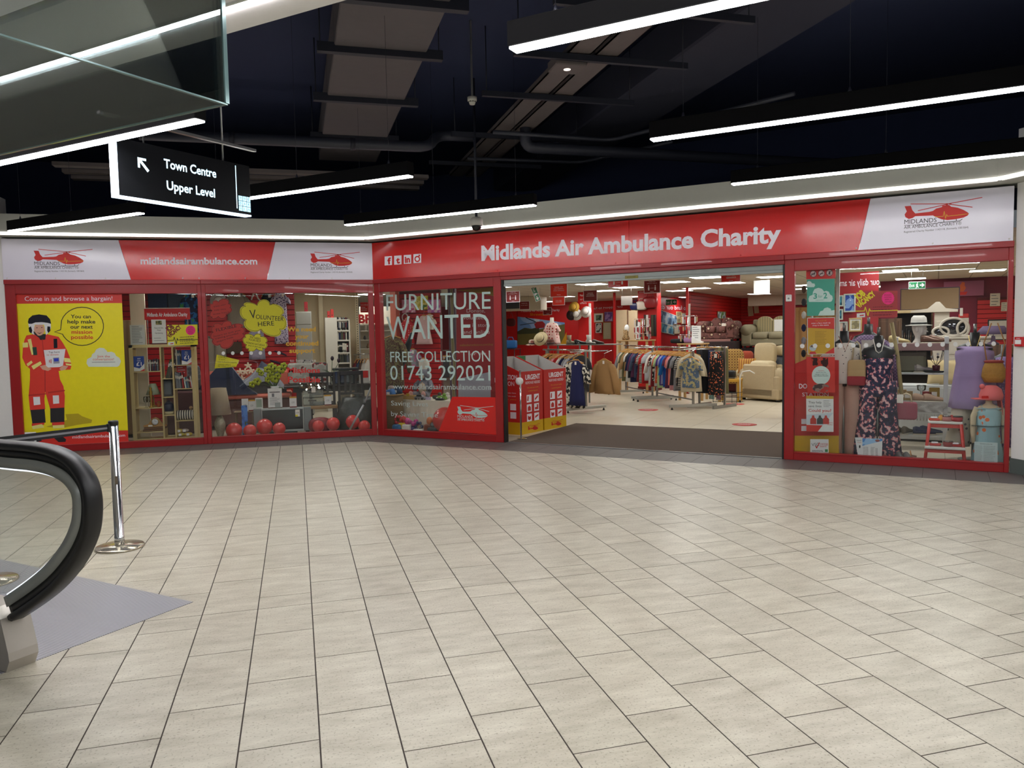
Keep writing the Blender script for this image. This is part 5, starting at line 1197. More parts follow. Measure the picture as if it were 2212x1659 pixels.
# table lamp, balloons, television, frames
d = tL('table_lamp','tall table lamp with pleated taupe shade and mosaic glass base','lamp',S2(476,940,.38)[0],.4,.0)
zsh = S2(476,895,.4)[1]; hsh = S2(476,838,.4)[1]-zsh
shade_lamp(d,[(0,0),(.055,0),(.05,.02),(.045,.06),(.07,.16),(.085,.22),(.08,.28),(.045,.36),(.02,.42),(.012,.44)],(.175,.115,hsh),zsh,M('mosaic_glass',(170,164,140),.25,.4,noise=(60,.4),bump=(60,.6)),MP('taupe_pleat','stripes_v',[(150,132,108),(172,156,130)],16))
BAL = M('red_balloon',(206,58,54),.3,coat=.3,noise=(3,.04)); BALD = M('deep_red_balloon',(128,24,34),.3)
for x,y,r,tt,lb in ((505.6,931,17.8,.32,'largest red balloon beside the lamp base'),(540,931,14.3,.26,'red balloon second from the lamp'),(571.4,922,17.4,.42,'big red balloon before the television'),(603,926.5,13.8,.34,'red balloon at the right of the television front'),(687.7,921,13,.3,'small red balloon right of the television'),(719.8,916,14.6,.42,'red balloon between the side table legs'),(762,911.5,15.2,.34,'red balloon at the foot of the grey pole'),(787,921,13,.26,'last red balloon in the right corner of the second window')):
    s,z = S2(x,y,tt); rr = r/FPX*(V((K.x+s,K.y+tt,z))-CAM).dot(FWD)
    d = tL('balloon',lb,'balloon',s,tt,max(z,rr*1.04+.002),0,'red balloons in the second window'); lA([(0,-rr*1.02),(rr*.18,-rr),(rr*.5,-rr*.86),(rr*.82,-rr*.55),(rr,0),(rr*.9,rr*.45),(rr*.62,rr*.8),(rr*.3,rr*.97),(0,rr*1.02)],n=26).b('skin',BAL,d); lA([(0,0),(.008,.004),(.016,.0)],c=(0,rr*.98,-rr*.25),n=8).b('knot',BAL,d)
d = tL('balloon','deflated dark red balloon lying behind the others','balloon',S2(690,915,.7)[0],.62,0,0,'red balloons in the second window'); rbox(MB(),(-.18,-.1,.0),(.2,.1,.26),.8).b('skin',BALD,d); bA((.19,0,.1),(.03,.02,.03)).b('knot',BALD,d)
TVG = M('tv_silver',(120,126,126),.4,.2); 
s0,z1 = S2(547,884,.62); s1 = S2(672,884,.62)[0]; z0 = .02; w_ = s1-s0
d = tL('television','wide silver flat-screen television with side speakers in the second window','television',s0,.62,0)
bX((0,0,.05),(w_*.13,.1,z1),.006).b('speaker',TVG,d); bX((w_*.87,0,.05),(w_,.1,z1),.006).b('speaker',TVG,d)
mb = MB()
for a,b in (((w_*.132,-.006,.05),(w_*.868,.1,.085)),((w_*.132,-.006,z1-.03),(w_*.868,.1,z1)),((w_*.132,-.006,.086),(w_*.15,.1,z1-.031)),((w_*.85,-.006,.086),(w_*.868,.1,z1-.031))): mb.box(a,b,.004)
mb.build('bezel',M('tv_bezel',(168,174,174),.35,.3),d); bX((w_*.151,.004,.087),(w_*.849,.08,z1-.032)).b('screen',M('tv_screen',(34,36,40),.16),d); bX((w_*.25,-.06,0),(w_*.75,.2,.048),.01).b('foot',BLACKM,d)
bX((w_*.72,-.009,z1*.66),(w_*.80,-.0065,z1*.92)).b('price_tag',PRICE,d); ltext(d,'£30',w_*.735,z1*.78,w_*.05,.025,INK,-.0095); bX((w_*.72,-.0095,z1*.66),(w_*.765,-.0091,z1*.73)).b('tag_corner',INK_YELLOW,d)
ztv = z1+.001
d,w_,h = stand(LF,578,839.5,610,878,.66,'easel_notice','white typed notice on a clear stand above the television',PAPER,z=ztv+.015); bX((0,-.03,-.015),(w_,.05,-.0005)).b('stand_base',CLEAR,d); bars(d,w_,h,8,INK_GREY,.12,.5); lpoly(d,[(w_*.12,h*.78),(w_*.86,h*.78),(w_*.86,h*.82),(w_*.12,h*.82)],INK,-.001,'heading'); lpoly(d,[(w_*.28,h*.55),(w_*.45,h*.55),(w_*.45,h*.73),(w_*.28,h*.73)],INK_GREY,-.001,'photo')
def ticket(x0,y0,x1,y1,tt,lb,z=None,gold=True):
    d,w_,h = stand(LF,x0,y0,x1,y1,tt,'price_ticket',lb,PAPER,'price ticket',z=z)
    if gold: lpoly(d,[(0,h*.86),(w_,h*.86),(w_,h),(0,h)],INK_GOLD,-.001,'gold_band'); lpoly(d,[(0,0),(w_,0),(w_,h*.1),(0,h*.1)],MAR,-.001,'red_band')
    ltext(d,'£20',w_*.3,h*.4,w_*.4,h*.16,INK_GREY,-.001)
    bX((0,.004,0),(w_,.05,.004)).b('foot',CLEAR,d)
# small wooden stand carrying tickets left of the television
d = tL('plant_stand','small wooden stool stand beside the television','stool',S2(528,885,.95)[0],.95,0); zst = S2(528,888,.95)[1]
bX((-.16,-.12,zst-.02),(.16,.12,zst),.004).b('top',M('stool_wood',(120,96,70),.6),d)
for x in (-.13,.13):
    for y in (-.09,.09): bX((x-.012,y-.012,0),(x+.012,y+.012,zst-.021)).b('leg',MATS['stool_wood'],d)
ticket(521.5,861.5,537,885,.93,'grey price ticket at the left of the small stool',z=zst+.001,gold=False); ticket(536.5,863.5,552,888,.90,'gold-banded price ticket on the small stool',z=zst+.001)
d,w_,h = stand(LF,551,860,568,881,.68,'photo_frame','white empty photo frame standing left of the typed notice',WHITE,'frame',.01,z=ztv); bX((w_*.12,-.002,h*.12),(w_*.88,-.0005,h*.88)).b('glass',M('frame_mirror',(150,165,150),.1,.3),d); bX((0,.01,0),(w_,.06,.005)).b('foot',WHITE,d)
d,w_,h = stand(LF,521,876,536,925,.56,'skateboard','blue printed skateboard deck standing before the small stool',MP('deck_print','blobs',[(70,130,210),(50,100,190),(60,90,60)],12),'skateboard',.012,z=.02); bX((w_*.1,-.03,h*.1),(w_*.9,0-.0005,h*.16),.01).b('wheel_truck',STEEL,d); bX((w_*.1,.012,0),(w_*.9,.08,.02)).b('rest',BLACKM,d)
d = tL('clip_holder','clear plastic clip on top of the television','clip',S2(600,872,.64)[0],.62,ztv); bX((-.045,0,0),(.045,.05,.006)).b('base',CLEAR,d); bX((-.04,.02,.007),(.04,.024,.09),.003).b('upright',M('grey_clip',(150,158,156),.4),d)
# potted artificial flowers
d = tL('potted_flowers','pot of lime green pansies on the sofa arm in the second window','plant',S2(594,840,1.5)[0],1.5,.604); zf = .604
lA([(0,0),(.055,0),(.075,.14),(.07,.14),(.06,.1)],n=20).b('pot',M('pot_white',(168,170,168),.4),d); lA([(.06,.105),(0,.105)],n=16).b('soil',BLACKM,d)
LIME = M('lime_petal',(150,158,30),.7); LDK = M('pansy_eye',(40,36,14),.8); GRN = M('leaf_green',(70,96,40),.7)
for (x,y,r) in ((558,800,5),(564,806,6),(577,798,7),(586,792,8),(593,796,8),(608,797,9),(613,790,7),(583,812,7),(594,818,9),(600,812,7),(578,820,6),(556,824,8),(545,830,7),(587,804,6)):
    s,z = S2(x,y,1.46); q = V((s-(d.location.x-K.x),-.04,z-.604)); rr = r/FPX*14.5
    tU([(0,0,.1),(q.x*.4,-.02,max(.16,q.z*.6)),tuple(q+V((0,.01,0)))],.004,5).b('stem',GRN,d)
    mb = MB()
    for k in range(5): mb.ball((rr*.55*cos(k*1.2566),-.004*k,rr*.55*sin(k*1.2566)),(rr*.5,.012,rr*.5),8,T=TR(*q))
    f_ = mb.build('flower',LIME,d); bA((q.x,q.y-.028,q.z),(rr*.2,.01,rr*.2),8).b('eye',LDK,f_)
for k in range(7): sE(lambda u,v,k=k: (.13*v*cos(k*.9),-.05*v,.1+.16*v*abs(sin(k*1.3))+.03*(u-.5)),2,4).b('leaf',GRN,d)
# dark dining set, suitcase, tank, storage box, bin bag
DOAK = M('dark_oak',(40,34,34),.45,noise=(12,.15))
tT = 1.75; zt_t = S2(700,831,1.5)[1]
s0 = S2(626,830,1.5)[0]; s1 = S2(800,830,1.5)[0]
d = tL('dining_table','dark oak dining table with turned pedestal in the second window','table',(s0+s1)/2,tT,0); hw = (s1-s0)/2+.1
bX((-hw,-.35,zt_t-.035),(hw,.4,zt_t),.006).b('top',DOAK,d); bX((-hw+.15,-.27,zt_t-.12),(hw-.1,.32,zt_t-.036)).b('apron',DOAK,d)
for x in (-hw+.25,hw-.25):
    for y in (-.2,.26): bX((x-.045,y-.045,0),(x+.045,y+.045,zt_t-.121),.006).b('leg',DOAK,d)
def slat_chair(x,tt,lb,zb_px,rz=0.):
    s = S2(x,880,tt)[0]; d = tL('dining_chair',lb,'chair',s,tt,0,rz,'dark dining chairs'); zt = S2(x,zb_px,tt)[1]
    bX((-.21,-.2,.42),(.21,.22,.46),.008).b('seat',M('black_seat',(30,28,28),.6),d)
    for sx_ in (-1,1):
        bX((sx_*.19-.02,-.2,0),(sx_*.19+.02,-.16,.419)).b('leg',DOAK,d); bX((sx_*.19-.02,.2-.42*0,0),(sx_*.19+.02,.235,zt),.004).b('leg',DOAK,d)
    bX((-.169,.205,zt-.07),(.169,.23,zt),.006).b('top_rail',DOAK,d); bX((-.169,.205,.60),(.169,.23,.64),.004).b('lower_rail',DOAK,d)
    for k in (-.085,0,.085): bX((k-.018,.21,.641),(k+.018,.226,zt-.071)).b('back_slat',DOAK,d)
    return d
slat_chair(757,1.05,'dark slat-back dining chair in front of the glass tank',800,PI); slat_chair(697,1.15,'dark slat-back dining chair behind the clear storage drawers',803,PI)
d = tL('suitcase','grey soft suitcase with red and black print on the dark table','suitcase',S2(666,830,1.8)[0],1.75,zt_t+.001); bX((-.34,0,0),(.34,.18,.38),.03).b('body',MP('case_print','blobs',[(150,148,140),(170,166,158),(130,40,40),(50,48,48)],7),d)
bX((-.345,.03,.02),(-.3405,.15,.36)).b('trim',BLACKM,d); bX((.3405,.03,.02),(.345,.15,.36)).b('trim',BLACKM,d); tU([(-.08,.09,.38),(-.06,.09,.42),(.06,.09,.42),(.08,.09,.38)],.01,8).b('handle',BLACKM,d)
s0 = S2(719,800,1.7)[0]; s1 = S2(773,800,1.7)[0]; w_ = s1-s0; zk = S2(745,795,1.7)[1]-zt_t
d = tL('glass_tank','clear plastic tank with dark lid holding blue packets on the table','tank',s0,1.65,zt_t+.001)
bX((0,0,0),(w_,.3,zk*.86)).b('tank',MGLASS('tank_plastic',(.75,.8,.8),1.,.05),d); bX((-.01,-.01,zk*.861),(w_+.01,.31,zk),.01).b('lid',M('smoky_lid',(60,62,64),.25),d)
for k,c in enumerate(((40,70,140),(30,50,110),(150,150,156),(60,60,70))): bX((.03+k*w_*.23,.05,.003),(.03+k*w_*.23+w_*.2,.25,zk*.75),.01).b('packet',M('packet_%d' % k,c,.4),d)
d,w_,h = stand(LF,776,800,798,829,1.6,'game_box','white and red boxed game at the right end of the table',M('box_white',(190,186,180),.5),'box',.2,z=zt_t+.001); lpoly(d,[(w_*.1,h*.4),(w_*.9,h*.4),(w_*.9,h*.95),(w_*.1,h*.95)],INK_RED,-.001)
d = tL('vase_of_tulips','two dark tulips in a slim clear vase on the table','flowers',S2(717,828,1.5)[0],1.5,zt_t+.001); lA([(0,0),(.035,0),(.03,.1),(.04,.2),(.036,.2),(.026,.1),(0,.01)],n=16).b('vase',CLEAR,d)
DTU = M('dark_tulip',(44,16,34),.6); TG = M('tulip_green',(60,86,50),.7)
for dx,hh in ((.02,.42),(.13,.38)): tU([(0,0,.05),(dx*.3,0,hh*.6),(dx,0,hh)],.005,6).b('stem',TG,d); bA((dx,0,hh+.035),(.03,.03,.042),10).b('bloom',DTU,d)
for sg in (-1,1): sE(lambda u,v,sg=sg: (sg*.16*v*v+.02*(u-.5),-.01,.1+.26*v-.1*v*v+.02*u*(1-v)),2,6).b('leaf',TG,d)
zsd = S2(690,876,.85)[1]
d = tL('side_table','low oak-topped side table with dark legs right of the television','table',S2(692,880,.85)[0],.95,0); bX((-.26,-.18,zsd-.05),(.28,.2,zsd),.005).b('top',M('oak_top',(150,116,74),.5),d)
for x in (-.22,.24):
    for y in (-.14,.16): bX((x-.03,y-.03,0),(x+.03,y+.03,zsd-.051),.003).b('leg',DOAK,d)
s0 = S2(655,870,.9)[0]; s1 = S2(699,870,.9)[0]; w_ = s1-s0; hk = S2(675,828,.9)[1]-zsd
d = tL('plastic_storage_box','clear plastic storage drawers wrapped in film on the side table','drawers',s0,.85,zsd+.001); PLS = MGLASS('cloudy_plastic',(.72,.72,.68),1.4,.12)
for k in range(2): b_ = bX((.0,0,k*hk*.36),(w_,.22,k*hk*.36+hk*.34),.008).b('drawer',PLS,d); bX((w_*.25,-.006,k*hk*.36+hk*.2),(w_*.65,-.001,k*hk*.36+hk*.27),.004).b('handle_slot',M('slot_dark',(70,66,60),.6),b_)
mb = MB(); mb.sheet(lambda u,v: (-.06+(w_+.12)*u,.08-.1*sin(PI*u)*(1-v),hk*.72+hk*.28*v+.02*sin(17*u)+.01*cos(23*u*v)),18,5); mb.build('film_wrap',PLS,d); bX((w_*.42,-.02,hk*.6),(w_*.62,-.017,hk*.85),T=RY(.0)).b('price_tag',PRICE,d)
ticket(700.5,853,716,874,.8,'gold-banded price ticket on the right of the side table',z=zsd+.001); ticket(625,857,641,876,.62,'gold-banded price ticket at the right end of the television',z=ztv)
d = tL('bin_bag','bulging black plastic sack slumped by the dining chair','sack',S2(768,910,.62)[0],.62,0); zbg = S2(768,858,.62)[1]
mb = MB(); rr = random.Random(4)
rings = []
for i in range(9):
    f = i/8; r0 = .30*(1-.12*f)*(.9+.3*sin(PI*min(1,f*1.1))); rings.append([(r0*cos(a)*(1+.07*sin(5*a+3*f)+.05*rr.random())+.05*f,.8*r0*sin(a)*(1+.06*cos(7*a+5*f)),zbg*f*(1+.02*sin(6*a))) for a in [2*PI*k/22 for k in range(22)]])
mb.loft(rings).b('sack',M('bin_bag_plastic',(30,32,30),.35,bump=(14,.9)),d); lA([(.1,0),(.05,.03),(.09,.06)],c=(.05,0,zbg),n=14).b('neck',MATS['bin_bag_plastic'],d)
p0 = S2(757,897,.3); p1 = S2(801,828,.3)
d = tL('metal_pole','grey telescopic pole leaning across the right of the second window','pole',p0[0],.16,0); q = V((p1[0]-p0[0]+.05,.0,p1[1]+.09)); tU([(-.03,.0,.08),tuple(q*.55)],.016,10).b('lower_tube',M('pole_grey',(170,172,176),.35,.4),d); tU([tuple(q*.55),tuple(q)],.013,10).b('upper_tube',M('pole_grey',(170,172,176),.35,.4),d); tU([tuple(q*.53),tuple(q*.57)],.02,10).b('collar',BLACKM,d); bX((-.1,-.03,0),(.03,.03,.078),.01).b('yellow_foot',M('mop_yellow',(204,168,20),.6),d)
d = tL('plastic_wrap','crumpled clear plastic wrap lying among the balloons','wrap',S2(703,928,.22)[0],.2,.0); sE(lambda u,v: (-.12+.26*u,-.03+.06*v,.0+.05*abs(sin(5*u+2*v))*sin(PI*u)+.002),14,4).b('film',PLS,d)
# cream corner: grey cabinet, white bookcases, cream post
d = tL('tall_cabinet','tall narrow pale grey cabinet behind the gold window lettering','cabinet',S2(639,700,3.6)[0],3.6,0); w_ = S2(673,700,3.6)[0]-S2(639,700,3.6)[0]; hk = S2(650,673,3.6)[1]; bX((0,0,.03),(w_,.35,hk),.004).b('body',M('cabinet_grey',(164,162,154),.55),d); bX((.02,.02,0),(w_-.02,.33,.029)).b('plinth',BLACKM,d); bX((.01,-.012,hk-.25),(w_-.01,-.001,hk-.02),.003).b('panel',MATS['cabinet_grey'],d); bX((.01,-.012,.06),(w_-.01,-.001,hk-.27),.003).b('panel',MATS['cabinet_grey'],d)
d = tL('cream_post','cream boxed-in post against the cream wall','post',S2(694,700,4.9)[0],4.9,0); bX((-.045,0,0),(.045,.09,CH-.003),.004).b('casing',M('post_cream',(226,212,178),.6),d); bX((-.055,-.01,0),(.055,.1,.09),.004).b('plinth',MATS['post_cream'],d)
s0 = S2(702,700,4.2)[0]; sm = S2(728,700,4.2)[0]; s1 = S2(756,700,4.2)[0]; hb = S2(715,686,4.2)[1]; c0 = s0
BW = M('white_bookcase',(204,198,184),.5)
d = tL('white_bookcase','white bookcase of dark books against the cream wall','bookcase',s0,4.2,0)
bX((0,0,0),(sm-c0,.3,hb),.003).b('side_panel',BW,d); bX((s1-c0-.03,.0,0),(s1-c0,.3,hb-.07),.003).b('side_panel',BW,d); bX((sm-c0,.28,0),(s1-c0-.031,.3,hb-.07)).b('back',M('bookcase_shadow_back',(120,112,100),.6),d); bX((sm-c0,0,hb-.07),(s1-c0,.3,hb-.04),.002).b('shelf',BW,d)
for i,(y,yt) in enumerate(((713,692),(734,715),(761,737),(783,763))):
    z = S2(742,y,4.2)[1]; bX((sm-c0,0,z-.03),(s1-c0-.031,.278,z),.002).b('shelf',BW,d)
    spines(729,754,z+.001,.28 if i != 2 else .2,10 if i != 2 else 6,'shelf_book','%s white bookcase shelf' % ('top','second','third','fourth')[i],'book',[('black',(24,24,26)),('navy',(26,34,64)),('grey',(110,112,116)),('maroon',(92,26,30)),('cream',(206,200,184)),('olive',(70,70,48))],4.23,seed=20+i,dp=.15)
for i,(x0,x1,y0,y1,tt,c) in enumerate(((707,713,672,686,4.3,(196,40,36)),(714,721,668,686,4.3,(206,50,40)),(657,665,652,673,3.7,(150,30,36)))):
    lb = ('short red box file on top of the white bookcase','tall red box file on top of the white bookcase','dark red file standing on the grey cabinet')[i]
    d,w_,h = stand(LF,x0,y0,x1,y1,tt,'box_file',lb,M('file_red_%d' % i,c,.5),'file',.2,z=(hb if i < 2 else hk)+.001); lA([(.012,0),(.012,.001),(0,.001)],n=10,T=TR(w_/2,-.001,h*.3) @ RX(PI/2)).b('finger_hole',BLACKM,d)
# far shop seen past the perforated upright
d = tL('shelving_upright','cream slotted shelving upright at the right of the second window','upright',S2(771,700,5.2)[0],5.1,0); bX((-.035,0,0),(.035,.1,CH-.003)).b('post',M('post_cream',(226,212,178),.6),d)
for k in range(44): bX((-.007,-.002,.25+k*.052),(.007,-.0003,.275+k*.052)).b('slot',BLACKM,d)
d = tL('wall_shelving','white open wall shelving of ornaments at the far right of the second window','shelving',S2(779,700,7.2)[0],7.2,0); CRS = M('shelf_white',(206,198,182),.6)
bX((0,.3,0),(1.6,.33,2.3)).b('back',CRS,d)
zsh_ = []
for y in (700,714,734,753): z = S2(785,y,7.2)[1]; zsh_.append(z); bX((0,0,z-.025),(1.6,.29,z),.002).b('shelf',CRS,d)
ltext(d,'BRIC',-.05,S2(785,699,7.2)[1]+.02,.62,.20,M('red_cutout_letter',(170,34,34),.5),.02,bold=.05)
for i,(dx,zz,r,hh) in enumerate(((.08,0,.03,.06),(.17,0,.03,.06),(.26,0,.03,.07),(.12,1,.05,.2),(.3,1,.04,.1),(.1,2,.04,.1),(.25,2,.06,.16),(.18,3,.05,.12))):
    d = tL('ornament','%s china ornament on the %s far white shelf' % (('first','second','third','tall','small','left','large','lowest')[i],('top','second','third','fourth')[zz]),'ornament',S2(779,700,7.2)[0]+dx,7.3,zsh_[zz]+.001); lA([(0,0),(r*.7,0),(r,hh*.4),(r*.5,hh*.8),(r*.6,hh)],n=12).b('body',M('china_%d' % (i % 3),((206,200,190),(150,120,90),(90,84,84))[i % 3],.3),d)
d = tL('clothes_rail','round clothes rail of shirts seen at the right of the second window','clothes rail',S2(788,765,5.0)[0],5.0,0); zr = S2(788,765,5.0)[1]
tU([(-.25,0,zr),(.6,.2,zr)],.014,10).b('rail',CHROME,d)
for p in ((-.22,0),(.58,.19)): tU([(p[0],p[1],0),(p[0],p[1],zr)],.012,8).b('upright',CHROME,d); bX((p[0]-.02,p[1]-.25,0),(p[0]+.02,p[1]+.25,.03),.005).b('foot',STEEL,d)
for i,(c,cn) in enumerate((((120,36,44),'maroon'),((60,74,104),'blue'),((90,66,54),'brown'),((196,192,186),'white'),((214,210,204),'cream'))):
    hung(LF,S2(770+i*6,765,5.0)[0],4.98+.02*i,zr,PI/2-.35,cn+' shirt on the small rail at the right of the second window',M('rail_'+cn,c,.9),'shirt','shirts on the small rail',dep=.03,sleeve=.3,sw=.19,L=.62,hw=.2,tagp=(i > 2))
d,w_,h = stand(LF,778,653,796,675,6.5,'hanging_card','dark red hanging card partly hidden at the right of the second window',SIGN_RED,'notice'); ltext(d,'www.midlands',0,h*.7,w_,h*.1,INK_WHITE,-.001); bars(d,w_,h,3,INK_WHITE,.2,.5)
tU([(w_/2,.002,h),(w_/2,.002,CH-d.location.z-.003)],.002,5).b('wire',STEEL,d)
# ================================================================== WINDOW 3: CHILDREN'S CORNER
def S3(x,y,t): return RF.sz(x,y,t)
w3w,_ = wall('wall_window_3_slat',(S3(864,700,3.0)[0],3.0),(S3(951,700,3.0)[0],3.0),0,2.45,REDG,.06,RF,(.0,2.4),REDW)
d = tR('pink_post','salmon pink square post at the left of the third window','post',S3(857,700,2.9)[0],2.8,0); bX((-.08,0,0),(.06,.12,CH-.003),.004).b('casing',M('salmon_paint',(214,110,86),.5),d); bX((-.09,-.01,0),(.07,.13,.1)).b('plinth',M('salmon_paint',(214,110,86),.5),d)
k3 = dict(fr=RF,tw=2.98)
hang_wall(897,683,936,743,2.86,'pale pink party dress hanging on the red wall in the third window',M('pale_pink_satin',(226,186,184),.6),'dress',dep=.05,sleeve=0,sw=.12,waves=6,amp=.02,**k3)
hang_wall(866,688,897,742,2.84,'red polka-dot dress beside the pale pink one',MP('red_polka','dots',[(232,214,206),(190,24,26)],22,pos=(0,.22,.9)),'dress',dep=.05,sleeve=.05,sw=.12,waves=6,amp=.02,**k3)
hang_wall(919,680,938,712,2.93,'small cream lace dress behind the pink one',M('cream_lace',(226,214,200),.8),'dress',dep=.03,sleeve=.05,**k3)
hang_wall(903,775,930,806,2.5,'white vest on a wooden hanger above the bear',M('white_vest',(220,216,206),.9),'top',dep=.04,sleeve=0,tw=2.98,fr=RF)
hang_wall(879,755,906,792,2.8,'grey and pink child\'s jacket on the red wall',MP('jacket_mix','blobs',[(150,150,160),(190,110,150),(70,74,96)],10),'jacket',dep=.05,sleeve=.15,**k3)
for i,(x0,y0,x1,y1,c,lb) in enumerate(((868,648,897,675,[(224,150,180),(240,200,214),(200,90,130)],'pink cartoon canvas at the left above the dresses'),(895,640,924,668,[(210,196,60),(236,224,130),(90,130,60)],'yellow canvas in the middle above the dresses'),(923,648,950,675,[(226,150,196),(190,110,190),(240,210,226)],'pink and purple canvas at the right above the dresses'))):
    d,w_,h = stand(RF,x0,y0,x1,y1,2.93,'canvas_print',lb,MP('kids_print_%d' % i,'blobs',c,8),'picture',.025); tU([(w_/2,.026,h*.8),(w_/2,.05,h*.8)],.006,6).b('wall_peg',STEEL,d)
d = tR('hairband','white cat-ear hairband on a peg in the third window','hairband',S3(873,682,2.9)[0],2.93,S3(873,686,2.9)[1]); tU([(-.07*cos(a),0,.08*sin(a)) for a in [-.9+i*.35 for i in range(15)]],.012,8).b('band',M('white_fur',(220,214,210),.9),d); tU([(0,0,.085),(0,.05,.085)],.005,6).b('wall_peg',STEEL,d)
d = tR('patterned_coat','brown and green tapestry coat on a stand at the left of the third window','coat',S3(846,800,1.3)[0],1.35,0); zt = S3(846,728,1.35)[1]
shirt(MB(),sw=.2,L=.95,hw=.22,dep=.1,sleeve=.5,T=TR(0,0,zt)).b('cloth',MP('tapestry','flecks',[(110,96,56),(84,52,40),(120,110,66)],26,pos=(0,.34,.6)),d); tU([(0,0,0),(0,0,zt+.08)],.016,10).b('stand_pole',STEEL,d); lA([(.17,0),(.17,.015),(.02,.025)],n=24).b('stand_base',STEEL,d); tU([(-.18,0,zt-.02),(0,0,zt+.03),(.18,0,zt-.02)],.012,8).b('hanger',WOODH,d)
d = tR('umbrella','folded black umbrella hooked on the coat stand','umbrella',S3(851,745,1.5)[0],1.7,S3(851,712,1.7)[1]-.75); lA([(.008,0),(.03,.05),(.06,.5),(.02,.72),(.008,.74)],n=10,T=RY(.35)).b('canopy',BLACKM,d); tU([(.26,0,.69),(.29,0,.8),(.33,0,.82),(.35,0,.76)],.008,8).b('handle',WOODH,d)
d = tR('wicker_basket','tall wicker laundry basket at the lower left of the third window','basket',S3(845,900,.5)[0],.5,0); zb = S3(845,852,.5)[1]
mb = MB(); mb.lathe([(0,0),(.19,0),(.2,.1),(.21,.3),(.205,zb),(.19,zb),(.19,.1),(0,.08)],n=26); mb.build('body',MP('wicker','stripes',[(120,94,52),(78,58,32)],22),d); tU([(.208*cos(a),.208*sin(a),zb) for a in [i*PI/10 for i in range(20)]],.014,8,True).b('rim',M('wicker_rim',(140,108,60),.8),d)
for i,(dx,dy,dz,c,lb) in enumerate(((-.1,-.05,.03,(190,180,170),'cream folded cloth heaped in the wicker basket'),(.06,-.08,.04,(60,110,170),'bright blue packet heaped in the wicker basket'),(-.02,.08,.08,(150,130,120),'taupe cloth at the top of the wicker basket'),(.09,.07,.06,(40,60,90),'navy soft toy in the wicker basket'))):
    d = tR('folded_item',lb,'cloth',S3(845,900,.5)[0]+dx,.5+dy,zb-.08+dz); rbox(MB(),(-.1,-.06,0),(.1,.06,.13),.5,T=RY(.3*(-1)**i)).b('bundle',M('bundle_%d' % i,c,.8),d); bX((-.03,-.064,.05),(.03,-.06,.09)).b('label',PRICE,d)
# draped table with the bear and toys
s0 = S3(861,863,.75)[0]; s1 = S3(975,863,.75)[0]; zt = S3(900,864,.75)[1]; w_ = s1-s0
d = tR('draped_table','low display table under a cream cloth in the third window','table',s0,.75,0); CLO = M('cream_tablecloth',(206,198,180),.9,bump=(9,.3))
mb = MB()
def drape(u,v):
    x = w_*u; f = .05*sin(14*u*2+1)*v; return (x+(-.12 if u < .01 else .0)*v+(.1 if u > .99 else 0)*v,-.02-.10*v-f*.5,zt-(zt-.05)*v)
mb.sheet(drape,40,8); mb.sheet(lambda u,v: (w_*u,-.02+.62*v,zt+.0),4,4); mb.sheet(lambda u,v: (-.12*v,-.02+.62*u+.03*sin(9*u)*v,zt-(zt-.05)*v),12,6); mb.sheet(lambda u,v: (w_+.1*v,-.02+.62*u+.03*sin(9*u)*v,zt-(zt-.05)*v),12,6); mb.build('cloth',CLO,d)
for x in (.06,w_-.06):
    for y in (.03,.52): bX((x-.02,y-.02,0),(x+.02,y+.02,zt-.03)).b('leg',BLACKM,d)
bX((.0,0,zt-.03),(w_,.58,zt-.004)).b('top',WOODP,d)
zt += .002
def tb(x,tt,name,label,cat,rz=0.): return tR(name,label,cat,S3(x,860,tt)[0],tt,zt,rz)
d = tb(919,1.08,'teddy_bear','large grey and beige teddy bear seated on the draped table','soft toy'); G1 = M('grey_fur',(120,118,126),.95,bump=(60,.6)); G2 = M('beige_fur',(188,170,146),.95,bump=(60,.6)); k = (S3(919,793,1.08)[1]-zt)/.66
T = Matrix.Scale(k,4)
bA((0,0,.22),(.16,.13,.2),18,T=T).b('body',G1,d); bA((0,-.06,.21),(.11,.09,.15),14,T=T).b('belly',G2,d); bA((0,-.02,.5),(.13,.12,.12),18,T=T).b('head',G1,d); bA((.0,-.11,.47),(.07,.06,.055),12,T=T).b('muzzle',G2,d); bA((0,-.165,.49),(.022,.014,.016),8,T=T).b('nose',BLACKM,d)
for sg in (-1,1):
    bA((sg*.11,0,.6),(.05,.03,.05),12,T=T).b('ear',G1,d); bA((sg*.045,-.125,.53),.012,8,T=T).b('eye',BLACKM,d)
    tU([(sg*.13,-.01,.36),(sg*.2,-.06,.27),(sg*.19,-.12,.18)],[.05,.055,.05],12,T=T).b('arm',G1,d)
    tU([(sg*.08,-.05,.08),(sg*.15,-.2,.09),(sg*.16,-.27,.09)],[.07,.07,.06],12,T=T).b('leg',G1,d); bA((sg*.16,-.3,.1),(.06,.025,.075),12,T=T).b('foot_pad',M('foot_pink',(200,150,140),.9),d)
for x,y,tt,lb,c in ((884,850,.9,'green slatted toy tray',(110,150,50)),(945,850,1.0,'camouflage toy pile',(70,70,60)),(962,852,1.05,'white toy figure',(204,198,190)),(955,855,.86,'green dinosaur toy',(96,110,60))):
    d = tb(x,tt,'toy',lb+' on the draped table','toy'); mb = MB(); rbox(mb,(-.09,-.05,0),(.09,.05,.07),.6); mb.build('body',M('toy_'+lb.split()[0],c,.6),d); bA((.05,-.01,.085),.032,10).b('top',M('toy_'+lb.split()[0],c,.6),d)
d = tb(881,.78,'clipboard','wooden clipboard box at the front of the draped table','clipboard'); bX((-.16,0,0),(.16,.03,.075),.003).b('board',M('hardboard',(176,140,80),.6),d); bX((-.03,-.006,.055),(.03,.012,.1),.004).b('clip',M('yellow_clip',(196,160,40),.5),d)
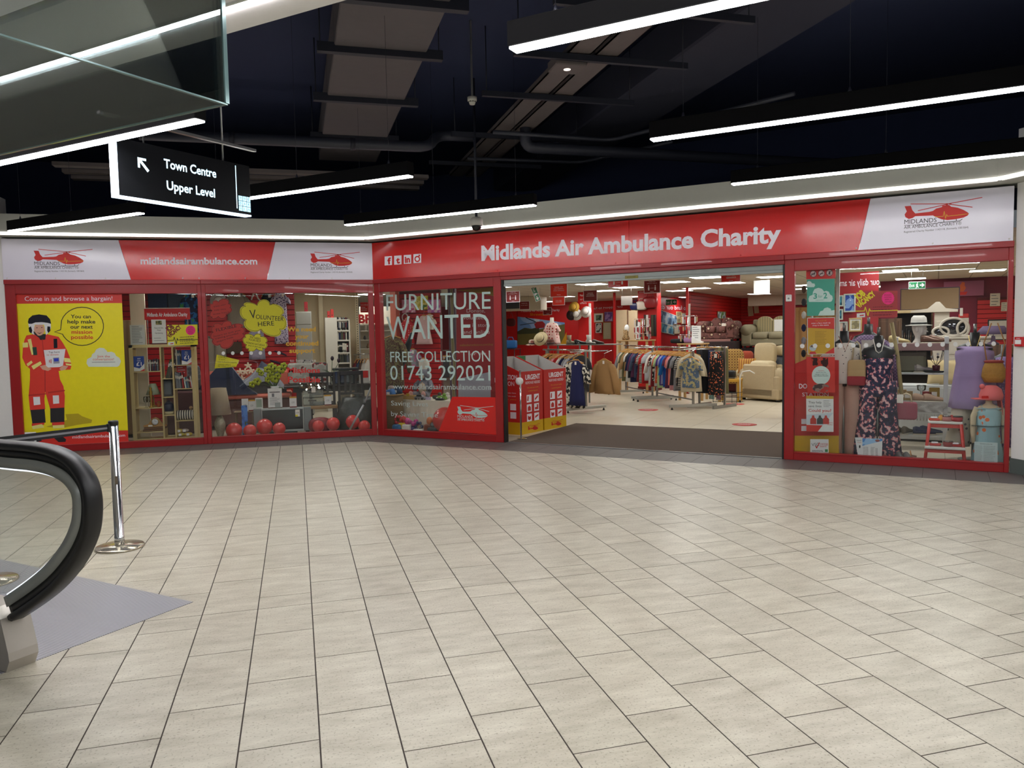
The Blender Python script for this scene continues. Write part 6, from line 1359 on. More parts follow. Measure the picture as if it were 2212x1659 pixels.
d = tb(908,.80,'toy_car','silver toy car at the front edge of the draped table','toy car'); CARS = M('silver_car_paint',(170,176,182),.2,.5); MB().prism([(-.1,.02),(.1,.02),(.105,.045),(.07,.055),(.045,.085),(-.04,.085),(-.075,.055),(-.105,.045)],-.04,.04).b('body',CARS,d); MB().prism([(-.065,.055),(.06,.055),(.042,.08),(-.038,.08)],-.0415,.0415).b('windows',M('car_glass',(30,36,40),.1),d)
for x in (-.062,.062):
    for y in (-.04,.04): lA([(0,-.008),(.02,-.008),(.02,.008),(0,.008)],n=14,T=TR(x,y,.02) @ RX(PI/2)).b('wheel',BLACKM,d)
d = tb(950,.8,'game_controller','black and white game controller on the draped table edge','controller'); rbox(MB(),(-.08,-.04,0),(.08,.04,.04),.5).b('shell',BLACKM,d); bA((-.04,-.02,.038),.016,8).b('stick',WHITE,d); bA((.04,-.02,.038),.016,8).b('stick',WHITE,d)
d = tb(925,.79,'price_ticket','small lilac ticket on the edge of the draped table','price ticket'); bX((-.05,0,0),(.05,.003,.05)).b('card',M('lilac_card',(180,170,196),.6),d); bX((-.05,.003,0),(.05,.03,.003)).b('foot',PAPER,d)
# toys on the floor
for i,(x,y,lb,cols) in enumerate(((846,913,'stacking beads toy of orange and green balls',((220,130,30),(40,130,120),(190,50,40))),(862,911,'red and blue windmill toy',((196,50,50),(50,110,160),(220,150,40))),(872,910,'yellow and red toy figure',((214,190,40),(190,40,40),(60,130,60))),(883,913,'white and pink toy house',((220,214,206),(196,60,130),(220,150,60))),(893,917,'magenta toy scooter',((170,40,120),(70,60,110),(200,196,200))),(907,923,'dark blue toy boat',((40,50,90),(210,206,196),(60,60,60))),(928,913,'pile of brown and orange action figures',((120,60,40),(200,110,60),(50,44,44))),(938,920,'grey toy rucksack',((60,62,64),(90,90,92),(40,40,44))))):
    s,z = S3(x,y,.42); d = tR('floor_toy',lb+' on the floor of the third window','toy',s,.42-.03*(i % 2),0); h = max(.1,z*1.6)
    f_ = i % 4
    if f_ == 0:
        lA([(0,0),(.08,0),(.06,h*.5),(.03,h*.6)],n=14).b('base',M('ft%d' % i,cols[1],.4),d)
        for k in range(5): bA((.07*cos(k*1.3),.05*sin(k*1.3),h*.7+.03*(k % 2)),.04,10).b('ball',M('ft%da' % i,cols[0],.4),d)
    elif f_ == 1:
        rbox(MB(),(-.09,-.07,0),(.09,.07,h*.5),.5).b('base',M('ft%d' % i,cols[1],.5),d)
        for k in range(6): bA((.06*cos(k),.0,h*.75+.06*sin(k)),(.03,.02,.03),8).b('blade',M('ft%da' % i,cols[0],.5),d)
    else:
        rbox(MB(),(-.09,-.06,0),(.09,.06,h*.55),.4).b('body',M('ft%d' % i,cols[0],.5),d); bA((0,0,h*.72),(.05,.05,h*.25),10).b('head',M('ft%da' % i,cols[1],.5),d); bX((-.095,-.065,.02),(.095,-.058,.05)).b('stripe',M('ft%db' % i,cols[2],.5),d)
d = tR('balloon','pale red balloon behind the red corner vinyl of the third window','balloon',S3(958,915,.5)[0]+.03,.5,.215,0,'red balloons'); bA((0,0,0),(.2,.2,.21),24).b('skin',BAL,d); bA((.0,.2,-.06),.014,6).b('knot',BAL,d)
# banner and shelving towards the door
d = tR('red_banner','tall dark red banner reading Donate volunteer buy in store and online','banner',S3(986,860,.3)[0],.3,0); pr = Print(RF,.3,d); BRD = M('banner_red',(150,26,28),.5)
pr.poly('sheet',[(986,622),(1076,618),(1076,946),(986,936)],BRD,0,thick=.004); pr.poly('gold_corner',[(985,627),(1071,620),(1071,641),(1040,634)],M('banner_gold',(150,116,20),.5),.001); pr.poly('white_field',[(990,818),(1060,803),(1060,858),(990,858)],M('banner_grey',(168,164,172),.5),.001)
for st,x0,x1,y,h in (('Donate,',1008,1048,675,8),('volunteer,',1001,1051,690,8),('buy in store',1000,1058,706,8),('and online',1000,1058,721,8)): pr.text(st,(x0,y),(x1,y),h,M('banner_text',(206,178,176),.5),.0015)
pr.text('midlandsairambulance.com/shop',(994,748),(1065,746),5,M('banner_gold',(150,116,20),.5),.0015); pr.text('for life',(1012,768),(1050,766),6,MATS['banner_text'],.0015); pr.text('D',(1069,826),(1074,826),10,INK_WHITE,.0015)
d = tR('timber_post','brown and green streaked timber post beside the red banner','post',S3(979,800,.6)[0],.6,0); bX((-.07,0,0),(.06,.05,2.5),.003).b('board',MP('streaky_board','wood',[(120,110,60),(150,140,110),(90,70,80)],3,.5,(1,1,.3)),d); bX((-.09,-.02,0),(.08,.07,.03)).b('foot',BLACKM,d)
d = tR('clothes_rail','low rail of children\'s clothes at the right of the red slat wall','clothes rail',S3(955,755,3.2)[0],3.3,0); zr = S3(955,757,3.3)[1]; tU([(-.1,0,zr),(.55,.1,zr)],.012,10).b('rail',CHROME,d)
for x in (-.08,.5): tU([(x,0.02,0),(x,.02,zr)],.012,8).b('upright',CHROME,d); bX((x-.02,-.2,0),(x+.02,.24,.025)).b('foot',STEEL,d)
for i,(c,cn) in enumerate((((190,70,140),'magenta'),((90,120,170),'denim blue'),((196,190,180),'cream'),((60,56,60),'black patterned'))):
    hung(RF,S3(946+i*8,755,3.3)[0],3.3,zr,.9,cn+' child\'s top on the low rail in the third window',M('kid_'+cn.split()[0],c,.9),'top','children\'s tops on the low rail',dep=.03,sleeve=.12,sw=.13,L=.42,hw=.14,tagp=False)
# ================================================================== THROUGH THE ENTRANCE
# ---- two donation bins
def bin_(s,t,rz,lb):
    d = tR('donation_bin',lb,'bin',s,t,0,rz)          # local x along the front face, y into the bin, front at y=0
    W,D,zf,zbk,zy = .62,.56,BZF,BZB,.19
    CB = M('card_red',(190,34,30),.5); CY = M('card_yellow',(206,166,16),.5); CG = M('card_grey_inside',(186,188,186),.6); GR = M('card_green',(40,116,62),.5)
    mb = MB(); mb.box((0,-.002,zy),(W,.003,zf)); mb.build('front_panel',CB,d); bX((0,-.002,0),(W,.003,zy-.0005)).b('front_base',CY,d)
    for x0,x1 in ((-.003,.002),(W-.002,W+.003)):
        MB().prism([(0,zy),(D,zy),(D,zbk),(0,zf)],x0,x1,T=Matrix(((0,1,0,0),(1,0,0,0),(0,0,1,0),(0,0,0,1)))).b('side_panel',CB,d)
        bX((x0,0.004,0),(x1,D,zy-.0005)).b('side_base',CY,d)
        xi = .0035 if x0 < .1 else W-.0035
        MB().prism([(0.005,zf-.25),(D-.005,zf-.25),(D-.005,zbk-.004),(.005,zf-.004)],xi-.0008,xi+.0008,T=Matrix(((0,1,0,0),(1,0,0,0),(0,0,1,0),(0,0,0,1)))).b('inner_lining',CG,d)
    bX((0,D-.003,0),(W,D+.002,zbk)).b('back_panel',CG,d); bX((W*.02,D-.006,zf+.02),(W*.4,D-.0035,zbk-.005)).b('green_patch',GR,d); bX((.004,.004,zf-.3),(W-.004,D-.004,zf-.29)).b('inner_floor',CG,d)
    ltext(d,'URGENT',W*.22,zf-.13,W*.66,.075,INK_WHITE,-.004,bold=.03); ltext(d,'RESPONSE NEEDED',W*.22,zf-.2,W*.66,.04,INK_WHITE,-.004)
    ltext(d,'We need your textile',W*.3,zf-.27,W*.5,.022,INK_GOLD,-.004); ltext(d,'unwanted goods',W*.34,zf-.32,W*.42,.022,INK_GOLD,-.004)
    for r in range(3):
        for c in range(2):
            x = W*(.26+.33*c); z = zf-.49-.15*r
            lpoly(d,[(x,z),(x+W*.22,z),(x+W*.22,z+.12),(x,z+.12)],INK_WHITE,-.004,'icon_tile'); 
            k = r*2+c
            sh = ([(.1,.2),(.35,.2),(.4,.8),(.2,.85)],[(.2,.15),(.85,.6),(.8,.85),(.15,.4)],[(.2,.15),(.8,.15),(.8,.6),(.5,.85),(.2,.6)],[(.15,.2),(.85,.2),(.85,.85),(.55,.85),(.55,.5),(.15,.5)],[(.2,.3),(.5,.15),(.8,.3),(.8,.7),(.5,.6),(.2,.8)],[(.12,.3),(.8,.55),(.88,.8),(.2,.6)])[k]
            lpoly(d,[(x+W*.22*a,z+.12*b) for a,b in sh],CB,-.0046,'icon')
    for part in LOGO['heli'],: lpoly(d,[(W*.3+a*W*.55,.02+b*W*.5-.03) for a,b in part],CB,-.004,'helicopter_mark')
    for rr in LOGO['rotor']:
        (a,b),(c,e) = rr; lpoly(d,[(W*.3+a*W*.55,-.01+b*W*.5),(W*.3+c*W*.55,-.01+e*W*.5),(W*.3+c*W*.55,-.004+e*W*.5),(W*.3+a*W*.55,-.004+b*W*.5)],CB,-.004,'rotor_mark')
    # matching print on the visible flank
    T = Matrix(((0,1,0,-.0045),(-1,0,0,D),(0,0,1,0),(0,0,0,1)))
    ltext(d,'DONATION',D*.2,zf-.12,D*.7,.07,INK_WHITE,0,bold=.02,T=T); ltext(d,'STATION',D*.2,zf-.22,D*.6,.07,INK_WHITE,0,T=T)
    for r in range(3): ltext(d,('Please donate here','any day of the week','Thank you'),0,0,1,1,INK,T=T) if False else ltext(d,('Please donate here','any day of the week','thank you')[r],D*.3,zf-.34-.05*r,D*.55,.02,INK_WHITE if r < 2 else INK_GOLD,0,T=T)
    for r in range(2):
        for c in range(2): lpoly(d,[(D*(.35+.3*c),zf-.6-.13*r),(D*(.55+.3*c),zf-.6-.13*r),(D*(.55+.3*c),zf-.5-.13*r),(D*(.35+.3*c),zf-.5-.13*r)],INK_WHITE,0,'icon_tile',T=T)
    return d
BZF = RF.sz(1124.6,803.5,.78)[1]; BZB = BZF+.22
bin_(2.16,.78,math.radians(83),'red and yellow card donation bin reading Urgent nearest the door jamb')
bin_(2.16+.66*cos(math.radians(83)),.78+.66*sin(math.radians(83)),math.radians(80),'second red and yellow donation bin reading Urgent, beside the clothes rail')
s,t_ = RF.st(1101,946); d = tR('door_stop_post','slim chrome post with a round white knob at the left door jamb','post',2.40,.33,0); zt = RF.sz(1098,800,.33)[1]
tU([(0,0,0),(0,0,zt)],.014,12).b('tube',CHROME,d); bX((-.06,-.03,0.0085),(.08,.03,.02),.004).b('foot',CHROME,d); lA([(0,0),(.05,0),(.055,.015),(.055,.05),(.03,.06),(0,.06)],n=20,T=TR(.02,-.03,zt*.85) @ RX(PI/2)).b('knob',M('knob_white',(214,212,206),.35),d)
# ---- garment racks
def rack(P0,P1,lb,foot=.5,z=1.21):
    a = RF.w(P0[0],P0[1],0); b = RF.w(P1[0],P1[1],0); e = b-a; L_ = e.length; d = thing('garment_rack',lb,'clothes rail',a,math.atan2(e.y,e.x))
    tU([(-.12,0,z),(L_+.12,0,z)],.016,12).b('rail',CHROME,d)
    for x in (.0,L_):
        bX((x-.02,-.02,.1),(x+.02,.02,z-.012),.003).b('upright',STEEL,d); bX((x-.025,-foot,.045),(x+.025,foot,.1),.004).b('foot_bar',M('rack_grey',(176,176,170),.4,.3),d)
        for y in (-foot+.05,foot-.05): lA([(.022,0),(.022,.02),(.012,.03),(.012,.046)],c=(x,y,0),n=10).b('castor',BLACKM,d)
    bX((.02,-.012,.17),(L_-.02,.012,.195)).b('brace',STEEL,d)
    tU([(-.12,-foot*.95,z-.02),(-.12,foot*.95,z-.02)],.013,10).b('front_bar',CHROME,d)
    return d,L_,(b-a).normalized()
CLOTH = {}
def cm(key):
    if key in CLOTH: return CLOTH[key]
    sp = {'white': (216,212,204),'cream': (206,196,172),'tan': (168,132,90),'beige': (176,160,136),'grey': (140,140,146),'pale grey': (184,184,190),'charcoal': (50,50,56),'black': (22,22,26),'navy': (24,28,70),'royal blue': (30,76,170),'bright blue': (20,104,180),'lilac': (156,152,186),'violet': (70,44,120),'pale green': (176,200,150),'orange': (214,104,62),'salmon': (220,120,108),'pink': (214,150,156),'maroon': (120,24,34),'red': (176,30,34),'plum': (96,50,84),'olive': (96,92,60),'denim': (70,84,110),'brown': (96,68,50)}
    if key in sp: m = M('cloth_'+key,sp[key],.9,noise=(9,.1),bump=(22,.25))
    else: m = {'black striped': lambda: MP('cloth_bw','stripes',[(20,20,22),(212,208,200)],9),'grey striped': lambda: MP('cloth_gs','stripes',[(52,52,58),(170,168,166)],12),'black floral': lambda: MP('cloth_bf','blobs',[(20,20,26),(28,28,36),(206,110,70),(226,200,180)],16),'navy floral': lambda: MP('cloth_nf','blobs',[(30,34,66),(44,50,84),(180,170,90),(150,160,170)],12),'orange dotted': lambda: MP('cloth_od','dots',[(232,190,160),(206,92,56)],40,pos=(0,.25,.9)),'black and white patterned': lambda: MP('cloth_bwp','blobs',[(24,24,26),(210,204,190)],16)}[key]()
    CLOTH[key] = m; return m
ORD = ['first','second','third','fourth','fifth','sixth','seventh','eighth','ninth','tenth','eleventh','twelfth','thirteenth','fourteenth','fifteenth','sixteenth','seventeenth','eighteenth','nineteenth','twentieth','twenty-first','twenty-second','twenty-third','twenty-fourth']
def fill(P0,P1,keys,lab,group,k0=.02,k1=.98,seed=3,L0=.62):
    rnd = random.Random(seed); n = len(keys); e = V((P1[0]-P0[0],P1[1]-P0[1])); an = math.atan2(e.y,e.x)-PI/2
    for i,kx in enumerate(keys):
        f = k0+(k1-k0)*i/max(1,n-1); s = P0[0]+e.x*f; t = P0[1]+e.y*f
        hung(RF,s,t,1.21+.018,an+rnd.uniform(-.12,.12),'%s garment, %s from the front of %s' % (kx,ORD[i],lab),cm(kx),'garment',group,dep=.022,sleeve=rnd.choice((.14,.18,.34,.16)),sw=.19+.02*rnd.random(),L=L0+.16*rnd.random(),hw=.19+.05*rnd.random(),sr=.055,tagp=False,seed=i,splay=.3)
r1 = ((1.73,4.33),(.58,4.94)); r2 = ((3.56,5.44),(2.34,6.90)); r3 = ((2.16,7.12),(1.02,8.50))
rack(*r1,'steel garment rack beside the donation bins'); rack(*r2,'front steel garment rack in the middle of the shop'); rack(*r3,'rear steel garment rack in the middle of the shop')
fill(*r2,['cream','beige','black striped','black floral','grey striped','grey','charcoal','pink','salmon','plum','bright blue','royal blue','lilac','violet','pale green','orange dotted','pale grey','black and white patterned','maroon','white'],'the front middle rack','garments on the front middle rack',.04,.97,5)
fill(*r3,['pale grey','red','black striped','maroon','navy floral','denim','plum','navy','charcoal','white','tan','olive','cream','grey'],'the rear middle rack','garments on the rear middle rack',.0,.97,6)
fill(*r1,['charcoal','denim','pale grey','grey','navy','white','red','pink','tan','black','maroon','cream'],'the rack by the donation bins','garments on the rack by the bins',.12,.97,8)
def front(x,y,tt,lb,mat,cat,rz=-.45,**kw):      # garment on a front arm, facing out
    s,z = RF.sz(x,y,tt); d = hung(RF,s,tt,1.15,rz,lb,mat,cat,**kw); tU([(0,.0,-.004),(0,.22,.05)],.007,8).b('display_arm',CHROME,d); return d
front(1305,770,4.25,'tan gathered blouse facing out on the rack by the bins',M('tan_crepe',(160,122,76),.8,bump=(26,.4)),'blouse',rz=-.35,dep=.06,sleeve=.52,sr=.075,sw=.2,L=.66,hw=.25,splay=.25,waves=7,amp=.02,neck=.05)
front(1242,770,3.95,'black and cream palm-print kimono behind the navy dress',cm('black and white patterned'),'kimono',rz=-.35,dep=.05,sleeve=.3,sr=.085,sw=.23,L=.92,hw=.25,tagp=False)
front(1246,770,3.86,'navy pleated sleeveless dress at the front of the rack by the bins',MP('navy_pleat','stripes_v',[(18,22,66),(26,32,84)],20),'dress',rz=-.35,dep=.07,sleeve=0,sw=.135,L=.86,hw=.2,neck=.05)
front(1492,770,5.15,'blue and yellow checked wrap blouse facing out on the front rack',MP('faded_check','blobs',[(84,104,130),(178,168,120),(120,134,140),(190,160,96)],14),'blouse',rz=-.35,dep=.06,sleeve=.1,sr=.07,sw=.19,L=.58,hw=.2)
front(1492,770,5.3,'cream shirt hanging behind the checked blouse',cm('cream'),'shirt',rz=-.35,dep=.05,sleeve=.22,sw=.2,L=.66,hw=.21,tagp=False)
# skirt and trousers bar
s,z = RF.sz(1547,765,5.7); d = tR('floral_skirt','black skirt with orange and pink flowers hanging from a clip hanger','skirt',s,5.7,1.19,-.3)
hs = 1.19-RF.sz(1547,853,5.7)[1]
rg = [[((.14+.04*f)*cos(a)*(1+.0*f),(.05+.03*f+.012*f*cos(9*a))*sin(a),-.06-(hs-.06)*f) for a in [2*PI*k/28 for k in range(28)]] for f in (0,.2,.4,.6,.8,1)]
MB().loft(rg).b('cloth',MP('skirt_flowers','flecks',[(226,120,80),(20,16,22),(20,16,22),(206,150,140)],24,pos=(0,.3,.93)),d); tU([(-.16,0,-.05),(.16,0,-.05)],.006,6).b('clip_bar',STEEL,d); tU([(0,0,-.05),(0,0,.02)],.003,6).b('hook',STEEL,d); bX((-.01,-.06,-.18),(.05,-.055,-.1)).b('price_tag',PRICE,d)
ra = RF.sz(1508,760,6.0)[0]; d = tR('garment_rack','short trouser rack beside the front middle rack','clothes rail',ra,6.1,0,-.35)
tU([(-.05,0,1.21),(.66,0,1.21)],.015,10).b('rail',CHROME,d)
for x in (.0,.6): bX((x-.018,-.018,.06),(x+.018,.018,1.2)).b('upright',STEEL,d); bX((x-.02,-.4,.0),(x+.02,.4,.059)).b('foot_bar',STEEL,d)
for i,c in enumerate(('charcoal','black','navy','olive')):
    q = RF.w(ra,6.1,0); e = V((cos(RF.a-.35),sin(RF.a-.35),0))*(.1+.14*i); p = q+e
    d = thing('trousers','%s trousers, %s from the left on the short trouser rack' % (c,ORD[i]),'trousers',(p.x,p.y,1.2),RF.a-.35+1.1,'trousers on the short rack'); trousers(MB(),.15,.92,.09,.035).b('legs',cm(c),d); bX((-.16,-.012,-.0),(.16,.012,.02),.004).b('hanger_bar',WOODH,d); tU([(0,0,.02),(0,0,.045)],.003,6).b('hook',STEEL,d)
# patterned scarves trailing below the skirt
for i,(x,c) in enumerate(((1537,(150,190,190)),(1552,(150,110,130)))):
    s,z = RF.sz(x,850,5.95); d = tR('scarf',('pale green' if i == 0 else 'mauve')+' printed scarf trailing below the floral skirt','scarf',s,5.95,1.2,-.3); MB().loft([[(.05*cos(a)*(1+.3*sin(5*a)),.03*sin(a),-f*(1.04+.02*i)) for a in [2*PI*k/14 for k in range(14)]] for f in (0,.3,.6,.8,1)]).b('cloth',MP('scarf_%d' % i,'blobs',[c,(206,200,196),(96,60,80)],12),d); tU([(-.05,0,.0),(.0,.0,.03),(.05,0,0)],.005,6).b('loop',STEEL,d)
# ---- shelf of shoes and hats above the first rack
s0,zt = RF.sz(1165,748,5.2); s1 = RF.sz(1312,748,5.2)[0]; zt = 1.30
d = tR('display_table','long display shelf of shoes and hats above the rack by the bins','shelf',s0,5.55,0); wS = s1-s0
bX((0,0,zt-.02),(wS,.55,zt),.003).b('top',M('smoky_shelf',(120,116,108),.3),d)
for x in (.03,wS*.5):
    for y in (.03,.52): bX((x-.015,y-.015,0),(x+.015,y+.015,zt-.021)).b('leg',STEEL,d)
def sh(x,tt=5.75): return RF.sz(x,745,tt)[0]
def shoe(x,lb,mat,rz=0.,boot=False,tt=5.75,z=None,fr=RF,sc=1.,smat=None):
    d = thf(fr,'shoe',lb,'shoe',fr.sz(x,745,tt)[0],tt,(zt if z is None else z)+.001,rz)
    rings = []
    for f,wd,h in ((0,.028,.085),(.12,.036,.095),(.3,.036,.085),(.5,.04,.06),(.75,.046,.045),(.92,.036,.035),(1,.012,.02)):
        x_ = -.13+.26*f; rings.append([(x_*sc,wd*cos(a)*sc,(.012+max(0,h*(.5+.5*sin(a))))*sc) for a in [2*PI*k/12 for k in range(12)]])
    MB().loft(rings).b('upper',mat,d); bX((-.135*sc,-.04*sc,0),(.135*sc,.04*sc,.012*sc),.004).b('sole',smat or BLACKM,d)
    if boot: lA([(.045,.06),(.042,.12),(.05,.2),(.046,.2)],c=(-.07,0,0),n=14).b('shaft',mat,d)
    return d
shoe(1277,'white high-top trainer at the right of the shoe shelf',M('trainer_white',(214,212,206),.6),-.3,True); shoe(1255,'black patent shoe in the middle of the shoe shelf',M('shoe_black',(18,18,20),.3),.4); shoe(1246,'black strappy heel in the middle of the shoe shelf',M('shoe_black',(18,18,20),.3),-.8); shoe(1236,'taupe suede ankle boot on the shoe shelf',M('suede_taupe',(150,136,112),.9),.9,True); shoe(1292,'dark brown loafer at the far right of the shoe shelf',M('shoe_brown',(60,44,34),.5),.2)
def hat(x,y,tt,lb,mat,tilt=.4,r=.16,z=None,fr=RF,band=None):
    s,zz = fr.sz(x,y,tt); d = thf(fr,'hat',lb,'hat',s,tt,zz if z is None else z); T = RX(tilt)
    lA([(r,0),(r,.006),(r*.55,.02),(r*.53,.08),(r*.4,.11),(0,.115)],n=24,T=T).b('crown',mat,d); lA([(r*.565,.022),(r*.56,.045)],n=24,T=T).b('band',band or BLACKM,d); return d
hat(1168,736,5.7,'cream straw hat propped on the shoe shelf beside the dummy',M('straw_cream',(206,190,150),.9),1.1,.17,z=zt+.13); hat(1190,744,5.65,'brown felt hat lying by the dummy',M('felt_brown',(90,50,40),.9),.1,.15,z=zt+.002); hat(1150,744,5.7,'patterned cloth hat at the left end of the shoe shelf',MP('hat_pattern','blobs',[(190,170,150),(150,90,80)],14),.1,.15,z=zt+.002)
# dummy with a dotted top
d = tR('dress_form','white headless dummy wearing a pink top with red spots','mannequin',RF.sz(1193,740,5.9)[0],5.9,zt+.001,-.1); hd = RF.sz(1193,686,5.9)[1]-zt; k = hd/.72
DW = M('dummy_white',(216,208,198),.5); torso(MB(),k,T=TR(0,0,.04*k)).b('form',DW,d); shirt(MB(),sw=.19*k,L=.56*k,hw=.24*k,dep=.14*k,sleeve=.07*k,sr=.06*k,neck=.1*k,T=TR(0,0,.575*k)).b('top',MP('spot_top','dots',[(170,50,46),(228,190,182)],15,pos=(0,.3,.95)),d); lA([(.09,0),(.09,.01),(.02,.02),(.02,.05*k)],n=18).b('base',STEEL,d)
tU([(-.04*k,-.1*k,.52*k),(0,-.155*k,.43*k),(.04*k,-.1*k,.52*k)],.006,6).b('necklace',M('amber_beads',(150,84,40),.4),d)
d = tR('blue_handbag','bright blue handbag standing at the far left of the doorway view','bag',RF.sz(1103,730,6.5)[0],6.5,1.2); rbox(MB(),(-.16,-.06,0),(.16,.06,.2),.3).b('body',M('bag_blue',(30,90,150),.4),d); tU([(-.09,0,.18),(-.05,0,.27),(.05,0,.27),(.09,0,.18)],.01,8).b('handle',M('bag_blue',(30,90,150),.4),d)
d = tR('jewellery_stand','black wire basket stand under the blue handbag','stand',RF.sz(1103,760,6.5)[0],6.5,0)
for x in (-.18,.18):
    for y in (-.14,.14): tU([(x,y,0),(x,y,1.19)],.01,6).b('leg',BLACKM,d)
for z in (.5,.85,1.18): bX((-.2,-.16,z),(.2,.16,z+.015)).b('shelf',BLACKM,d)
for i in range(6): d_ = tR('boxed_game',['white','red','grey','navy','cream','teal','brown','pink','black'][i]+' boxed item on the black wire stand','box',RF.sz(1103,760,6.5)[0]-.12+.12*(i % 3),6.45,.866 if i < 3 else (.516 if i < 6 else .72)); bX((-.05,-.05,0),(.05,.05,.13+.02*(i % 2)),.004).b('carton',M('carton_%d' % i,[(214,210,204),(170,40,40),(120,120,124),(40,50,90),(206,196,170),(60,120,120),(110,80,60),(206,150,160),(40,40,40)][i],.5),d_); bX((-.035,-.0515,.03),(.035,-.0503,.09)).b('label',PRICE,d_); 
# ---- pillars, posts, hanging cards
def pillar(x0,x1,tt,lb,z0=0.,z1=None,mat=None):
    s0 = RF.sz(x0,700,tt)[0]; s1 = RF.sz(x1,700,tt)[0]; d = tR('red_pillar',lb,'pillar',s0,tt,0); w_ = s1-s0
    bX((0,0,z0),(w_,.35,z1 or CH-.002),.004).b('column',mat or REDP,d); bX((-.012,-.012,0),(w_+.012,.36,.1),.003).b('plinth',REDG,d); return d,w_
d,w_ = pillar(1249,1272,9.0,'red clad pillar hung with hats, left of the picture wall'); zc = RF.sz(1255,640,9)[1]
for r in range(3): ltext(d,('Please see','our daily','offers')[r],w_*.2,zc-.1*r,w_*.6,.05,INK_WHITE,-.002)
bX((w_,.0,0),(w_+.05,.05,2.3)).b('white_edge',M('edge_white',(214,206,200),.5),d)
for x,y,lb,c in ((1240,664,'yellow bucket hat at the top of the first red pillar',(206,160,60)),(1235,680,'dark felt hat on the first red pillar',(40,24,26)),(1246,680,'white trilby with black band on the first red pillar',(220,214,206)),(1266,674,'white cap on the right of the first red pillar',(220,210,204))):
    d = hat(x,y,8.9,lb,M('hat_%d' % x,c,.8),1.35,.15); tU([(0,.0,.02),(0,.12,.02)],.006,6).b('peg',STEEL,d)
d,w_ = pillar(1378,1419,9.7,'broad red clad pillar hung with handbags and scarves'); zc = RF.sz(1385,625,9.7)[1]
for r in range(2): ltext(d,('Handbags','and scarves')[r],w_*.08,zc-.09*r,w_*.3,.045,INK_WHITE,-.002)
for x,y,lb,c,r in ((1371,668,'navy and white bag at the left of the broad red pillar',(34,36,84),.11),(1385,668,'cream oval handbag on the broad red pillar',(220,206,192),.13),(1404,664,'glossy red handbag on the broad red pillar',(150,30,36),.17)):
    r *= 1.17; s,z = RF.sz(x,y,9.58); d = tR('handbag',lb,'bag',s,9.6,z-.02); rbox(MB(),(-r,-.07,0),(r,.07,r*1.5),.55).b('body',M('bag_%d' % x,c,.3),d); tU([(-r*.5,0,r*1.3),(-r*.3,0,r*1.9),(r*.3,0,r*1.9),(r*.5,0,r*1.3)],.01,8).b('handle',M('bag_%d' % x,c,.3),d); bX((-.14,-.08,-.012),(.14,.099,-.001)).b('bracket_shelf',CLEAR,d)
for i,(x,c) in enumerate(((1393,(60,30,30)),(1398,(206,200,196)),(1403,(150,40,46)),(1409,(70,66,50)),(1414,(40,36,36)))):
    s,z = RF.sz(x,680,9.63); d = tR('scarf','%s scarf, %s in the row on the broad red pillar' % (('brown','white','red','olive','black')[i],ORD[i]),'scarf',s,9.64,z,0,'scarves on the red pillar'); MB().loft([[(.035*cos(a)*(1+.2*f),.025*sin(a),-f*.55) for a in [2*PI*k/12 for k in range(12)]] for f in (0,.3,.6,1)]).b('cloth',M('sc_%d' % i,c,.8,noise=(30,.3)),d); tU([(0,0,-.01),(0,.055,-.01)],.006,6).b('peg',STEEL,d)
def rpost(x,tt,lb,white=False):
    d = tR('red_post',lb,'post',RF.sz(x,700,tt)[0],tt,0); bX((-.03,0,0),(.03,.06,CH-.002),.004).b('post',REDP,d); bX((-.05,-.02,0),(.05,.08,.02)).b('foot',REDG,d)
    if white: bX((.032,0,0),(.075,.04,2.2),.003).b('white_conduit',M('edge_white',(214,206,200),.5),d)
rpost(1327,10.0,'slim red post in front of the cream boards'); rpost(1484,9.0,'slim red post with white conduit beside the sofa wall',True)
card(RF,1093,629.5,1123,652.5,6.0,'dark red hanging card with two figures at the left jamb',MAR,[('THANK YOU',.32,.7,.86,.05),('for keeping your distance',.18,.82,.74,.05),('here',.42,.6,.1,.06)],figures=True)
card(RF,1122,651,1144,668.5,9.0,'small dark red hanging card below the two-figure card',MAR,[('THANK YOU',.2,.8,.7,.08),('for your support',.15,.85,.5,.07)])
SB_ = M('lamplit_red_card',(244,56,36),.5)  # card red brightened: the lamplight on it is put into the colour
card(RF,1188,613.5,1226,641,5.0,'red hanging card with lamplight painted in, thanking customers, upper of two',SB_,[('THANK YOU',.25,.75,.7,.08),('FOR KEEPING',.22,.78,.57,.08),('YOUR DISTANCE',.18,.82,.44,.08),('here',.4,.6,.14,.08)])
card(RF,1193,641.5,1220,659,7.0,'red hanging card with lamplight painted in, below the upper such card',SB_,[('YOU ARE',.25,.75,.5,.1),('WELCOME',.25,.75,.34,.1)],wire=True)
card(RF,1173,665,1192,680,12.5,'small red hanging card in front of the mural',MAR,[('THANK YOU',.15,.85,.6,.1),('charity',.4,.7,.15,.08)])
card(RF,1260,627.5,1290,650.5,5.0,'dark red hanging card in front of the hat pillar',MAR,[('THANK YOU',.3,.7,.7,.07),('FOR KEEPING',.25,.75,.57,.07),('YOUR DISTANCE',.2,.8,.44,.07)])
card(RF,1312.5,596,1358,619.5,4.0,'red hanging card half hidden by the shutter',SIGN_RED,[('here',.4,.6,.12,.1)],figures=True,wire=False)
card(RF,1390.5,606,1426.5,632.5,5.0,'dark red hanging card with two figures before the bag pillar',MAR,[('THANK YOU',.3,.7,.86,.05),('keep your distance',.2,.8,.74,.05),('here',.4,.6,.1,.06)],figures=True)
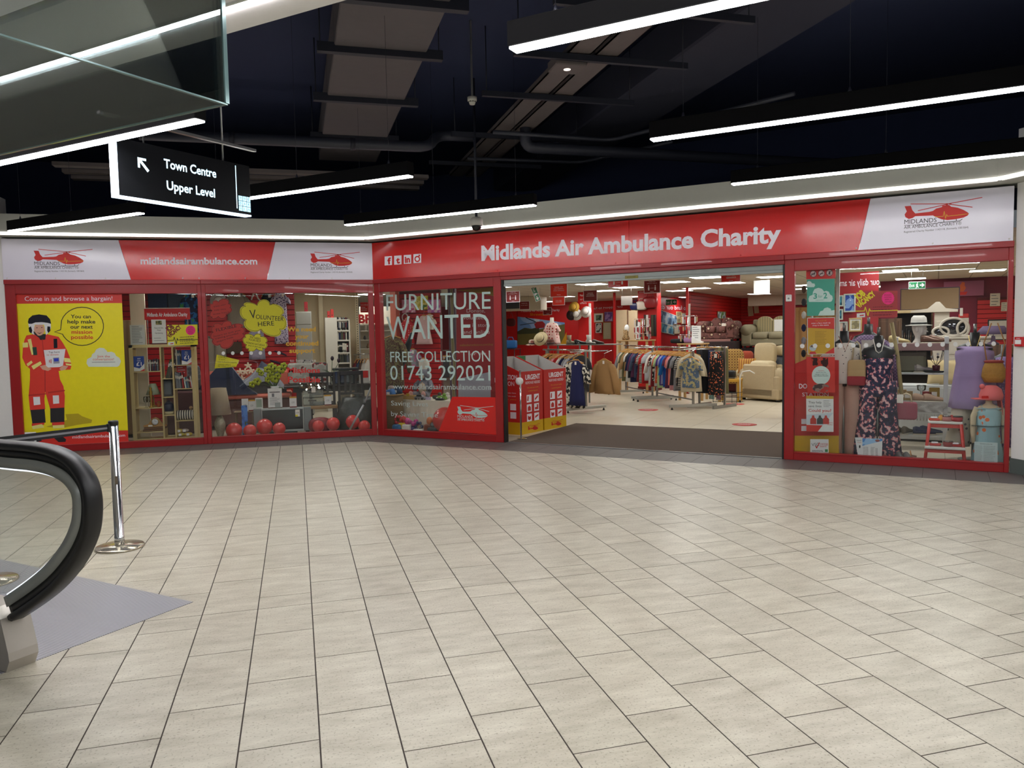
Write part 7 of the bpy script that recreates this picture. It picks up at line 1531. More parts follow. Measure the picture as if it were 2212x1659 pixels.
card(RF,1557,582,1600,608.5,5.0,'red hanging card with reversed lettering at the shutter',SIGN_RED,[('THIS WAY',.3,.75,.46,.13),('FORWARD',.28,.76,.28,.13),('here',.42,.6,.06,.08)],mirror=True)
card(RF,1628,606.5,1662.5,633,6.5,'plain white hanging card at the right of the entrance',PAPER,[],border=PAPER)
card(RF,1341.5,640,1366,659,7.6,'plain grey hanging card between the red pillars',M('grey_card',(176,168,162),.6),[],border=M('grey_card',(176,168,162),.6))
def exit_sign(x0,y0,x1,y1,tt,lb,tilt=0.,arrow=True):
    EG = M('exit_green',(16,110,66),.45); s0,za = RF.sz(x0,y0,tt); s1,zb = RF.sz(x1,y1,tt); w_ = s1-s0; h = za-zb
    d = tR('exit_sign',lb,'sign',s0,tt,zb); T = TR(w_/2,0,h/2) @ RY(tilt) @ TR(-w_/2,0,-h/2)
    if tilt: w_,h = .34,.13; T = TR((s1-s0)/2,0,(za-zb)/2) @ RY(tilt) @ TR(-w_/2,0,-h/2)
    bX((0,0,0),(w_,.01,h),T=T).b('board',INK_WHITE,d); bX((w_*.02,-.002,h*.06),(w_*.98,-.0005,h*.94),T=T).b('face',EG,d)
    ltext(d,'Exit',w_*.06,h*.28,w_*.3,h*.45,INK_WHITE,-.003,T=T)
    lpoly(d,[(w_*a,h*b) for a,b in ((.42,.1),(.46,.1),(.5,.35),(.54,.2),(.6,.12),(.57,.35),(.53,.5),(.57,.55),(.52,.72),(.47,.7),(.43,.5),(.47,.45))],INK_WHITE,-.003,'running_figure',T=T); lpoly(d,[(w_*.53+w_*.025*cos(a),h*.82+h*.07*sin(a)) for a in [i*.63 for i in range(10)]],INK_WHITE,-.003,'running_figure',T=T)
    lpoly(d,[(w_*a,h*b) for a,b in ((.66,.42),(.82,.42),(.76,.25),(.83,.25),(.95,.5),(.83,.75),(.76,.75),(.82,.58),(.66,.58))],INK_WHITE,-.003,'arrow',T=T)
    for u in (.15,.85): q = T @ V((w_*u,.005,h)); tU([tuple(q),(q.x,q.y,CH-zb-.003)],.002,5).b('wire',STEEL,d)
exit_sign(1147,618,1168,652,6.2,'green exit sign hanging crooked behind the shutter',math.radians(68)); exit_sign(1438,647,1462,658.5,13.0,'small green exit sign before the picture wall')
# ---- mural and lettering on the back walls
pr = Print(RF,15.29,MUR)
SKY = MP('mural_sky','blobs',[(110,150,206),(150,180,222),(206,216,230)],.8,.5)
pr.poly('mural_field',[(1118,684),(1160,689),(1220,697),(1220,745),(1118,745)],SKY,.001); pr.poly('mural_ground',[(1118,716),(1135,708),(1160,712),(1220,700),(1220,745),(1118,745)],M('mural_olive',(110,100,50),.6,noise=(2,.3)),.002); pr.poly('mural_trees',[(1118,716),(1133,708),(1145,711),(1165,706),(1165,720),(1118,722)],M('mural_tree',(60,64,40),.7),.003)
pr.line('mural_rotor',[(1136,686),(1158,696)],2,M('mural_dark',(30,34,50),.6),.003); pr.line('mural_rotor',[(1124,702),(1156,697)],1.4,MATS['mural_dark'],.003); pr.poly('mural_helicopter',[(1154,700),(1160,695),(1172,694),(1178,700),(1176,708),(1158,710)],M('mural_red',(160,40,46),.5),.003)
pr.poly('mural_yellow',[(1210,745),(1224,717),(1224,745)],INK_GOLD,.003)
pr.text('Midlands Air Ambulance Charity',(1126,674),(1209,672),5,INK_WHITE,.003); pr.text('Shrewsbury',(1145,682),(1190,681),5.5,INK_GOLD,.003)
pr.line('panel_joint',[(1117,650),(1118,745)],1,REDG,.001)
pr.text('our support to fund',(1276,669),(1345,664),5,INK_WHITE,.003,mirror=True)
e = (RF.w(B_[0],B_[1],0)-RF.w(A_[0],A_[1],0)) if False else None
A_ = (RF.sz(1395,700,12.2)[0],12.2); zt_ = RF.sz(1440,664,14)[1]
ltext(PICW,'to fund our daily air',.25,zt_-.06,PICL*.92-.25,.14,INK_WHITE,-.004,mirror=True)
d = tR('ceiling_boxing','white boxed-in duct under the ceiling at the far left of the doorway','boxing',RF.sz(1090,660,10)[0]-.6,10.0,2.2); bX((0,0,0),(RF.sz(1168,660,10)[0]-RF.sz(1090,660,10)[0]+.6,.4,.398),.01).b('casing',M('boxing_cream',(206,196,176),.6),d); bX((.5,-.01,.06),(1.1,-.001,.34)).b('grille',M('grille_dark',(60,62,70),.5),d)
d = tR('net_bag','dark net bag hanging on the red wall at the far left of the doorway','bag',RF.sz(1104,698,12)[0],12,RF.sz(1104,705,12)[1]); rbox(MB(),(-.16,-.05,0),(.16,.05,.25),.6).b('body',M('dark_net',(80,16,20),.7),d); tU([(-.1,0,.2),(0,0,.5),(.1,0,.2)],.006,6).b('strap',BLACKM,d); tU([(0,0,.5),(0,0,CH-d.location.z-.002)],.002,5).b('wire',STEEL,d)
# pictures
PA = RF.w(A_[0],A_[1],0); PE = (RF.w(RF.sz(1491,700,16.2)[0],16.2,0)-PA).normalized(); PN = V((-PE.y,PE.x,0)); PICA = math.atan2(PE.y,PE.x)
def pw(x,y):
    d_ = ray(x,y); return CAM+d_*((PN.dot(PA-CAM)-.004)/PN.dot(d_))
def pic(x0,y0,x1,y1,tt,lb,fm,pm,mount=None,tilt=0.):
    s0,za = RF.sz(x0,y0,tt); s1,zb = RF.sz(x1,y1,tt); return frame_pic(RF.w(s0,tt,zb),RF.a,lb,s1-s0,za-zb,fm,pm,mount,tilt)
CRM = M('frame_cream',(214,196,140),.5); WFR = M('frame_white',(216,214,210),.5); OAKF = M('frame_oak',(150,104,54),.5)
SEA = MP('seascape','blobs',[(60,80,110),(120,150,180),(190,200,206)],2.5); SEA2 = MP('blue_painting','blobs',[(50,100,130),(90,150,170),(190,200,190)],3)
pic(1283,677,1304,696,15.25,'cream framed green landscape on the far red wall',CRM,MP('green_scene','blobs',[(50,70,56),(110,130,100)],6),PAPER); pic(1306,674,1324,694,15.25,'purple flower canvas on the far red wall',M('lilac_edge',(150,130,170),.6),MP('purple_flowers','blobs',[(110,80,150),(170,140,196),(206,190,214)],6)); pic(1287,698,1300,719,15.2,'framed black and white portrait on the far red wall',WFR,MP('bw_print','blobs',[(60,60,60),(190,188,180)],5)); pic(1302.5,696,1321,733,15.0,'oak framed mirror standing on the far red wall',OAKF,M('mirror_face',(196,188,160),.15,.2)); pic(1276,676,1282,686,15.25,'tiny cream frame beside the hat pillar',CRM,M('sepia',(150,130,100),.6))
for x0,y0,x1,y1,tt,lb,fm,pm,tl in ((1423,668,1461,696,12.0,'large white framed seascape hanging slightly crooked',WFR,SEA,.12),(1428,697,1456,718,11.8,'unframed blue harbour painting below the seascape',M('canvas_edge',(180,190,180),.6),SEA2,.08),(1460,673,1471,686,12.6,'small cream framed print right of the seascape',CRM,M('sepia',(150,130,100),.6),0),(1461,687,1470,697,12.6,'small cream framed print below the other small one',CRM,M('sepia',(150,130,100),.6),0),(1419,697,1428,716,11.9,'gold framed portrait left of the harbour painting',CRM,M('portrait',(176,160,120),.6),0),(1472,676,1481,700,13.2,'tall cream print beside the red post',CRM,PAPER,0),(1454,700,1468,722,12.3,'pale framed map right of the harbour painting',OAKF,M('map_paper',(206,196,170),.6),0)):
    p0,p1,p2 = pw(x0,y1),pw(x1,y1),pw(x0,y0); frame_pic(p0,PICA,lb,(p1-p0).length,p2.z-p0.z,fm,pm,None,tl)
pr = None
for x0,x1,y0,lb in ((1330,1354,670,'left cream boards leaning at the far wall'),(1357,1377,670,'right cream boards leaning at the far wall')):
    d,w_,h = stand(RF,x0,y0,x1,745,13.5,'cream_board',lb,M('mattress_cream',(222,206,168),.7),'board',.12,z=0); bX((w_*.05,-.004,h*.55),(w_*.95,-.001,h*.57)).b('seam',M('seam_tan',(190,170,130),.7),d)
# display tables with bags and jewellery carousels behind the middle racks
def carousel(x,y0,y1,tt,lb,z):
    d = tR('jewellery_carousel',lb,'display stand',RF.sz(x,y1,tt)[0],tt,z+.001); h = RF.sz(x,y0,tt)[1]-z; rnd = random.Random(x)
    tU([(0,0,0),(0,0,h)],.012,8).b('pole',CHROME,d); lA([(.16,0),(.16,.015),(.02,.02)],n=20).b('base',CLEAR,d)
    for zz in (.3,.62,.97): tU([(.2*cos(a),.2*sin(a),h*zz) for a in [i*PI/8 for i in range(16)]],.006,6,True).b('ring',CHROME,d)
    cs = [M('jw%d' % i,c,.4,.2) for i,c in enumerate(((206,200,196),(160,30,40),(40,40,44),(180,150,110),(200,120,130),(120,124,130)))]
    for k in range(44):
        a = rnd.random()*6.28; zz = h*rnd.choice((.3,.62,.97))-.02; L = .06+.1*rnd.random(); x_,y_ = .2*cos(a),.2*sin(a)
        bX((x_-.014,y_-.006,zz-L),(x_+.014,y_+.006,zz),.003).b('jewellery_card',cs[k % 6],d)
def dtable(x0,x1,y,tt,lb,dp=.6):
    s0,z = RF.sz(x0,y,tt); s1 = RF.sz(x1,y,tt)[0]; d = tR('display_table',lb,'table',s0,tt,0); bX((0,0,z-.03),(s1-s0,dp,z),.004).b('top',M('table_pine',(176,140,90),.5),d)
    for x in (.05,s1-s0-.05):
        for y_ in (.05,dp-.05): bX((x-.025,y_-.025,0),(x+.025,y_+.025,z-.031)).b('leg',MATS['table_pine'],d)
    return z
za = dtable(1333,1400,735,8.9,'pine display table behind the rear rack'); carousel(1388,688,734,9.15,'tall jewellery carousel on the pine display table',za)
zb2 = dtable(1462,1520,742,7.2,'pine display table beside the striped sofa',.5); carousel(1486,681,741,7.45,'jewellery carousel beside the white sandals',zb2)
d = tR('ankle_boot','leopard print ankle boot on the pine table behind the rear rack','boot',RF.sz(1352,730,9.2)[0],9.2,za+.001); lA([(.0,0),(.09,.0),(.1,.05),(.06,.12),(.07,.26)],n=14).b('boot',MP('leopard','flecks',[(60,44,26),(150,120,80)],30,pos=(0,.35,.9)),d); bA((.03,0,.3),(.07,.06,.1),10).b('stuffing',PAPER,d)
d,w_,h = stand(RF,1371,696,1382,734,9.3,'paper_bag','small white carrier bag beside the leopard boot',PAPER,'bag',.06,z=za+.001); tU([(w_*.3,.03,h),(w_*.5,.03,h+.06),(w_*.7,.03,h)],.004,6).b('handle',PAPER,d)
d = tR('heap_of_tops','heap of lilac and black folded tops on the pine table','clothes',RF.sz(1462,738,7.25)[0]+.12,7.4,zb2+.001); rbox(MB(),(-.3,-.12,0),(.0,.15,.1),.5).b('heap',cm('black'),d); rbox(MB(),(.01,-.14,.0),(.3,.12,.13),.5).b('heap',M('lilac_cloth2',(150,110,150),.8),d)
d,w_,h = stand(RF,1494,704,1514,737,7.3,'price_board','white price board with gold edge beside the jewellery carousel',PAPER,'notice',.006,z=zb2+.001); bars(d,w_,h,6,INK_GREY,.3,.9); lpoly(d,[(0,0),(w_,0),(w_,h*.12),(0,h*.06)],INK_GOLD,-.001); bX((0,.006,0),(w_,.07,.006)).b('foot',CLEAR,d)
d = tR('sandal_pair','white wedge sandals beside the price board','shoes',RF.sz(1500,736,7.1)[0],7.24,zb2+.001); 
for k in (0,1): MB().prism([(-.11,0),(.12,0),(.13,.03),(.03,.06),(-.06,.13),(-.11,.13)],.02+.08*k,.08+.08*k).b('wedge',PAPER,d)
# ---- furniture at the back right
FLO = MP('brown_floral','flecks',[(196,176,146),(88,54,50),(112,72,66)],9,pos=(0,.24,.5)); BEI = M('beige_cord',(178,160,128),.9,bump=(40,.3)); STP = MP('stripe_cushion','stripes_v',[(150,144,116),(190,160,90),(176,166,132)],5,pos=(0,.4,.7))
GRY = M('sage_velour',(150,142,116),.9)
def plinth(x0,x1,y,tt,dp,lb):
    s0,z = RF.sz(x0,y,tt); s1 = RF.sz(x1,y,tt)[0]; d = tR('platform',lb,'platform',s0,tt,0); bX((0,0,.04),(s1-s0,dp,z),.01).b('block',M('dark_plinth',(44,30,32),.8),d); bX((.03,.03,0),(s1-s0-.03,dp-.03,.039)).b('kick',BLACKM,d); return z,s0,s1
z,s0,s1 = plinth(1504,1586,738,10.2,.95,'dark platform carrying the floral sofa'); hh = RF.sz(1550,686,10.5)[1]-z
d = tR('floral_sofa','brown floral sofa with arched back on the dark platform','sofa',(s0+s1)/2,10.68,z+.001,0); sofa(d,s1-s0-.02,.9,.36,hh,.2,.5,(FLO,FLO,FLO),2,arch=True); bX((-(s1-s0)/2+.1,-.46,-.12),((s1-s0)/2-.1,-.451,.06)).b('fringe',M('fringe_mauve',(150,110,104),.9),d); bX((.1,-.2,.36),(.22,-.18,.46)).b('price_tag',PRICE,d)
z,s0,s1 = plinth(1600,1716,752,10.75,1.0,'dark platform carrying the striped sofa'); hh = RF.sz(1640,683,11.0)[1]-z
d = tR('striped_sofa','sage two-seat sofa with gold striped back cushions on a platform','sofa',(s0+s1)/2,11.25,z+.001,0); sofa(d,s1-s0,.95,.38,hh,.26,.58,(GRY,GRY,STP),2,arch=True); bX((.1,-.25,.42),(.32,-.23,.72),T=RZ(.1)).b('price_board',PAPER,d); lpoly(d,[(.12,.43),(.3,.43),(.3,.48),(.12,.48)],INK_RED,-.2,'price_stripe')
d = tR('rust_sofa','rust red sofa low behind the cream recliner','sofa',RF.sz(1588,800,9.75)[0],9.72,0,0); sofa(d,1.2,.8,.42,1.02,.2,.62,(M('plum_velour',(86,36,40),.9),M('rust_cloth',(170,74,52),.9),M('rust_cloth',(170,74,52),.9)),2)
d = tR('recliner','cream leather recliner with high tufted back behind the front armchair','armchair',RF.sz(1646,850,9.0)[0],8.98,0,-.1); CRL = M('cream_leather',(204,186,148),.5,bump=(12,.3)); hr = RF.sz(1640,746,9.2)[1]
sofa(d,.95,.9,.46,hr*.68,.22,.62,(CRL,CRL,CRL),1); rbox(MB(),(-.25,.16,hr*.62),(.25,.42,hr+.06),.45).b('headrest',CRL,d)
d = tR('corduroy_armchair','large beige corduroy armchair turned side-on at the right of the entrance','armchair',RF.sz(1665,850,7.7)[0],7.95,0,math.radians(150)); ha = RF.sz(1690,780,7.4)[1]
sofa(d,1.1,1.0,.46,ha,.26,.66,(BEI,BEI,M('cream_cord',(206,190,156),.9,bump=(40,.3))),1)
d = tR('tapestry_armchair','gold tapestry armchair with wooden arms left of the recliner','armchair',RF.sz(1571,850,8.2)[0],8.6,0,.3); TAP = MP('gold_tapestry','plaid',[(150,110,50),(190,156,90),(120,80,40)],5); rbox(MB(),(-.32,-.3,.3),(.32,.3,.48),.4).b('seat',TAP,d); rbox(MB(),(-.32,.2,.4),(.32,.42,1.1),.4).b('back',TAP,d)
for sg in (-1,1):
    bX((sg*.36-.03,-.32,.58),(sg*.36+.03,.35,.62),.01).b('arm',OAKF,d)
    for y in (-.28,.3): bX((sg*.36-.025,y-.025,0),(sg*.36+.025,y+.025,.579)).b('leg',OAKF,d)
cushion(1612,790,8.3,.4,.36,'gold and brown striped cushion propped by the recliner',MP('gold_stripe','stripes_v',[(150,90,40),(196,150,70)],6),z=.55,fr=RF)
d = tR('side_table','small yellow pine side table left of the front armchair','table',RF.sz(1577,850,7.2)[0],7.3,0,.1); zt_ = RF.sz(1577,818,7.3)[1]; PY = M('yellow_pine',(196,150,50),.5); bX((-.26,-.2,zt_-.06),(.22,.25,zt_),.005).b('top',PY,d)
for x in (-.22,.18):
    for y in (-.16,.21): bX((x-.03,y-.03,0),(x+.03,y+.03,zt_-.061)).b('leg',PY,d)
d = tR('toaster','black and chrome toaster on the yellow pine side table','toaster',RF.sz(1575,812,7.25)[0],7.3,zt_+.001); rbox(MB(),(-.13,-.09,0),(.13,.09,.18),.4).b('body',BLACKM,d); bX((-.14,-.095,.0),(.14,.095,.03),.008).b('base',CHROME,d)
d = tR('fireguard','low black wire fire guard beside the yellow table','fire guard',RF.sz(1572,853,7)[0],6.95,0)
for z in (.02,.12,.22): tU([(-.3,0,z),(.2,0,z),(.3,.15,z)],.006,6).b('bar',BLACKM,d)
for x in (-.3,-.1,.1,.2): tU([(x,0,0),(x,0,.22)],.006,6).b('bar',BLACKM,d)
d = tR('walking_aid','white curved tube of a walking aid by the front armchair','walking aid',RF.sz(1603,855,7.3)[0],7.1,0); tU([(0,0,0),(0,0,.55),(.05,0,.66),(.2,.02,.68),(.3,.02,.62)],.014,8).b('tube',WHITE,d); lA([(.025,0),(.02,.05)],n=10).b('rubber_foot',BLACKM,d)
for x0,y0,x1,y1,tt,lb,tl in ((1617,662,1628,683,17.46,'left of two pale prints hung on the sofa wall',-.1),(1630,654,1640,677,17.46,'right of two pale prints hung on the sofa wall',-.1)):
    pic(x0,y0,x1,y1,tt,lb,OAKF if tl == 0 else M('print_cream',(206,190,160),.6),MP('plane_scene','blobs',[(90,100,110),(170,180,180),(90,120,60)],3) if tl == 0 else M('print_paper',(196,180,150),.6),None,tl)
def hit(x,y):
    d_ = ray(x,y); k = (sS+.03-(CAM-K).dot(RF.e))/d_.dot(RF.e); return CAM+d_*k
a_ = hit(1549,689); b_ = hit(1567,689); frame_pic(a_,RF.a+PI/2,'small aeroplane picture on the slat wall above the floral sofa',(b_-a_).dot(RF.n),hit(1549,672).z-a_.z,OAKF,MP('plane_scene','blobs',[(90,100,110),(170,180,180),(90,120,60)],3))
# second blue-grey pouffe, floor stickers
d = tR('leather_pouffe','slate blue cushions stacked behind the front armchair','cushion',RF.sz(1704,800,9.2)[0],9.7,0); rbox(MB(),(-.4,-.3,.05),(.4,.3,.9),.3).b('block',M('slate_leather',(84,92,104),.5),d); rbox(MB(),(-.38,-.28,.905),(.38,.28,1.16),.4).b('cushion',CRL,d)
for x,y,lb in ((1400,885.5,'faded red floor sticker left of the front rack'),(1608,917,'red oval floor sticker nearest the mat'),(1587,873,'red oval floor sticker by the armchair')):
    s,t_ = RF.st(x,y); d = tR('floor_sticker',lb,'sticker',s,t_,.001); lA([(.2,0),(.2,.0015),(0,.0015)],n=28).b('disc',M('sticker_red',(196,60,56),.5),d)
    for r in range(3): ltext(d,('PLEASE','KEEP YOUR','DISTANCE')[r],-.1,.05-.07*r,.2,.04,INK_WHITE,0,T=Matrix(((1,0,0,0),(0,0,1,0),(0,1,0,.0022),(0,0,0,1))))
# ================================================================== WINDOW 4: FASHION DISPLAY
def S4(x,y,t): return RF.sz(x,y,t)
TP = .02                                             # posters taped just inside the glass
E4 = lambda x,y: (1700+x/7.212,560+y/7.212)
def sheet4(q,lb,mat,t=TP,cat='poster',name='window_notice'):
    s,z = RF.sz(*q[3],t); d = tR(name,lb,cat,s,t,z); pr = Print(RF,t,d); pr.poly('sheet',q,mat,0,thick=.0015); return d,pr
d,pr = sheet4([E4(300,150),E4(760,140),E4(755,300),E4(300,312)],'red strip with three prohibition roundels at the top of the right window',SIGN_RED)
for i,x in enumerate((410,537,663)):
    c = E4(x,228-8*i); pr.poly('roundel',ell(c[0],c[1],7.2,7.2),INK,.0008); pr.poly('roundel_face',ell(c[0],c[1],6.2,6.2),M('roundel_pink',(206,170,166),.5),.0012)
    pr.poly('symbol',[(c[0]+a*6,c[1]+b*6) for a,b in (([(-.6,-.1),(.3,-.2),(.6,-.5),(.7,0),(.4,.2),(.4,.6),(.2,.6),(.1,.2),(-.4,.2),(-.5,.6),(-.7,.5)],[(-.7,.1),(.6,-.1),(.7,.15),(-.6,.4)],[(-.3,-.6),(.3,-.5),(.2,.1),(.4,.6),(-.2,.6)])[i])],INK,.0016); pr.line('bar',[(c[0]-4.5,c[1]+4.5),(c[0]+4.5,c[1]-4.5)],1,INK,.002)
TEAL = M('teal_poster',(70,162,140),.55); CLW = M('cloud_white',(206,222,216),.6)
d,pr = sheet4([E4(310,318),E4(742,305),E4(742,875),E4(312,885)],'teal poster with clouds reading 3 for 2',TEAL)
pr.poly('cloud',[E4(*p) for p in ((345,665),(335,620),(350,575),(400,555),(405,510),(430,465),(490,445),(545,462),(580,505),(610,492),(650,505),(672,550),(705,570),(715,615),(695,655),(670,665))],CLW,.0008); pr.poly('cloud',[E4(*p) for p in ((305,435),(310,360),(340,338),(375,350),(390,375),(430,380),(438,410),(420,435))],CLW,.0008); pr.poly('cloud',[E4(*p) for p in ((485,878),(520,810),(560,800),(580,765),(630,750),(680,770),(690,800),(742,790),(742,872))],CLW,.0008)
pr.text('3',E4(412,615),E4(470,612),11.5,TEAL,.0014,bold=.03); pr.text('for',E4(485,600),E4(552,598),6.5,TEAL,.0014); pr.text('2',E4(568,610),E4(628,607),12,TEAL,.0014,bold=.03); pr.text('menswear*',E4(445,648),E4(585,640),2.6,TEAL,.0014)
GO = M('poster_ochre',(204,160,44),.55)
d,pr = sheet4([E4(315,912),E4(745,905),E4(745,1475),E4(320,1485)],'gold notice asking shoppers to wear a face mask',PAPER)
pr.poly('gold_field',[E4(324,920),E4(738,912),E4(738,1468),E4(328,1477)],GO,.0006); pr.poly('red_field',[E4(324,920),E4(738,912),E4(738,1088),E4(325,1068)],PRED,.001); pr.poly('red_corner',[E4(585,1470),E4(738,1370),E4(738,1468)],PRED,.001)
pr.text('We must all',E4(440,972),E4(610,965),3,INK_GOLD,.0016); pr.text('wear a face mask to',E4(378,1008),E4(675,1000),3.2,INK_WHITE,.0016); pr.text('shop in this store',E4(398,1042),E4(650,1035),3.2,INK_WHITE,.0016); pr.rules('small_print',[E4(420,1115),E4(645,1112),E4(645,1330),E4(420,1335)],9,M('ochre_ink',(130,96,20),.6),.001,.25,3)
pr.poly('mask_badge',ell(*E4(403,1380),7.5,7),M('badge_blue',(190,200,206),.5),.0012); pr.poly('mask_hat',[E4(360,1370),E4(375,1340),E4(430,1340),E4(450,1370)],M('badge_brown',(120,84,60),.6),.0016); pr.poly('mask_coat',[E4(345,1478),E4(360,1440),E4(440,1440),E4(460,1476)],INK_RED,.0016)
d,pr = sheet4([E4(300,1520),E4(745,1525),(1804,848),(1744,849)],'red thank you notice with a white circle in the right window',PRED)
E6 = lambda x,y: (1690+x/3.456,540+y/3.456)
pr.poly('photo',[E6(210,805),E6(340,805),E6(345,880),E6(230,870)],MP('crew_photo','blobs',[(60,20,20),(190,60,40),(150,120,110)],9),.0008); pr.poly('white_circle',ell(*E6(289,935),20,20),CLW,.0012)
for i,st in enumerate(('Volunteers','thank you for','helping to make our','next Mission Possible')): pr.text(st,E6(289-(22,38,46,54)[i],905+13*i),E6(289+(22,38,46,54)[i],904+13*i),2.4,INK_RED if i == 0 else INK,.0018)
pr.poly('photo',ell(*E6(290,1030),19,9.5),MP('crew_photo2','blobs',[(80,60,60),(150,120,110),(190,50,44)],9),.0016)
d,pr = sheet4([E6(178,1088),E6(382,1092),E6(382,1358),E6(180,1355)],'white poster reading They help save lives Could you',PAPER)
pr.poly('gold_top',[E6(178,1088),E6(382,1092),E6(382,1112),E6(178,1110)],GO,.0008); pr.text('They help',E6(195,1145),E6(292,1146),5,INK,.0012); pr.text('save lives',E6(195,1173),E6(292,1174),5,INK,.0012); pr.text('Could you?',E6(195,1208),E6(365,1210),6.5,INK_RED,.0012,bold=.01); pr.rules('small_print',[E6(302,1120),E6(365,1121),E6(365,1176),E6(302,1175)],5,INK_GREY,.001,.3,5)
pr.poly('photo',[E6(180,1230),E6(382,1215),E6(300,1310),E6(180,1300)],M('photo_sky',(196,206,214),.6),.0008)
for i,(x,c) in enumerate(((230,(190,50,40)),(280,(50,56,60)),(325,(190,50,44)))): pr.poly('printed_person',[E6(x-22,1300),E6(x-22,1262),E6(x-10,1250),E6(x-8,1235),E6(x+8,1235),E6(x+10,1250),E6(x+24,1262),E6(x+24,1300)],M('pp_%d' % i,c,.6),.0014)
pr.poly('red_wedge',[E6(180,1305),E6(300,1310),E6(265,1356),E6(180,1355)],PRED,.0018); pr.text('enquire',E6(325,1293),E6(375,1294),3,INK_RED,.0018); pr.text('within',E6(335,1308),E6(375,1309),3,INK_RED,.0018)
d,pr = sheet4([E6(208,1412),E6(345,1413),E6(345,1513),E6(208,1512)],'white VSC rating board sticker low in the right window',PAPER)
pr.text('VSC',E6(220,1465),E6(275,1462),6.5,INK,.001); pr.line('tick',[E6(250,1465),E6(256,1478),E6(276,1440)],2,INK_RED,.0014); pr.text('rating',E6(282,1455),E6(340,1454),5,INK_RED,.001); pr.text('board',E6(282,1472),E6(328,1471),5,INK_RED,.001); pr.rules('small_print',[E6(215,1492),E6(315,1493),E6(315,1508),E6(215,1507)],2,INK,.001); pr.poly('green_mark',[E6(318,1488),E6(340,1488),E6(340,1508),E6(318,1508)],M('mark_green',(40,130,70),.5),.001)
vacancy(RF,TP,[(1849,629),(1939,628),(1938.5,685),(1849,686.5)],'dark red job vacancy poster with yellow lettering and a pink star',M('vac_red',(170,40,42),.45),INK_YELLOW,3)
F6 = lambda x,y: (1612+x/3.6867,930+y/3.6867)
d,pr = sheet4([F6(865,55),F6(930,55),F6(925,205),F6(890,205)],'striped-edge notice behind the opening hours sheet',PAPER,.028); pr.text('PLEASE',F6(880,85),F6(918,85),3,INK,.001); pr.text('keep apart',F6(885,98),F6(918,98),2.4,INK_RED,.001); pr.poly('figure',[F6(900,140),F6(897,122),F6(905,115),F6(911,122),F6(908,140)],INK,.001)
d,pr = sheet4([F6(925,62),F6(1085,66),F6(1080,212),F6(918,203)],'opening hours sheet with a blue sky photo at the bottom of the window',PAPER)
pr.poly('photo',[F6(925,62),F6(1085,66),F6(1084,82),F6(925,122)],MP('sky_photo','blobs',[(70,130,200),(150,190,226),(226,232,240)],6),.0008); pr.poly('photo_mark',ell(*F6(1045,80),5,2.5),M('pm',(150,80,70),.6),.0012)
for i,(a,b) in enumerate((('Sunday','Closed'),('Monday','09:00 - 17:00'),('Tuesday','09:00 - 17:00'),('Wednesday','09:00 - 17:00'),('Thursday','09:00 - 17:00'),('Friday','09:00 - 17:00'),('Saturday','09:00 - 17:00'))):
    y = 135+10.5*i; pr.text(a,F6(932,y),F6(972,y+1),1.9,INK,.001); pr.text(b,F6(992,y+2),F6(1046 if i else 1022,y+3),1.9,INK,.001)
d,pr = sheet4([F6(1818,88),F6(2002,98),F6(2002,263),F6(1815,252)],'pale blue price list sheet at the lower right of the right window',M('pale_blue_paper',(196,212,212),.6))
pr.text('Garment price list',F6(1860,108),F6(1960,113),2.2,INK,.001); pr.rules('small_print',[F6(1822,116),F6(1885,119),F6(1885,245),F6(1822,241)],14,INK_GREY,.001,.22,7,0,.95); pr.rules('small_print',[F6(1890,119),F6(1995,124),F6(1995,250),F6(1890,246)],14,INK_GREY,.001,.22,8,0,.95)
# donation banner behind the posters
d = tR('donation_stand','red and yellow donation stand seen low behind the posters','bin',S4(1717,980,.25)[0],.25,0); pr = Print(RF,.25,d); pr.poly('sheet',[(1708,790),(1742,775),(1812,778),(1812,985),(1708,985)],M('card_red',(190,34,30),.5),0,thick=.004); pr.poly('yellow_base',[(1708,941),(1812,941),(1812,985),(1708,985)],M('card_yellow',(206,166,16),.5),.001)
pr.text('DONATION',(1726,839),(1790,839),10,INK_WHITE,.001,bold=.02); pr.text('STATION',(1733,856),(1790,856),8,INK_WHITE,.001)
for y in (905,920): pr.poly('icon_tile',[(1731,y),(1742,y),(1742,y+11),(1731,y+11)],INK_WHITE,.001)
bX((0,.006,0),(.5,.1,.1)).b('base_box',M('card_yellow',(206,166,16),.5),d)
d = tR('wardrobe','pale pine wardrobe seen at the left edge of the right window','wardrobe',S4(1714,700,4.2)[0]-.1,4.2,0); hw_ = S4(1730,664,4.2)[1]; PINE2 = MP('pine_grain','wood',[(176,126,66),(200,150,86)],3,.5,(1,1,.12)); bX((0,0,.06),(.9,.5,hw_),.004).b('carcass',PINE2,d); bX((.02,.02,0),(.88,.48,.059)).b('plinth',PINE2,d)
for k in (0,1): dd = bX((.02+.44*k,-.02,.1),(.44+.44*k,-.001,hw_-.05),.006).b('door',PINE2,d); bA((.40+.08*k,-.035,hw_*.5),.018,8).b('knob',BLACKM,dd)
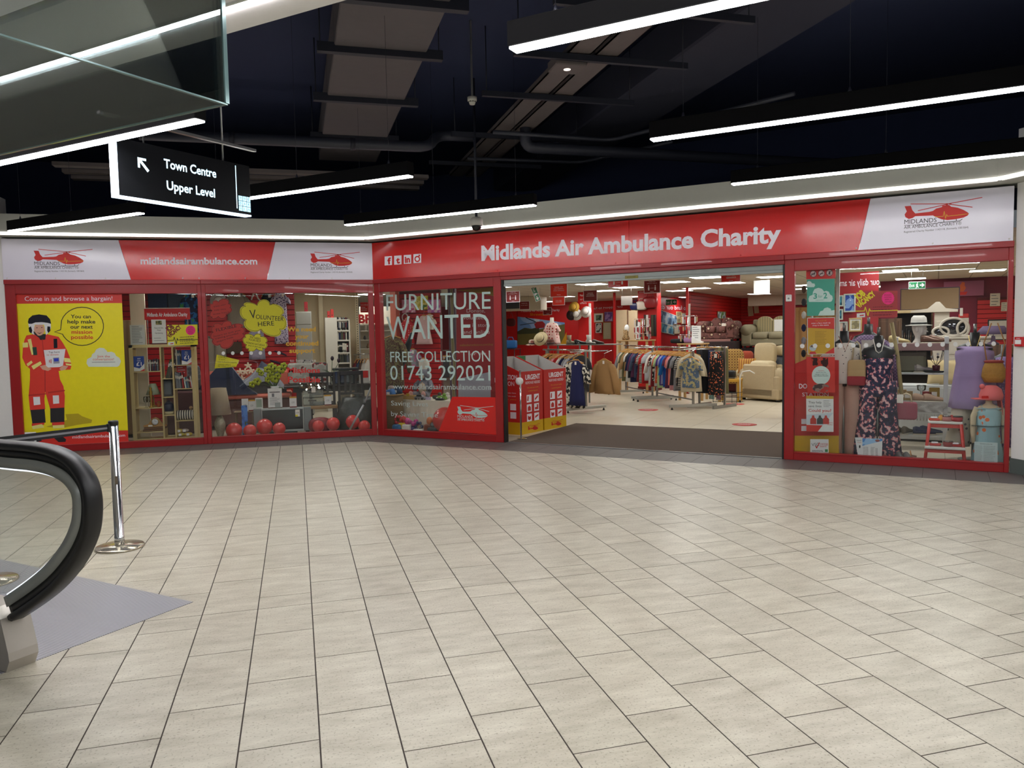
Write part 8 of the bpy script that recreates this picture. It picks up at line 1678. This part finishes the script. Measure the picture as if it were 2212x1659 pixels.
# slatted post of socks and shoes between posters
d = tR('spinner_stand','white wire spinner stand of small shoes behind the posters','display stand',S4(1741,800,.55)[0]+.06,.6,0); tU([(0,0,.02),(0,0,2.2)],.014,10).b('pole',WHITE,d); lA([(.2,0),(.2,.02),(.03,.03)],n=24).b('base',WHITE,d)
for k in range(12): tU([(0,0,.3+.16*k),(-.09,-.05,.33+.16*k)],.004,6).b('prong',STEEL,d); bA((-.09,-.05,.3+.16*k),(.03,.03,.05),8).b('sock',cm(('black','grey','navy','white','charcoal','brown')[k % 6]),d)
d = tR('white_upright','white slotted display upright between the posters and the dummies','upright',S4(1808,700,.75)[0],.8,0); bX((-.02,0,0),(.02,.04,2.55),.003).b('post',WHITE,d)
for k in range(24): bX((-.026,.012,.2+.09*k),(-.0205,.028,.24+.09*k)).b('notch',STEEL,d)
# mannequins
BLKF = M('mannequin_black',(30,30,32),.4)
def mannequin(x,ytop,tt,lb,top,bottom,ybot,rz=0.,pole=True,top_kw={},skin=BLKF,head=False,hip=None,tops_name='top',legs=True,neck=.10,leg_kw={}):
    """torso form on a stand; neck top at pixel row ytop"""
    s,zt = S4(x,ytop,tt); d = tR('mannequin',lb,'mannequin',s,tt,0,rz); zs = zt-neck-.56
    torso(MB(),1.,T=TR(0,0,zs),neck=neck).b('form',skin,d)
    tU([(0,0,.02),(0,0,zs+.02)],.014,10).b('stand_pole',STEEL,d); lA([(.15,0),(.15,.012),(.02,.02)],n=24).b('stand_base',STEEL,d)
    if pole: tU([(0,.03,zt),(0,.03,zt+.1)],.018,10).b('neck_peg',STEEL,d)
    kw = dict(sw=.2,L=.62,hw=.22,dep=.13,sleeve=.14,sr=.07,neck=.09,drop=.07); kw.update(top_kw); off = kw.pop('off',.525); shirt(MB(),T=TR(0,0,zs+off),**kw).build(tops_name,top,d)
    if bottom:
        zb = max(.03,S4(x,ybot,tt)[1]); lk = dict(w_=.2,hem=.11,dep=.1,gap=.03); lk.update(leg_kw); trousers(MB(),L=zs+.12-zb,T=TR(0,0,zs+.12),**lk).b('trousers',bottom,d)
    return d,zs
WSP = MP('white_sprig','flecks',[(60,50,56),(216,208,200)],24,pos=(0,.16,.95)); 
d,zs = mannequin(1824,715,.5,'black dummy in white sprigged blouse and pale pink trousers',WSP,M('pale_pink_cotton',(196,158,142),.9,bump=(14,.3)),985,.2,top_kw=dict(L=.5,hw=.2,sleeve=.15,dep=.12)); tU([(-.07,-.06,zs+.6),(0,-.12,zs+.42),(.07,-.06,zs+.6)],.005,6).b('necklace',M('rose_beads',(150,84,60),.4),d)
d,zs = mannequin(1876,700,1.05,'tall black dummy in a purple checked shirt at the back',MP('purple_check','plaid',[(66,50,82),(140,116,150),(96,80,110)],8),M('charcoal_wool',(50,50,56),.9),940,0,top_kw=dict(L=.72,sw=.24,hw=.24,dep=.13,sleeve=.5,sr=.075,splay=.2)); MB().prism([(-.05,-.32),(.05,-.32),(.07,.02),(-.07,.02)],-.145,-.14,T=TR(0,0,zs+.44)).b('undershirt',M('undershirt',(206,200,196),.9),d)
ROSE = MP('rose_print','blobs',[(36,36,62),(52,52,82),(216,112,122),(226,190,190)],21,pos=(0,.3,.62))
d,zs = mannequin(1898,725,.45,'black dummy in a navy and pink rose-print jumpsuit',ROSE,ROSE,986,.1,top_kw=dict(L=.5,sw=.165,hw=.16,dep=.13,sleeve=0,neck=.14,drop=.04,off=.44),tops_name='bodice',leg_kw=dict(w_=.2,hem=.12,gap=.05,dep=.1)); tU([(-.06,-.05,zs+.62),(-.03,-.11,zs+.48),(0,-.12,zs+.455),(.03,-.11,zs+.48),(.06,-.05,zs+.62)],.006,6).b('necklace',M('pearl',(214,206,196),.3),d)
LIL = M('lilac_jersey',(156,134,178),.85,bump=(10,.25)); LEAF = MP('leaf_trouser','flecks',[(60,56,66),(196,188,170)],13,pos=(0,.2,.95))
d,zs = mannequin(2106,718,.75,'black dummy in a lilac vest top and pale leaf-print trousers',LIL,LEAF,965,-.1,top_kw=dict(L=.72,sw=.2,hw=.25,dep=.19,sleeve=0,neck=.13,drop=.04,off=.5,waves=4,amp=.03),leg_kw=dict(hem=.13,gap=.06)); tU([(-.06,-.05,zs+.62),(0,-.15,zs+.38),(.06,-.05,zs+.62)],.005,6).b('necklace',M('gold_chain',(190,160,90),.35,.5),d)
d,zs = mannequin(2174,745,.95,'black dummy in a lilac lace dress at the right edge of the window',MP('lilac_lace','flecks',[(176,160,196),(130,110,160)],40,pos=(0,.4,.95)),None,0,0,False,top_kw=dict(L=1.05,hw=.24,dep=.13,sleeve=.08))
# child dummy with pink hat
CHD = M('child_dummy_cream',(206,190,158),.6); FRU = MP('fruit_print','flecks',[(220,110,60),(156,192,200),(156,192,200),(190,60,60)],12,pos=(0,.26,.9))
s,zt = S4(2136,864,.42); d = tR('child_mannequin','cream child dummy in a pale blue fruit-print dress and pink cap','mannequin',s,.42,0,.2); k = .62; zs = zt-.62*k
torso(MB(),k,T=TR(0,0,zs),neck=.08).b('form',CHD,d)
for sg in (-1,1): tU([(sg*.11,0,zs+.3),(sg*.15,.0,zs+.2),(sg*.155,-.01,zs+.02),(sg*.15,-.03,zs-.1)],[.035,.032,.026,.018],10).b('arm',CHD,d)
for sg in (-1,1): tU([(sg*.05,0,zs+.02),(sg*.055,0,zs*.5),(sg*.055,0,.03)],[.05,.038,.028],10).b('leg',CHD,d)
bX((-.16,-.12,0),(.16,.12,.015)).b('base',CLEAR,d)
MB().loft(cloth_rings(.12,.20,.19,.1,.1,6,.02,n=26,drop=.02),T=TR(0,0,zs+.30)).b('ruffle',FRU,d); MB().loft(cloth_rings(.115,.62,.17,.09,.1,5,.02,n=26,drop=.02),T=TR(0,0,zs+.26)).b('dress',FRU,d)
for sg in (-1,1): tU([(sg*.07,-.06,zs+.28),(sg*.075,0,zs+.34)],.006,6).b('strap',FRU,d)
s,z = S4(2141,864,.42); d = tR('childs_cap','coral pink child\'s cap with neck flap on the child dummy','cap',s,.44,z+.002); PC = M('coral_pink',(226,110,112),.8)
lA([(.115,0),(.12,.05),(.1,.12),(.05,.16),(0,.165)],n=22).b('crown',PC,d); MB().prism([(-.2,0),(-.06,-.0),(-.06,.012),(-.2,.008)],-.09,.06,T=RZ(.3) @ TR(.0,-.03,.01)).b('peak',PC,d); bA((-.09,-.04,.15),.03,8).b('ear',PC,d); sE(lambda u,v: (.10*cos(-.6+1.6*u)+.03*v,.10*sin(-.6+1.6*u)+.02*v,.03-.2*v),8,4).b('neck_flap',PC,d); bX((-.13,-.1,.02),(-.06,-.095,.05),T=RZ(.3)).b('badge',SIGN_RED,d)
# bags
def tote(x,y0,y1,tt,lb,cols,w_=.16,strap=.4):
    s,zb = S4(x,y1,tt); h = S4(x,y0,tt)[1]-zb; d = tR('tote_bag',lb,'bag',s,tt,zb); b_ = M('bagm_%d' % x,cols[0],.8); rbox(MB(),(-w_,-.05,0),(w_,.05,h),.28).b('body',b_,d)
    if len(cols) > 1: rbox(MB(),(-w_*1.02,-.055,-.004),(w_*1.02,.055,h*.38),.28).b('lower_band',M('bagl_%d' % x,cols[1],.8),d)
    for y in (-.03,.03): tU([(-w_*.5,y,h*.95),(-w_*.35,y,h+strap*.8),(0,y,h+strap),(w_*.35,y,h+strap*.8),(w_*.5,y,h*.95)],.008,6).b('handle',M('bag_handle',(196,180,150),.8),d)
    return d
tote(1850,777,832,.33,'canvas tote with a red base hanging from the sprigged dummy',((176,146,104),(150,44,54)),.1,.22)
d = tote(1957,868,906,.5,'dusty pink canvas bag with long cream strap',((150,74,90),),.12,.1); tU([(-.05,0,.3),(-.1,.03,.75),(-.17,.05,1.15)],.022,8).b('long_strap',M('strap_cream',(170,154,110),.8),d); bX((-.1,-.07,.2),(-.03,-.065,.3),T=RZ(0)).b('price_tag',PRICE,d)
d = tR('straw_bag','golden straw drawstring bag hanging at the right of the lilac top','bag',S4(2146,825,.5)[0],.5,S4(2146,826,.5)[1]); hb_ = S4(2146,783,.5)[1]-S4(2146,826,.5)[1]; lA([(0,0),(.09,.0),(.12,hb_*.3),(.11,hb_*.7),(.085,hb_)],n=20,sy=.6).b('body',M('straw_gold',(176,128,56),.8,noise=(50,.2),bump=(70,.5)),d); lA([(.09,hb_*.98),(.1,hb_*1.06),(.08,hb_*1.12)],n=20,sy=.6).b('collar',M('red_trim',(150,50,40),.7),d)
for sg in (-1,1): tU([(sg*.07,0,hb_*1.1),(sg*.1,0,hb_*1.1+.2),(sg*.03,.05,hb_*1.1+.42)],.007,6).b('strap',M('strap_tan',(170,120,70),.7),d)
# shelving unit of shoes and accessories
SHW = M('unit_white',(196,198,198),.45); s0 = S4(1930,800,1.3)[0]; s1 = S4(2049,800,1.3)[0]; d = tR('shelving_unit','white open shelving unit of shoes and bags between the dummies','shelving',s0,1.3,0); wU = s1-s0; zU = []
for x in (0,wU-.05):
    for y in (0,.36): bX((x,y,0),(x+.05,y+.04,S4(1990,728,1.3)[1]),.003).b('post',SHW,d)
for i,y in enumerate((742,805,868,940)):
    z = S4(1990,y,1.3)[1]; zU.append(z); bX((.0,.0,z-.025),(wU,.4,z),.003).b('shelf',SHW,d) if i != 0 else bX((.0,.0,z-.09),(wU,.4,z),.003).b('shelf',M('fabric_cover',(150,118,116),.8),d)
def on4(x,i,tt=1.45): return S4(x,742,tt)[0],tt,zU[i]+.001
s,tt,z = on4(1984,0); d = tR('polystyrene_bust','white polystyrene display head wearing a trilby','display head',s,tt,z,-.3); hd = S4(1984,703,tt)[1]-z; k = hd/.26
HDW = M('head_white',(214,210,204),.6)
rings = [[(rx*k*cos(a)+ox*k,ry*k*sin(a)*(1),zz*k) for a in [2*PI*q/20 for q in range(20)]] for zz,rx,ry,ox in ((0,.085,.08,0),(.02,.075,.07,0),(.06,.05,.05,0),(.09,.05,.052,.005),(.12,.07,.062,.015),(.15,.086,.07,.015),(.2,.096,.076,.01),(.26,.098,.078,.005),(.31,.08,.066,0),(.34,.03,.03,0))]
MB().loft(rings).b('head',HDW,d); MB().prism([(.085*k,.215*k),(.13*k,.165*k),(.09*k,.155*k)],-.014,.014).b('nose',HDW,d); bA((.085*k,0,.135*k),(.025*k,.035*k,.012*k),8).b('mouth',HDW,d)
for sg in (-1,1): bA((.095*k,sg*.035*k,.21*k),(.012*k,.02*k,.01*k),8).b('eye',HDW,d); bA((0,sg*.078*k,.2*k),(.025*k,.012*k,.04*k),8).b('ear',HDW,d)
d = tR('trilby_hat','pale grey trilby with a black band on the display head','hat',s,tt,z+.265*k,-.3); TRB = M('trilby_grey',(196,192,186),.85)
lA([(.175*k,-.01),(.178*k,.0),(.11*k,.008),(.108*k,.06*k),(.1*k,.11*k),(.07*k,.14*k),(0,.125*k)],n=26,sy=.85).b('crown',TRB,d); lA([(.1115*k,.009),(.111*k,.04*k)],n=26,sy=.85).b('band',BLACKM,d)
def bow(x,i,lb,mat,rz=0.,tt=1.4): shoe(x,lb,mat,rz,tt=tt,z=zU[i],smat=M('sole_cream',(206,196,180),.6))
bow(1943,0,'cream slingback heel at the left of the top shelf',M('shoe_cream',(190,170,120),.5),-.4); bow(2013,0,'left metallic brown sandal on the top shelf',M('shoe_bronze',(110,80,66),.3,.3),.2); bow(2030,0,'right metallic brown sandal on the top shelf',M('shoe_bronze',(110,80,66),.3,.3),.2,1.5)
d = tR('perfume_bottle','small red perfume bottle on the top shelf','bottle',*on4(2021,0,1.6)); bX((-.03,-.02,0),(.03,.02,.07),.006).b('bottle',M('bottle_red',(130,24,40),.15),d); lA([(.012,.07),(.012,.11),(0,.11)],n=10).b('cap',STEEL,d)
d = tR('handbag','sage green structured handbag on the second shelf','bag',S4(1962,805,1.4)[0],1.42,zU[1]+.001); bX((-.2,-.06,0),(.2,.06,.26),.03).b('body',M('bag_sage',(120,118,96),.6),d); tU([(-.1,-.05,.25),(-.08,-.05,.36),(.08,-.05,.36),(.1,-.05,.25)],.009,8).b('handle',M('bag_sage_dk',(80,70,56),.6),d); bX((-.205,-.062,.2),(.205,.062,.262),.01).b('flap',M('bag_sage_dk',(80,70,56),.6),d)
d = tR('metal_tree','small wire flower ornament in a red pot on the second shelf','ornament',S4(2022,805,1.35)[0],1.4,zU[1]+.001); lA([(0,0),(.04,0),(.045,.08),(.04,.09)],n=14).b('pot',M('pot_maroon',(90,20,36),.3),d)
rnd = random.Random(2)
for k in range(9): a = k*.7; q = (.1*cos(a),.04*sin(a),.18+.16*rnd.random()); tU([(0,0,.08),(q[0]*.6,q[1],.15),q],.003,5).b('twig',BLACKM,d); bA(q,.016,8).b('bud',M('bud_%d' % (k % 2),((90,84,96),(200,196,196))[k % 2],.5),d)
d = tR('black_dish','black oval dish on the second shelf','dish',S4(2022,805,1.3)[0]-.02,1.335,zU[1]+.001); lA([(0,0),(.1,0),(.13,.02),(.125,.022),(0,.006)],n=24,sy=.35).b('dish',BLACKM,d)
bow(2000,1,'silver heeled shoe on the second shelf',M('shoe_silver',(170,166,160),.25,.5),.3)
for i,(x,h,lb,c) in enumerate(((1947,.14,'star patterned card box on the third shelf',(190,160,110)),(1960,.12,'kraft gift box on the third shelf',(176,150,100)),(1990,.2,'tall clear glass candle holder on the third shelf',None),(2004,.12,'small red votive on the third shelf',(150,40,44)),(2018,.17,'mustard and red boxed set on the third shelf',(150,120,40)))):
    d = tR('gift_box' if c else 'candle_holder',lb,'box' if c else 'glass',S4(x,868,1.45)[0],1.45,zU[2]+.001)
    if c: bX((-.06,-.04,0),(.06,.04,h),.004).b('carton',M('gift_%d' % i,c,.6),d); bX((-.03,-.0415,h*.3),(.03,-.0403,h*.7)).b('label',PRICE,d)
    else: lA([(0,0),(.05,0),(.012,.02),(.012,h*.6),(.05,h*.7),(.055,h)],n=16).b('glass',CLEAR,d)
bow(1998,2,'left nude canvas slip-on on the fringed shawl shelf',M('shoe_nude',(176,146,124),.8),.15,1.34); bow(2022,2,'right nude canvas slip-on on the fringed shawl shelf',M('shoe_nude',(176,146,124),.8),.15,1.34)
s0_,zsh1 = S4(1951,866,1.27); s1_ = S4(2042,866,1.27)[0]; d = tR('fringed_shawl','grey fringed shawl draped over the third shelf','shawl',s0_,1.27,zU[2]+.003); wz = s1_-s0_; hz = zsh1-S4(1990,892,1.27)[1]
SHW2 = M('shawl_grey',(168,166,162),.95,bump=(40,.5)); sE(lambda u,v: (wz*u+.03*sin(7*v),-.0+.012*sin(20*u)*v,-hz*v+.02*sin(3*u)*v),30,6).b('cloth',SHW2,d); sE(lambda u,v: (wz*u,.0+.38*v,.002),4,3).b('cloth_top',SHW2,d)
for k in range(26): x = wz*(k+.5)/26; tU([(x,.0,-hz),(x+.006*(-1)**k,-.004,-hz-.09)],.0045,5).b('tassel',SHW2,d)
bow(1947,3,'left olive canvas shoe on the bottom shelf',M('shoe_olive',(96,88,70),.8),1.2,1.4); bow(1963,3,'right olive canvas shoe on the bottom shelf',M('shoe_olive',(96,88,70),.8),1.2,1.4); bow(2000,3,'left navy shoe on the bottom shelf',M('shoe_navy',(36,48,90),.7),.2,1.36); bow(2015,3,'right navy shoe on the bottom shelf',M('shoe_navy',(36,48,90),.7),.2,1.48)
# red and white step stool with small goods
st0 = S4(1996,985,.38)[0]; st1 = S4(2086,985,.38)[0]; d = tR('step_stool','red step stool with two white treads in the right window','step stool',(st0+st1)/2,.42,0); hw_ = (st1-st0)/2
RST = M('stool_red',(196,50,44),.45); zA = S4(2040,911,.42)[1]; zB = S4(2040,963,.36)[1]
bX((-hw_*.84,-.02,zA-.025),(hw_*.84,.26,zA),.005).b('top_tread',WHITE,d); bX((-hw_*.97,-.2,zB-.025),(hw_*.97,.03,zB),.005).b('lower_tread',WHITE,d)
for sg in (-1,1):
    tU([(sg*hw_*.96,-.18,0),(sg*hw_*.76,-.01,zA-.026)],.024,4).b('leg',RST,d); tU([(sg*hw_*.96,.3,0),(sg*hw_*.76,.2,zA-.026)],.022,4).b('leg',RST,d); bX((sg*hw_*.86-.012,-.17,zB-.06),(sg*hw_*.86+.012,.24,zB-.026)).b('side_rail',RST,d)
bX((-hw_*.76,.0,zA-.07),(hw_*.76,.02,zA-.026)).b('front_rail',RST,d); bX((-hw_*.9,-.16,zB-.07),(hw_*.9,-.14,zB-.026)).b('front_rail',RST,d)
for i,(x,z,lb,c,sh_) in enumerate(((-.2,zA,'red and orange toy car on the top tread',(206,70,50),'b'),(-.08,zA,'orange ball on the top tread',(214,150,60),'s'),(.03,zA,'clear tub of sweets on the top tread',(190,120,120),'c'),(.12,zA,'red lidded jar on the top tread',(196,40,44),'s'),(.23,zA,'red tin with black lid on the top tread',(170,34,50),'c'),(-.18,zB,'red bracelet cards on the lower tread',(190,60,60),'b'),(.06,zB,'glass dish of red beads on the lower tread',(150,60,60),'c'),(.2,zB,'small red purse on the lower tread',(170,36,40),'b'))):
    d = tR('small_item',lb+' of the stool','trinket',(st0+st1)/2+x*hw_*2.6,.50 if z == zA else .33,z+.001); m_ = M('tr_%d' % i,c,.4)
    if sh_ == 'b': bX((-.06,-.03,0),(.06,.03,.03),.01).b('body',m_,d); bX((-.04,-.032,.03),(.03,.02,.045),.006).b('detail',INK_WHITE,d)
    elif sh_ == 's': bA((0,0,.032),.032,12).b('body',m_,d); lA([(.014,.055),(.014,.07),(0,.07)],n=10).b('cap',m_,d)
    else: lA([(0,0),(.05,0),(.055,.045),(.05,.05)],n=18).b('body',m_,d); lA([(.052,.05),(.052,.06),(0,.062)],n=18).b('lid',BLACKM if 'black' in lb else CLEAR,d)
for i,(x,lb,c) in enumerate(((1949,'left grey and white plimsoll',(110,110,110)),(1966,'right grey and white plimsoll',(110,110,110)))): shoe(x,lb+' at the front of the right window',M('plimsoll',c,.8),-1.3,tt=.3,z=0.,smat=M('sole_white',(214,210,204),.6))
d = tR('strappy_sandals','pair of strappy gold sandals beside the plimsolls','sandals',S4(1958,965,.55)[0],.58,0)
for k in (0,1): MB().prism([(-.1,.0),(.1,0),(.11,.02),(-.02,.04),(-.09,.09),(-.1,.09)],-.05+.1*k,.02+.1*k).b('sole',M('shoe_bronze',(110,80,66),.3,.3),d); tU([(.05,-.05+.1*k,.02),(.04,-.015+.1*k,.08),(.05,.02+.1*k,.02)],.006,6).b('strap',M('strap_tan',(170,120,70),.7),d)
# back of the window: pictures, dressing furniture, dark cupboards
for x0,y0,x1,y1,tt,lb,c in ((1823,635,1848,674,3.0,'blue and white flower canvas behind the posters',[(40,70,150),(120,150,200),(220,224,226)]),(1811,638,1822,662,3.0,'upper small teal print beside the flower canvas',[(30,90,110),(70,140,160),(30,60,80)]),(1811,668,1821,691,3.0,'lower small teal print beside the flower canvas',[(30,90,110),(70,140,160),(30,60,80)]),(1812,695,1831,735,3.0,'pale rose sketch behind the sprigged dummy',[(206,180,166),(190,140,130),(180,190,190)])):
    d = pic(x0,y0,x1,y1,tt,lb,M('canvas_edge',(180,190,180),.6),MP('pm_%d_%d' % (x0,y0),'blobs',c,7))
pic(1834,687,1862,716,3.0,'cream mounted square picture above the checked shirt',M('frame_gold',(186,160,110),.5),MP('sq_print','blobs',[(130,120,90),(170,160,120)],14),PAPER)
s0 = S4(1806,700,3.05)[0]; s1 = S4(1897,700,3.05)[0]; d = tR('red_partition','dark red partition with reversed lettering behind the dummies','partition',s0,3.05,0); bX((0,0,.05),(s1-s0,.06,S4(1850,588,3.05)[1]),.003).b('panel',M('partition_red',(150,26,32),.45),d); bX((0,-.05,0),(s1-s0,.12,.05)).b('foot',BLACKM,d)
ltext(d,'our daily air am',.05,S4(1850,617,3.05)[1],(s1-s0)*.93,.1,INK_WHITE,-.002,mirror=True)
d = tR('brown_cupboard','tall brown wood cupboard behind the rose-print dummy','cupboard',S4(1900,750,3.4)[0],3.5,0); hC = S4(1920,688,3.5)[1]; DWD = MP('brown_grain','wood',[(80,56,40),(104,76,54)],3,.5,(1,1,.12)); bX((-.55,0,.05),(.28,.5,hC),.004).b('carcass',DWD,d); bX((-.53,.02,0),(.26,.48,.049)).b('plinth',BLACKM,d)
for k in (0,1): bX((-.53+.4*k,-.02,.1),(-.15+.4*k,-.001,hC-.04),.005).b('door',DWD,d)
d = tR('dark_bookcase','dark wood bookcase with a pale top behind the display head','bookcase',S4(1932,750,5.5)[0],5.5,0); hC = S4(1975,676,5.5)[1]; wB = S4(2015,700,5.5)[0]-S4(1932,700,5.5)[0]; bX((0,.28,0),(wB,.3,hC)).b('back',M('dark_back',(50,44,42),.7),d); bX((-.02,-.02,hC),(wB+.02,.32,hC+.05),.006).b('top',M('cream_top',(206,184,140),.6),d)
for x in (0,wB-.03): bX((x,0,0),(x+.03,.28,hC-.0005)).b('side',DWD,d)
for z in (.3,.75,1.15): bX((.03,0,z),(wB-.03,.28,z+.025)).b('shelf',DWD,d)
for k in range(12): d_ = tR('bookcase_book','%s volume, %s on the dark bookcase shelf behind the head' % (('black','grey','brown')[k % 3],ORD[k]),'book',S4(1932,750,5.5)[0]+.08+k*(wB-.2)/12,5.52,1.176); bX((0,0,0),((wB-.2)/12-.01,.2,.36-.04*(k % 3)),.003).b('cover',M('vol_%d' % (k % 3),((40,38,40),(90,90,94),(84,62,48))[k % 3],.5),d_); bX((.01,-.0015,.2),((wB-.2)/12-.02,-.0003,.24)).b('spine_label',PRICE,d_)
d = tR('armoire','cream painted armoire with a curved pediment in the right window','armoire',S4(2017,750,5.0)[0],5.0,0); wD = S4(2050,700,5.0)[0]-S4(2017,700,5.0)[0]; hD = S4(2030,674,5.0)[1]; CRP = M('cream_paint',(206,196,182),.5); bX((0,0,.05),(wD,.5,hD),.006).b('carcass',CRP,d); MB().prism([(-.35,hD),(wD+.12,hD),(wD+.12,hD+.04),(wD*.75,hD+.06),(wD*.35,hD+.17),(wD*.1,hD+.17),(-.1,hD+.06),(-.35,hD+.03)],-.04,.3).b('pediment',CRP,d); bX((.03,-.015,.1),(wD-.03,-.001,hD-.15),.004).b('door',CRP,d); bX((.02,.02,0),(wD-.02,.48,.049)).b('plinth',CRP,d)
s0,zt_ = S4(2046,728,2.6); s1 = S4(2096,728,2.6)[0]; d = tR('dressing_table','cream dressing table with drawers behind the lilac top','dressing table',s0,2.6,0); wT = s1-s0+.25; bX((-.02,-.02,zt_-.03),(wT+.02,.42,zt_),.006).b('top',CRP,d); bX((0,0,zt_-.5),(wT,.4,zt_-.031),.004).b('carcass',CRP,d)
for k in range(2): dd = bX((.03,-.012,zt_-.24-.22*k),(wT-.03,-.001,zt_-.06-.22*k),.004).b('drawer',CRP,d); bA((wT*.3,-.022,zt_-.15-.22*k),.014,8).b('knob',STEEL,dd)
for x in (.04,wT-.04):
    for y in (.04,.36): bX((x-.025,y-.025,0),(x+.025,y+.025,zt_-.501)).b('leg',CRP,d)
MIR = M('mirror_glass',(90,90,96),.05,.9)
for i,(x,y0,y1,rx,lb) in enumerate(((2059,687,727,.16,'large oval swing mirror on the dressing table'),(2080,694,727,.07,'narrow oval side mirror on the dressing table'),(2032,706,728,.1,'round mirror edge left of the dressing table'))):
    s,z0 = S4(x,y1,2.65); h = S4(x,y0,2.65)[1]-zt_; d = tR('oval_mirror',lb,'mirror',s,2.68,zt_+.001 if i < 2 else 0); zc = h*.53 if i < 2 else zt_+h*.5
    tU([(rx*cos(a),0,zc+h*.46*sin(a)) for a in [k*PI/14 for k in range(28)]],.018,8,True).b('frame',CRP,d); lA([(rx,-.003),(rx,.003)],n=28,T=TR(0,0,zc) @ RX(PI/2) @ Matrix.Diagonal((1,h*.46/rx,1,1))).b('mirror',MIR,d); bX((-.1,-.05,0),(.1,.05,.02) if i < 2 else (.1,.05,zc-h*.5),.005).b('stand',CRP,d)
d,w_,h = stand(RF,2071,687,2092,727,2.9,'jewel_cabinet','small cream cabinet with a red top on the dressing table',CRP,'cabinet',.1,z=zt_+.001); bX((0,0,h),(w_,.1,h+.06),.01).b('red_box',RST,d); bX((w_*.1,-.004,h+.03),(w_*.4,-.001,h+.14)).b('price_tag',PRICE,d)
s,zt2 = S4(2147,735,2.0); d = tR('side_cabinet','brown wood cabinet under the purple lamp','cabinet',s+.15,2.0,0); bX((-.3,0,.03),(.4,.4,zt2-.06),.005).b('carcass',DWD,d); bX((-.28,.02,0),(.38,.38,.029)).b('plinth',BLACKM,d); dd = bX((-.27,-.015,.1),(.05,-.001,zt2-.1),.004).b('door',DWD,d); bA((.0,-.03,.5),.016,8).b('knob',STEEL,dd)
d = tR('table_lamp','table lamp with a dusky purple shade at the right of the window','lamp',s,2.15,zt2-.059); zl = S4(2147,722,2.15)[1]-(zt2-.059); shade_lamp(d,[(0,0),(.07,0),(.07,.02),(.03,.04),(.02,max(.06,zl-.02))],(.21,.12,S4(2147,704,2.15)[1]-S4(2147,722,2.15)[1]),zl,M('lamp_lilac',(150,130,160),.4),M('shade_purple',(96,78,106),.8))
d,w_,h = stand(RF,2134,690,2178,735,6.0,'framed_canvas','large pale framed picture with a black edge at the right',BLACKM,'picture',.04,z=S4(2150,735,6)[1]); bX((w_*.06,-.006,h*.05),(w_,-.001,h*.93)).b('canvas',M('pale_canvas',(206,200,192),.6),d); lpoly(d,[(w_*.2,h*.2),(w_*.95,h*.2),(w_*.95,h*.22),(w_*.2,h*.22)],INK_GREY,-.007,'line')
bX((w_*.3,.041,-d.location.z),(w_*.4,.08,h*.5)).b('support',BLACKM,d)
for x0,y0,x1,y1,lb in ((2139,634,2160,661,'left'),(2163,653,2176,672,'right')): d,w_,h = stand(RF,x0,y0,x1,y1,9.98,'wall_notice',lb+' white notice on the slatted wall at the right',M('notice_cream',(206,196,180),.6),'notice',.01); bars(d,w_,h,4,INK_GREY); bX((w_*.45,.01,h*.45),(w_*.55,.1,h*.55)).b('wall_fixing',STEEL,d)
d,w_,h = stand(RF,2039,609,2125,638,10.1,'wall_graphic','mauve wall graphic with an orange duck on the plum wall',M('mauve_graphic',(150,80,110),.5),'graphic',.05); lpoly(d,[(w_*.4,h*.3),(w_*.5,h*.3),(w_*.56,h*.55),(w_*.52,h*.7),(w_*.53,h*.9),(w_*.46,h*.95),(w_*.43,h*.8),(w_*.38,h*.6)],M('duck_orange',(206,96,50),.5),-.001,'duck'); lpoly(d,[(w_*.36,h*.28),(w_*.6,h*.28),(w_*.56,h*.08),(w_*.4,h*.08)],PRED,-.001,'tub'); bX((w_*.3,.05,h*.3),(w_*.7,.098,h*.7)).b('wall_batten',BLACKM,d)
pic(1945,624,2073,668,9.0,'large grey framed board with reversed lettering on the plum wall',M('frame_greyp',(96,84,100),.5),M('board_beige',(176,150,120),.6)); exit_sign(1963,609,1999,623.5,6.5,'green exit sign with arrow hanging in the right window')
for i,(x,lb) in enumerate(((2035,'left cream cushion behind the white shelving post'),(2062,'right cream cushion behind the white shelving post'))): cushion(x,800,2.25,.36,.34,lb,M('cushion_cream',(206,184,140),.9),z=.78,fr=RF)
s,_ = S4(2030,830,2.25); d = tR('white_chest','white low chest carrying the cream cushions','chest',s,2.1,0); bX((-.5,0,.03),(.6,.4,.775),.006).b('carcass',SHW,d); bX((-.48,.02,0),(.58,.38,.029)).b('plinth',BLACKM,d)
for k in range(2): bX((-.47,-.012,.08+.34*k),(.57,-.001,.4+.34*k),.004).b('drawer',SHW,d)
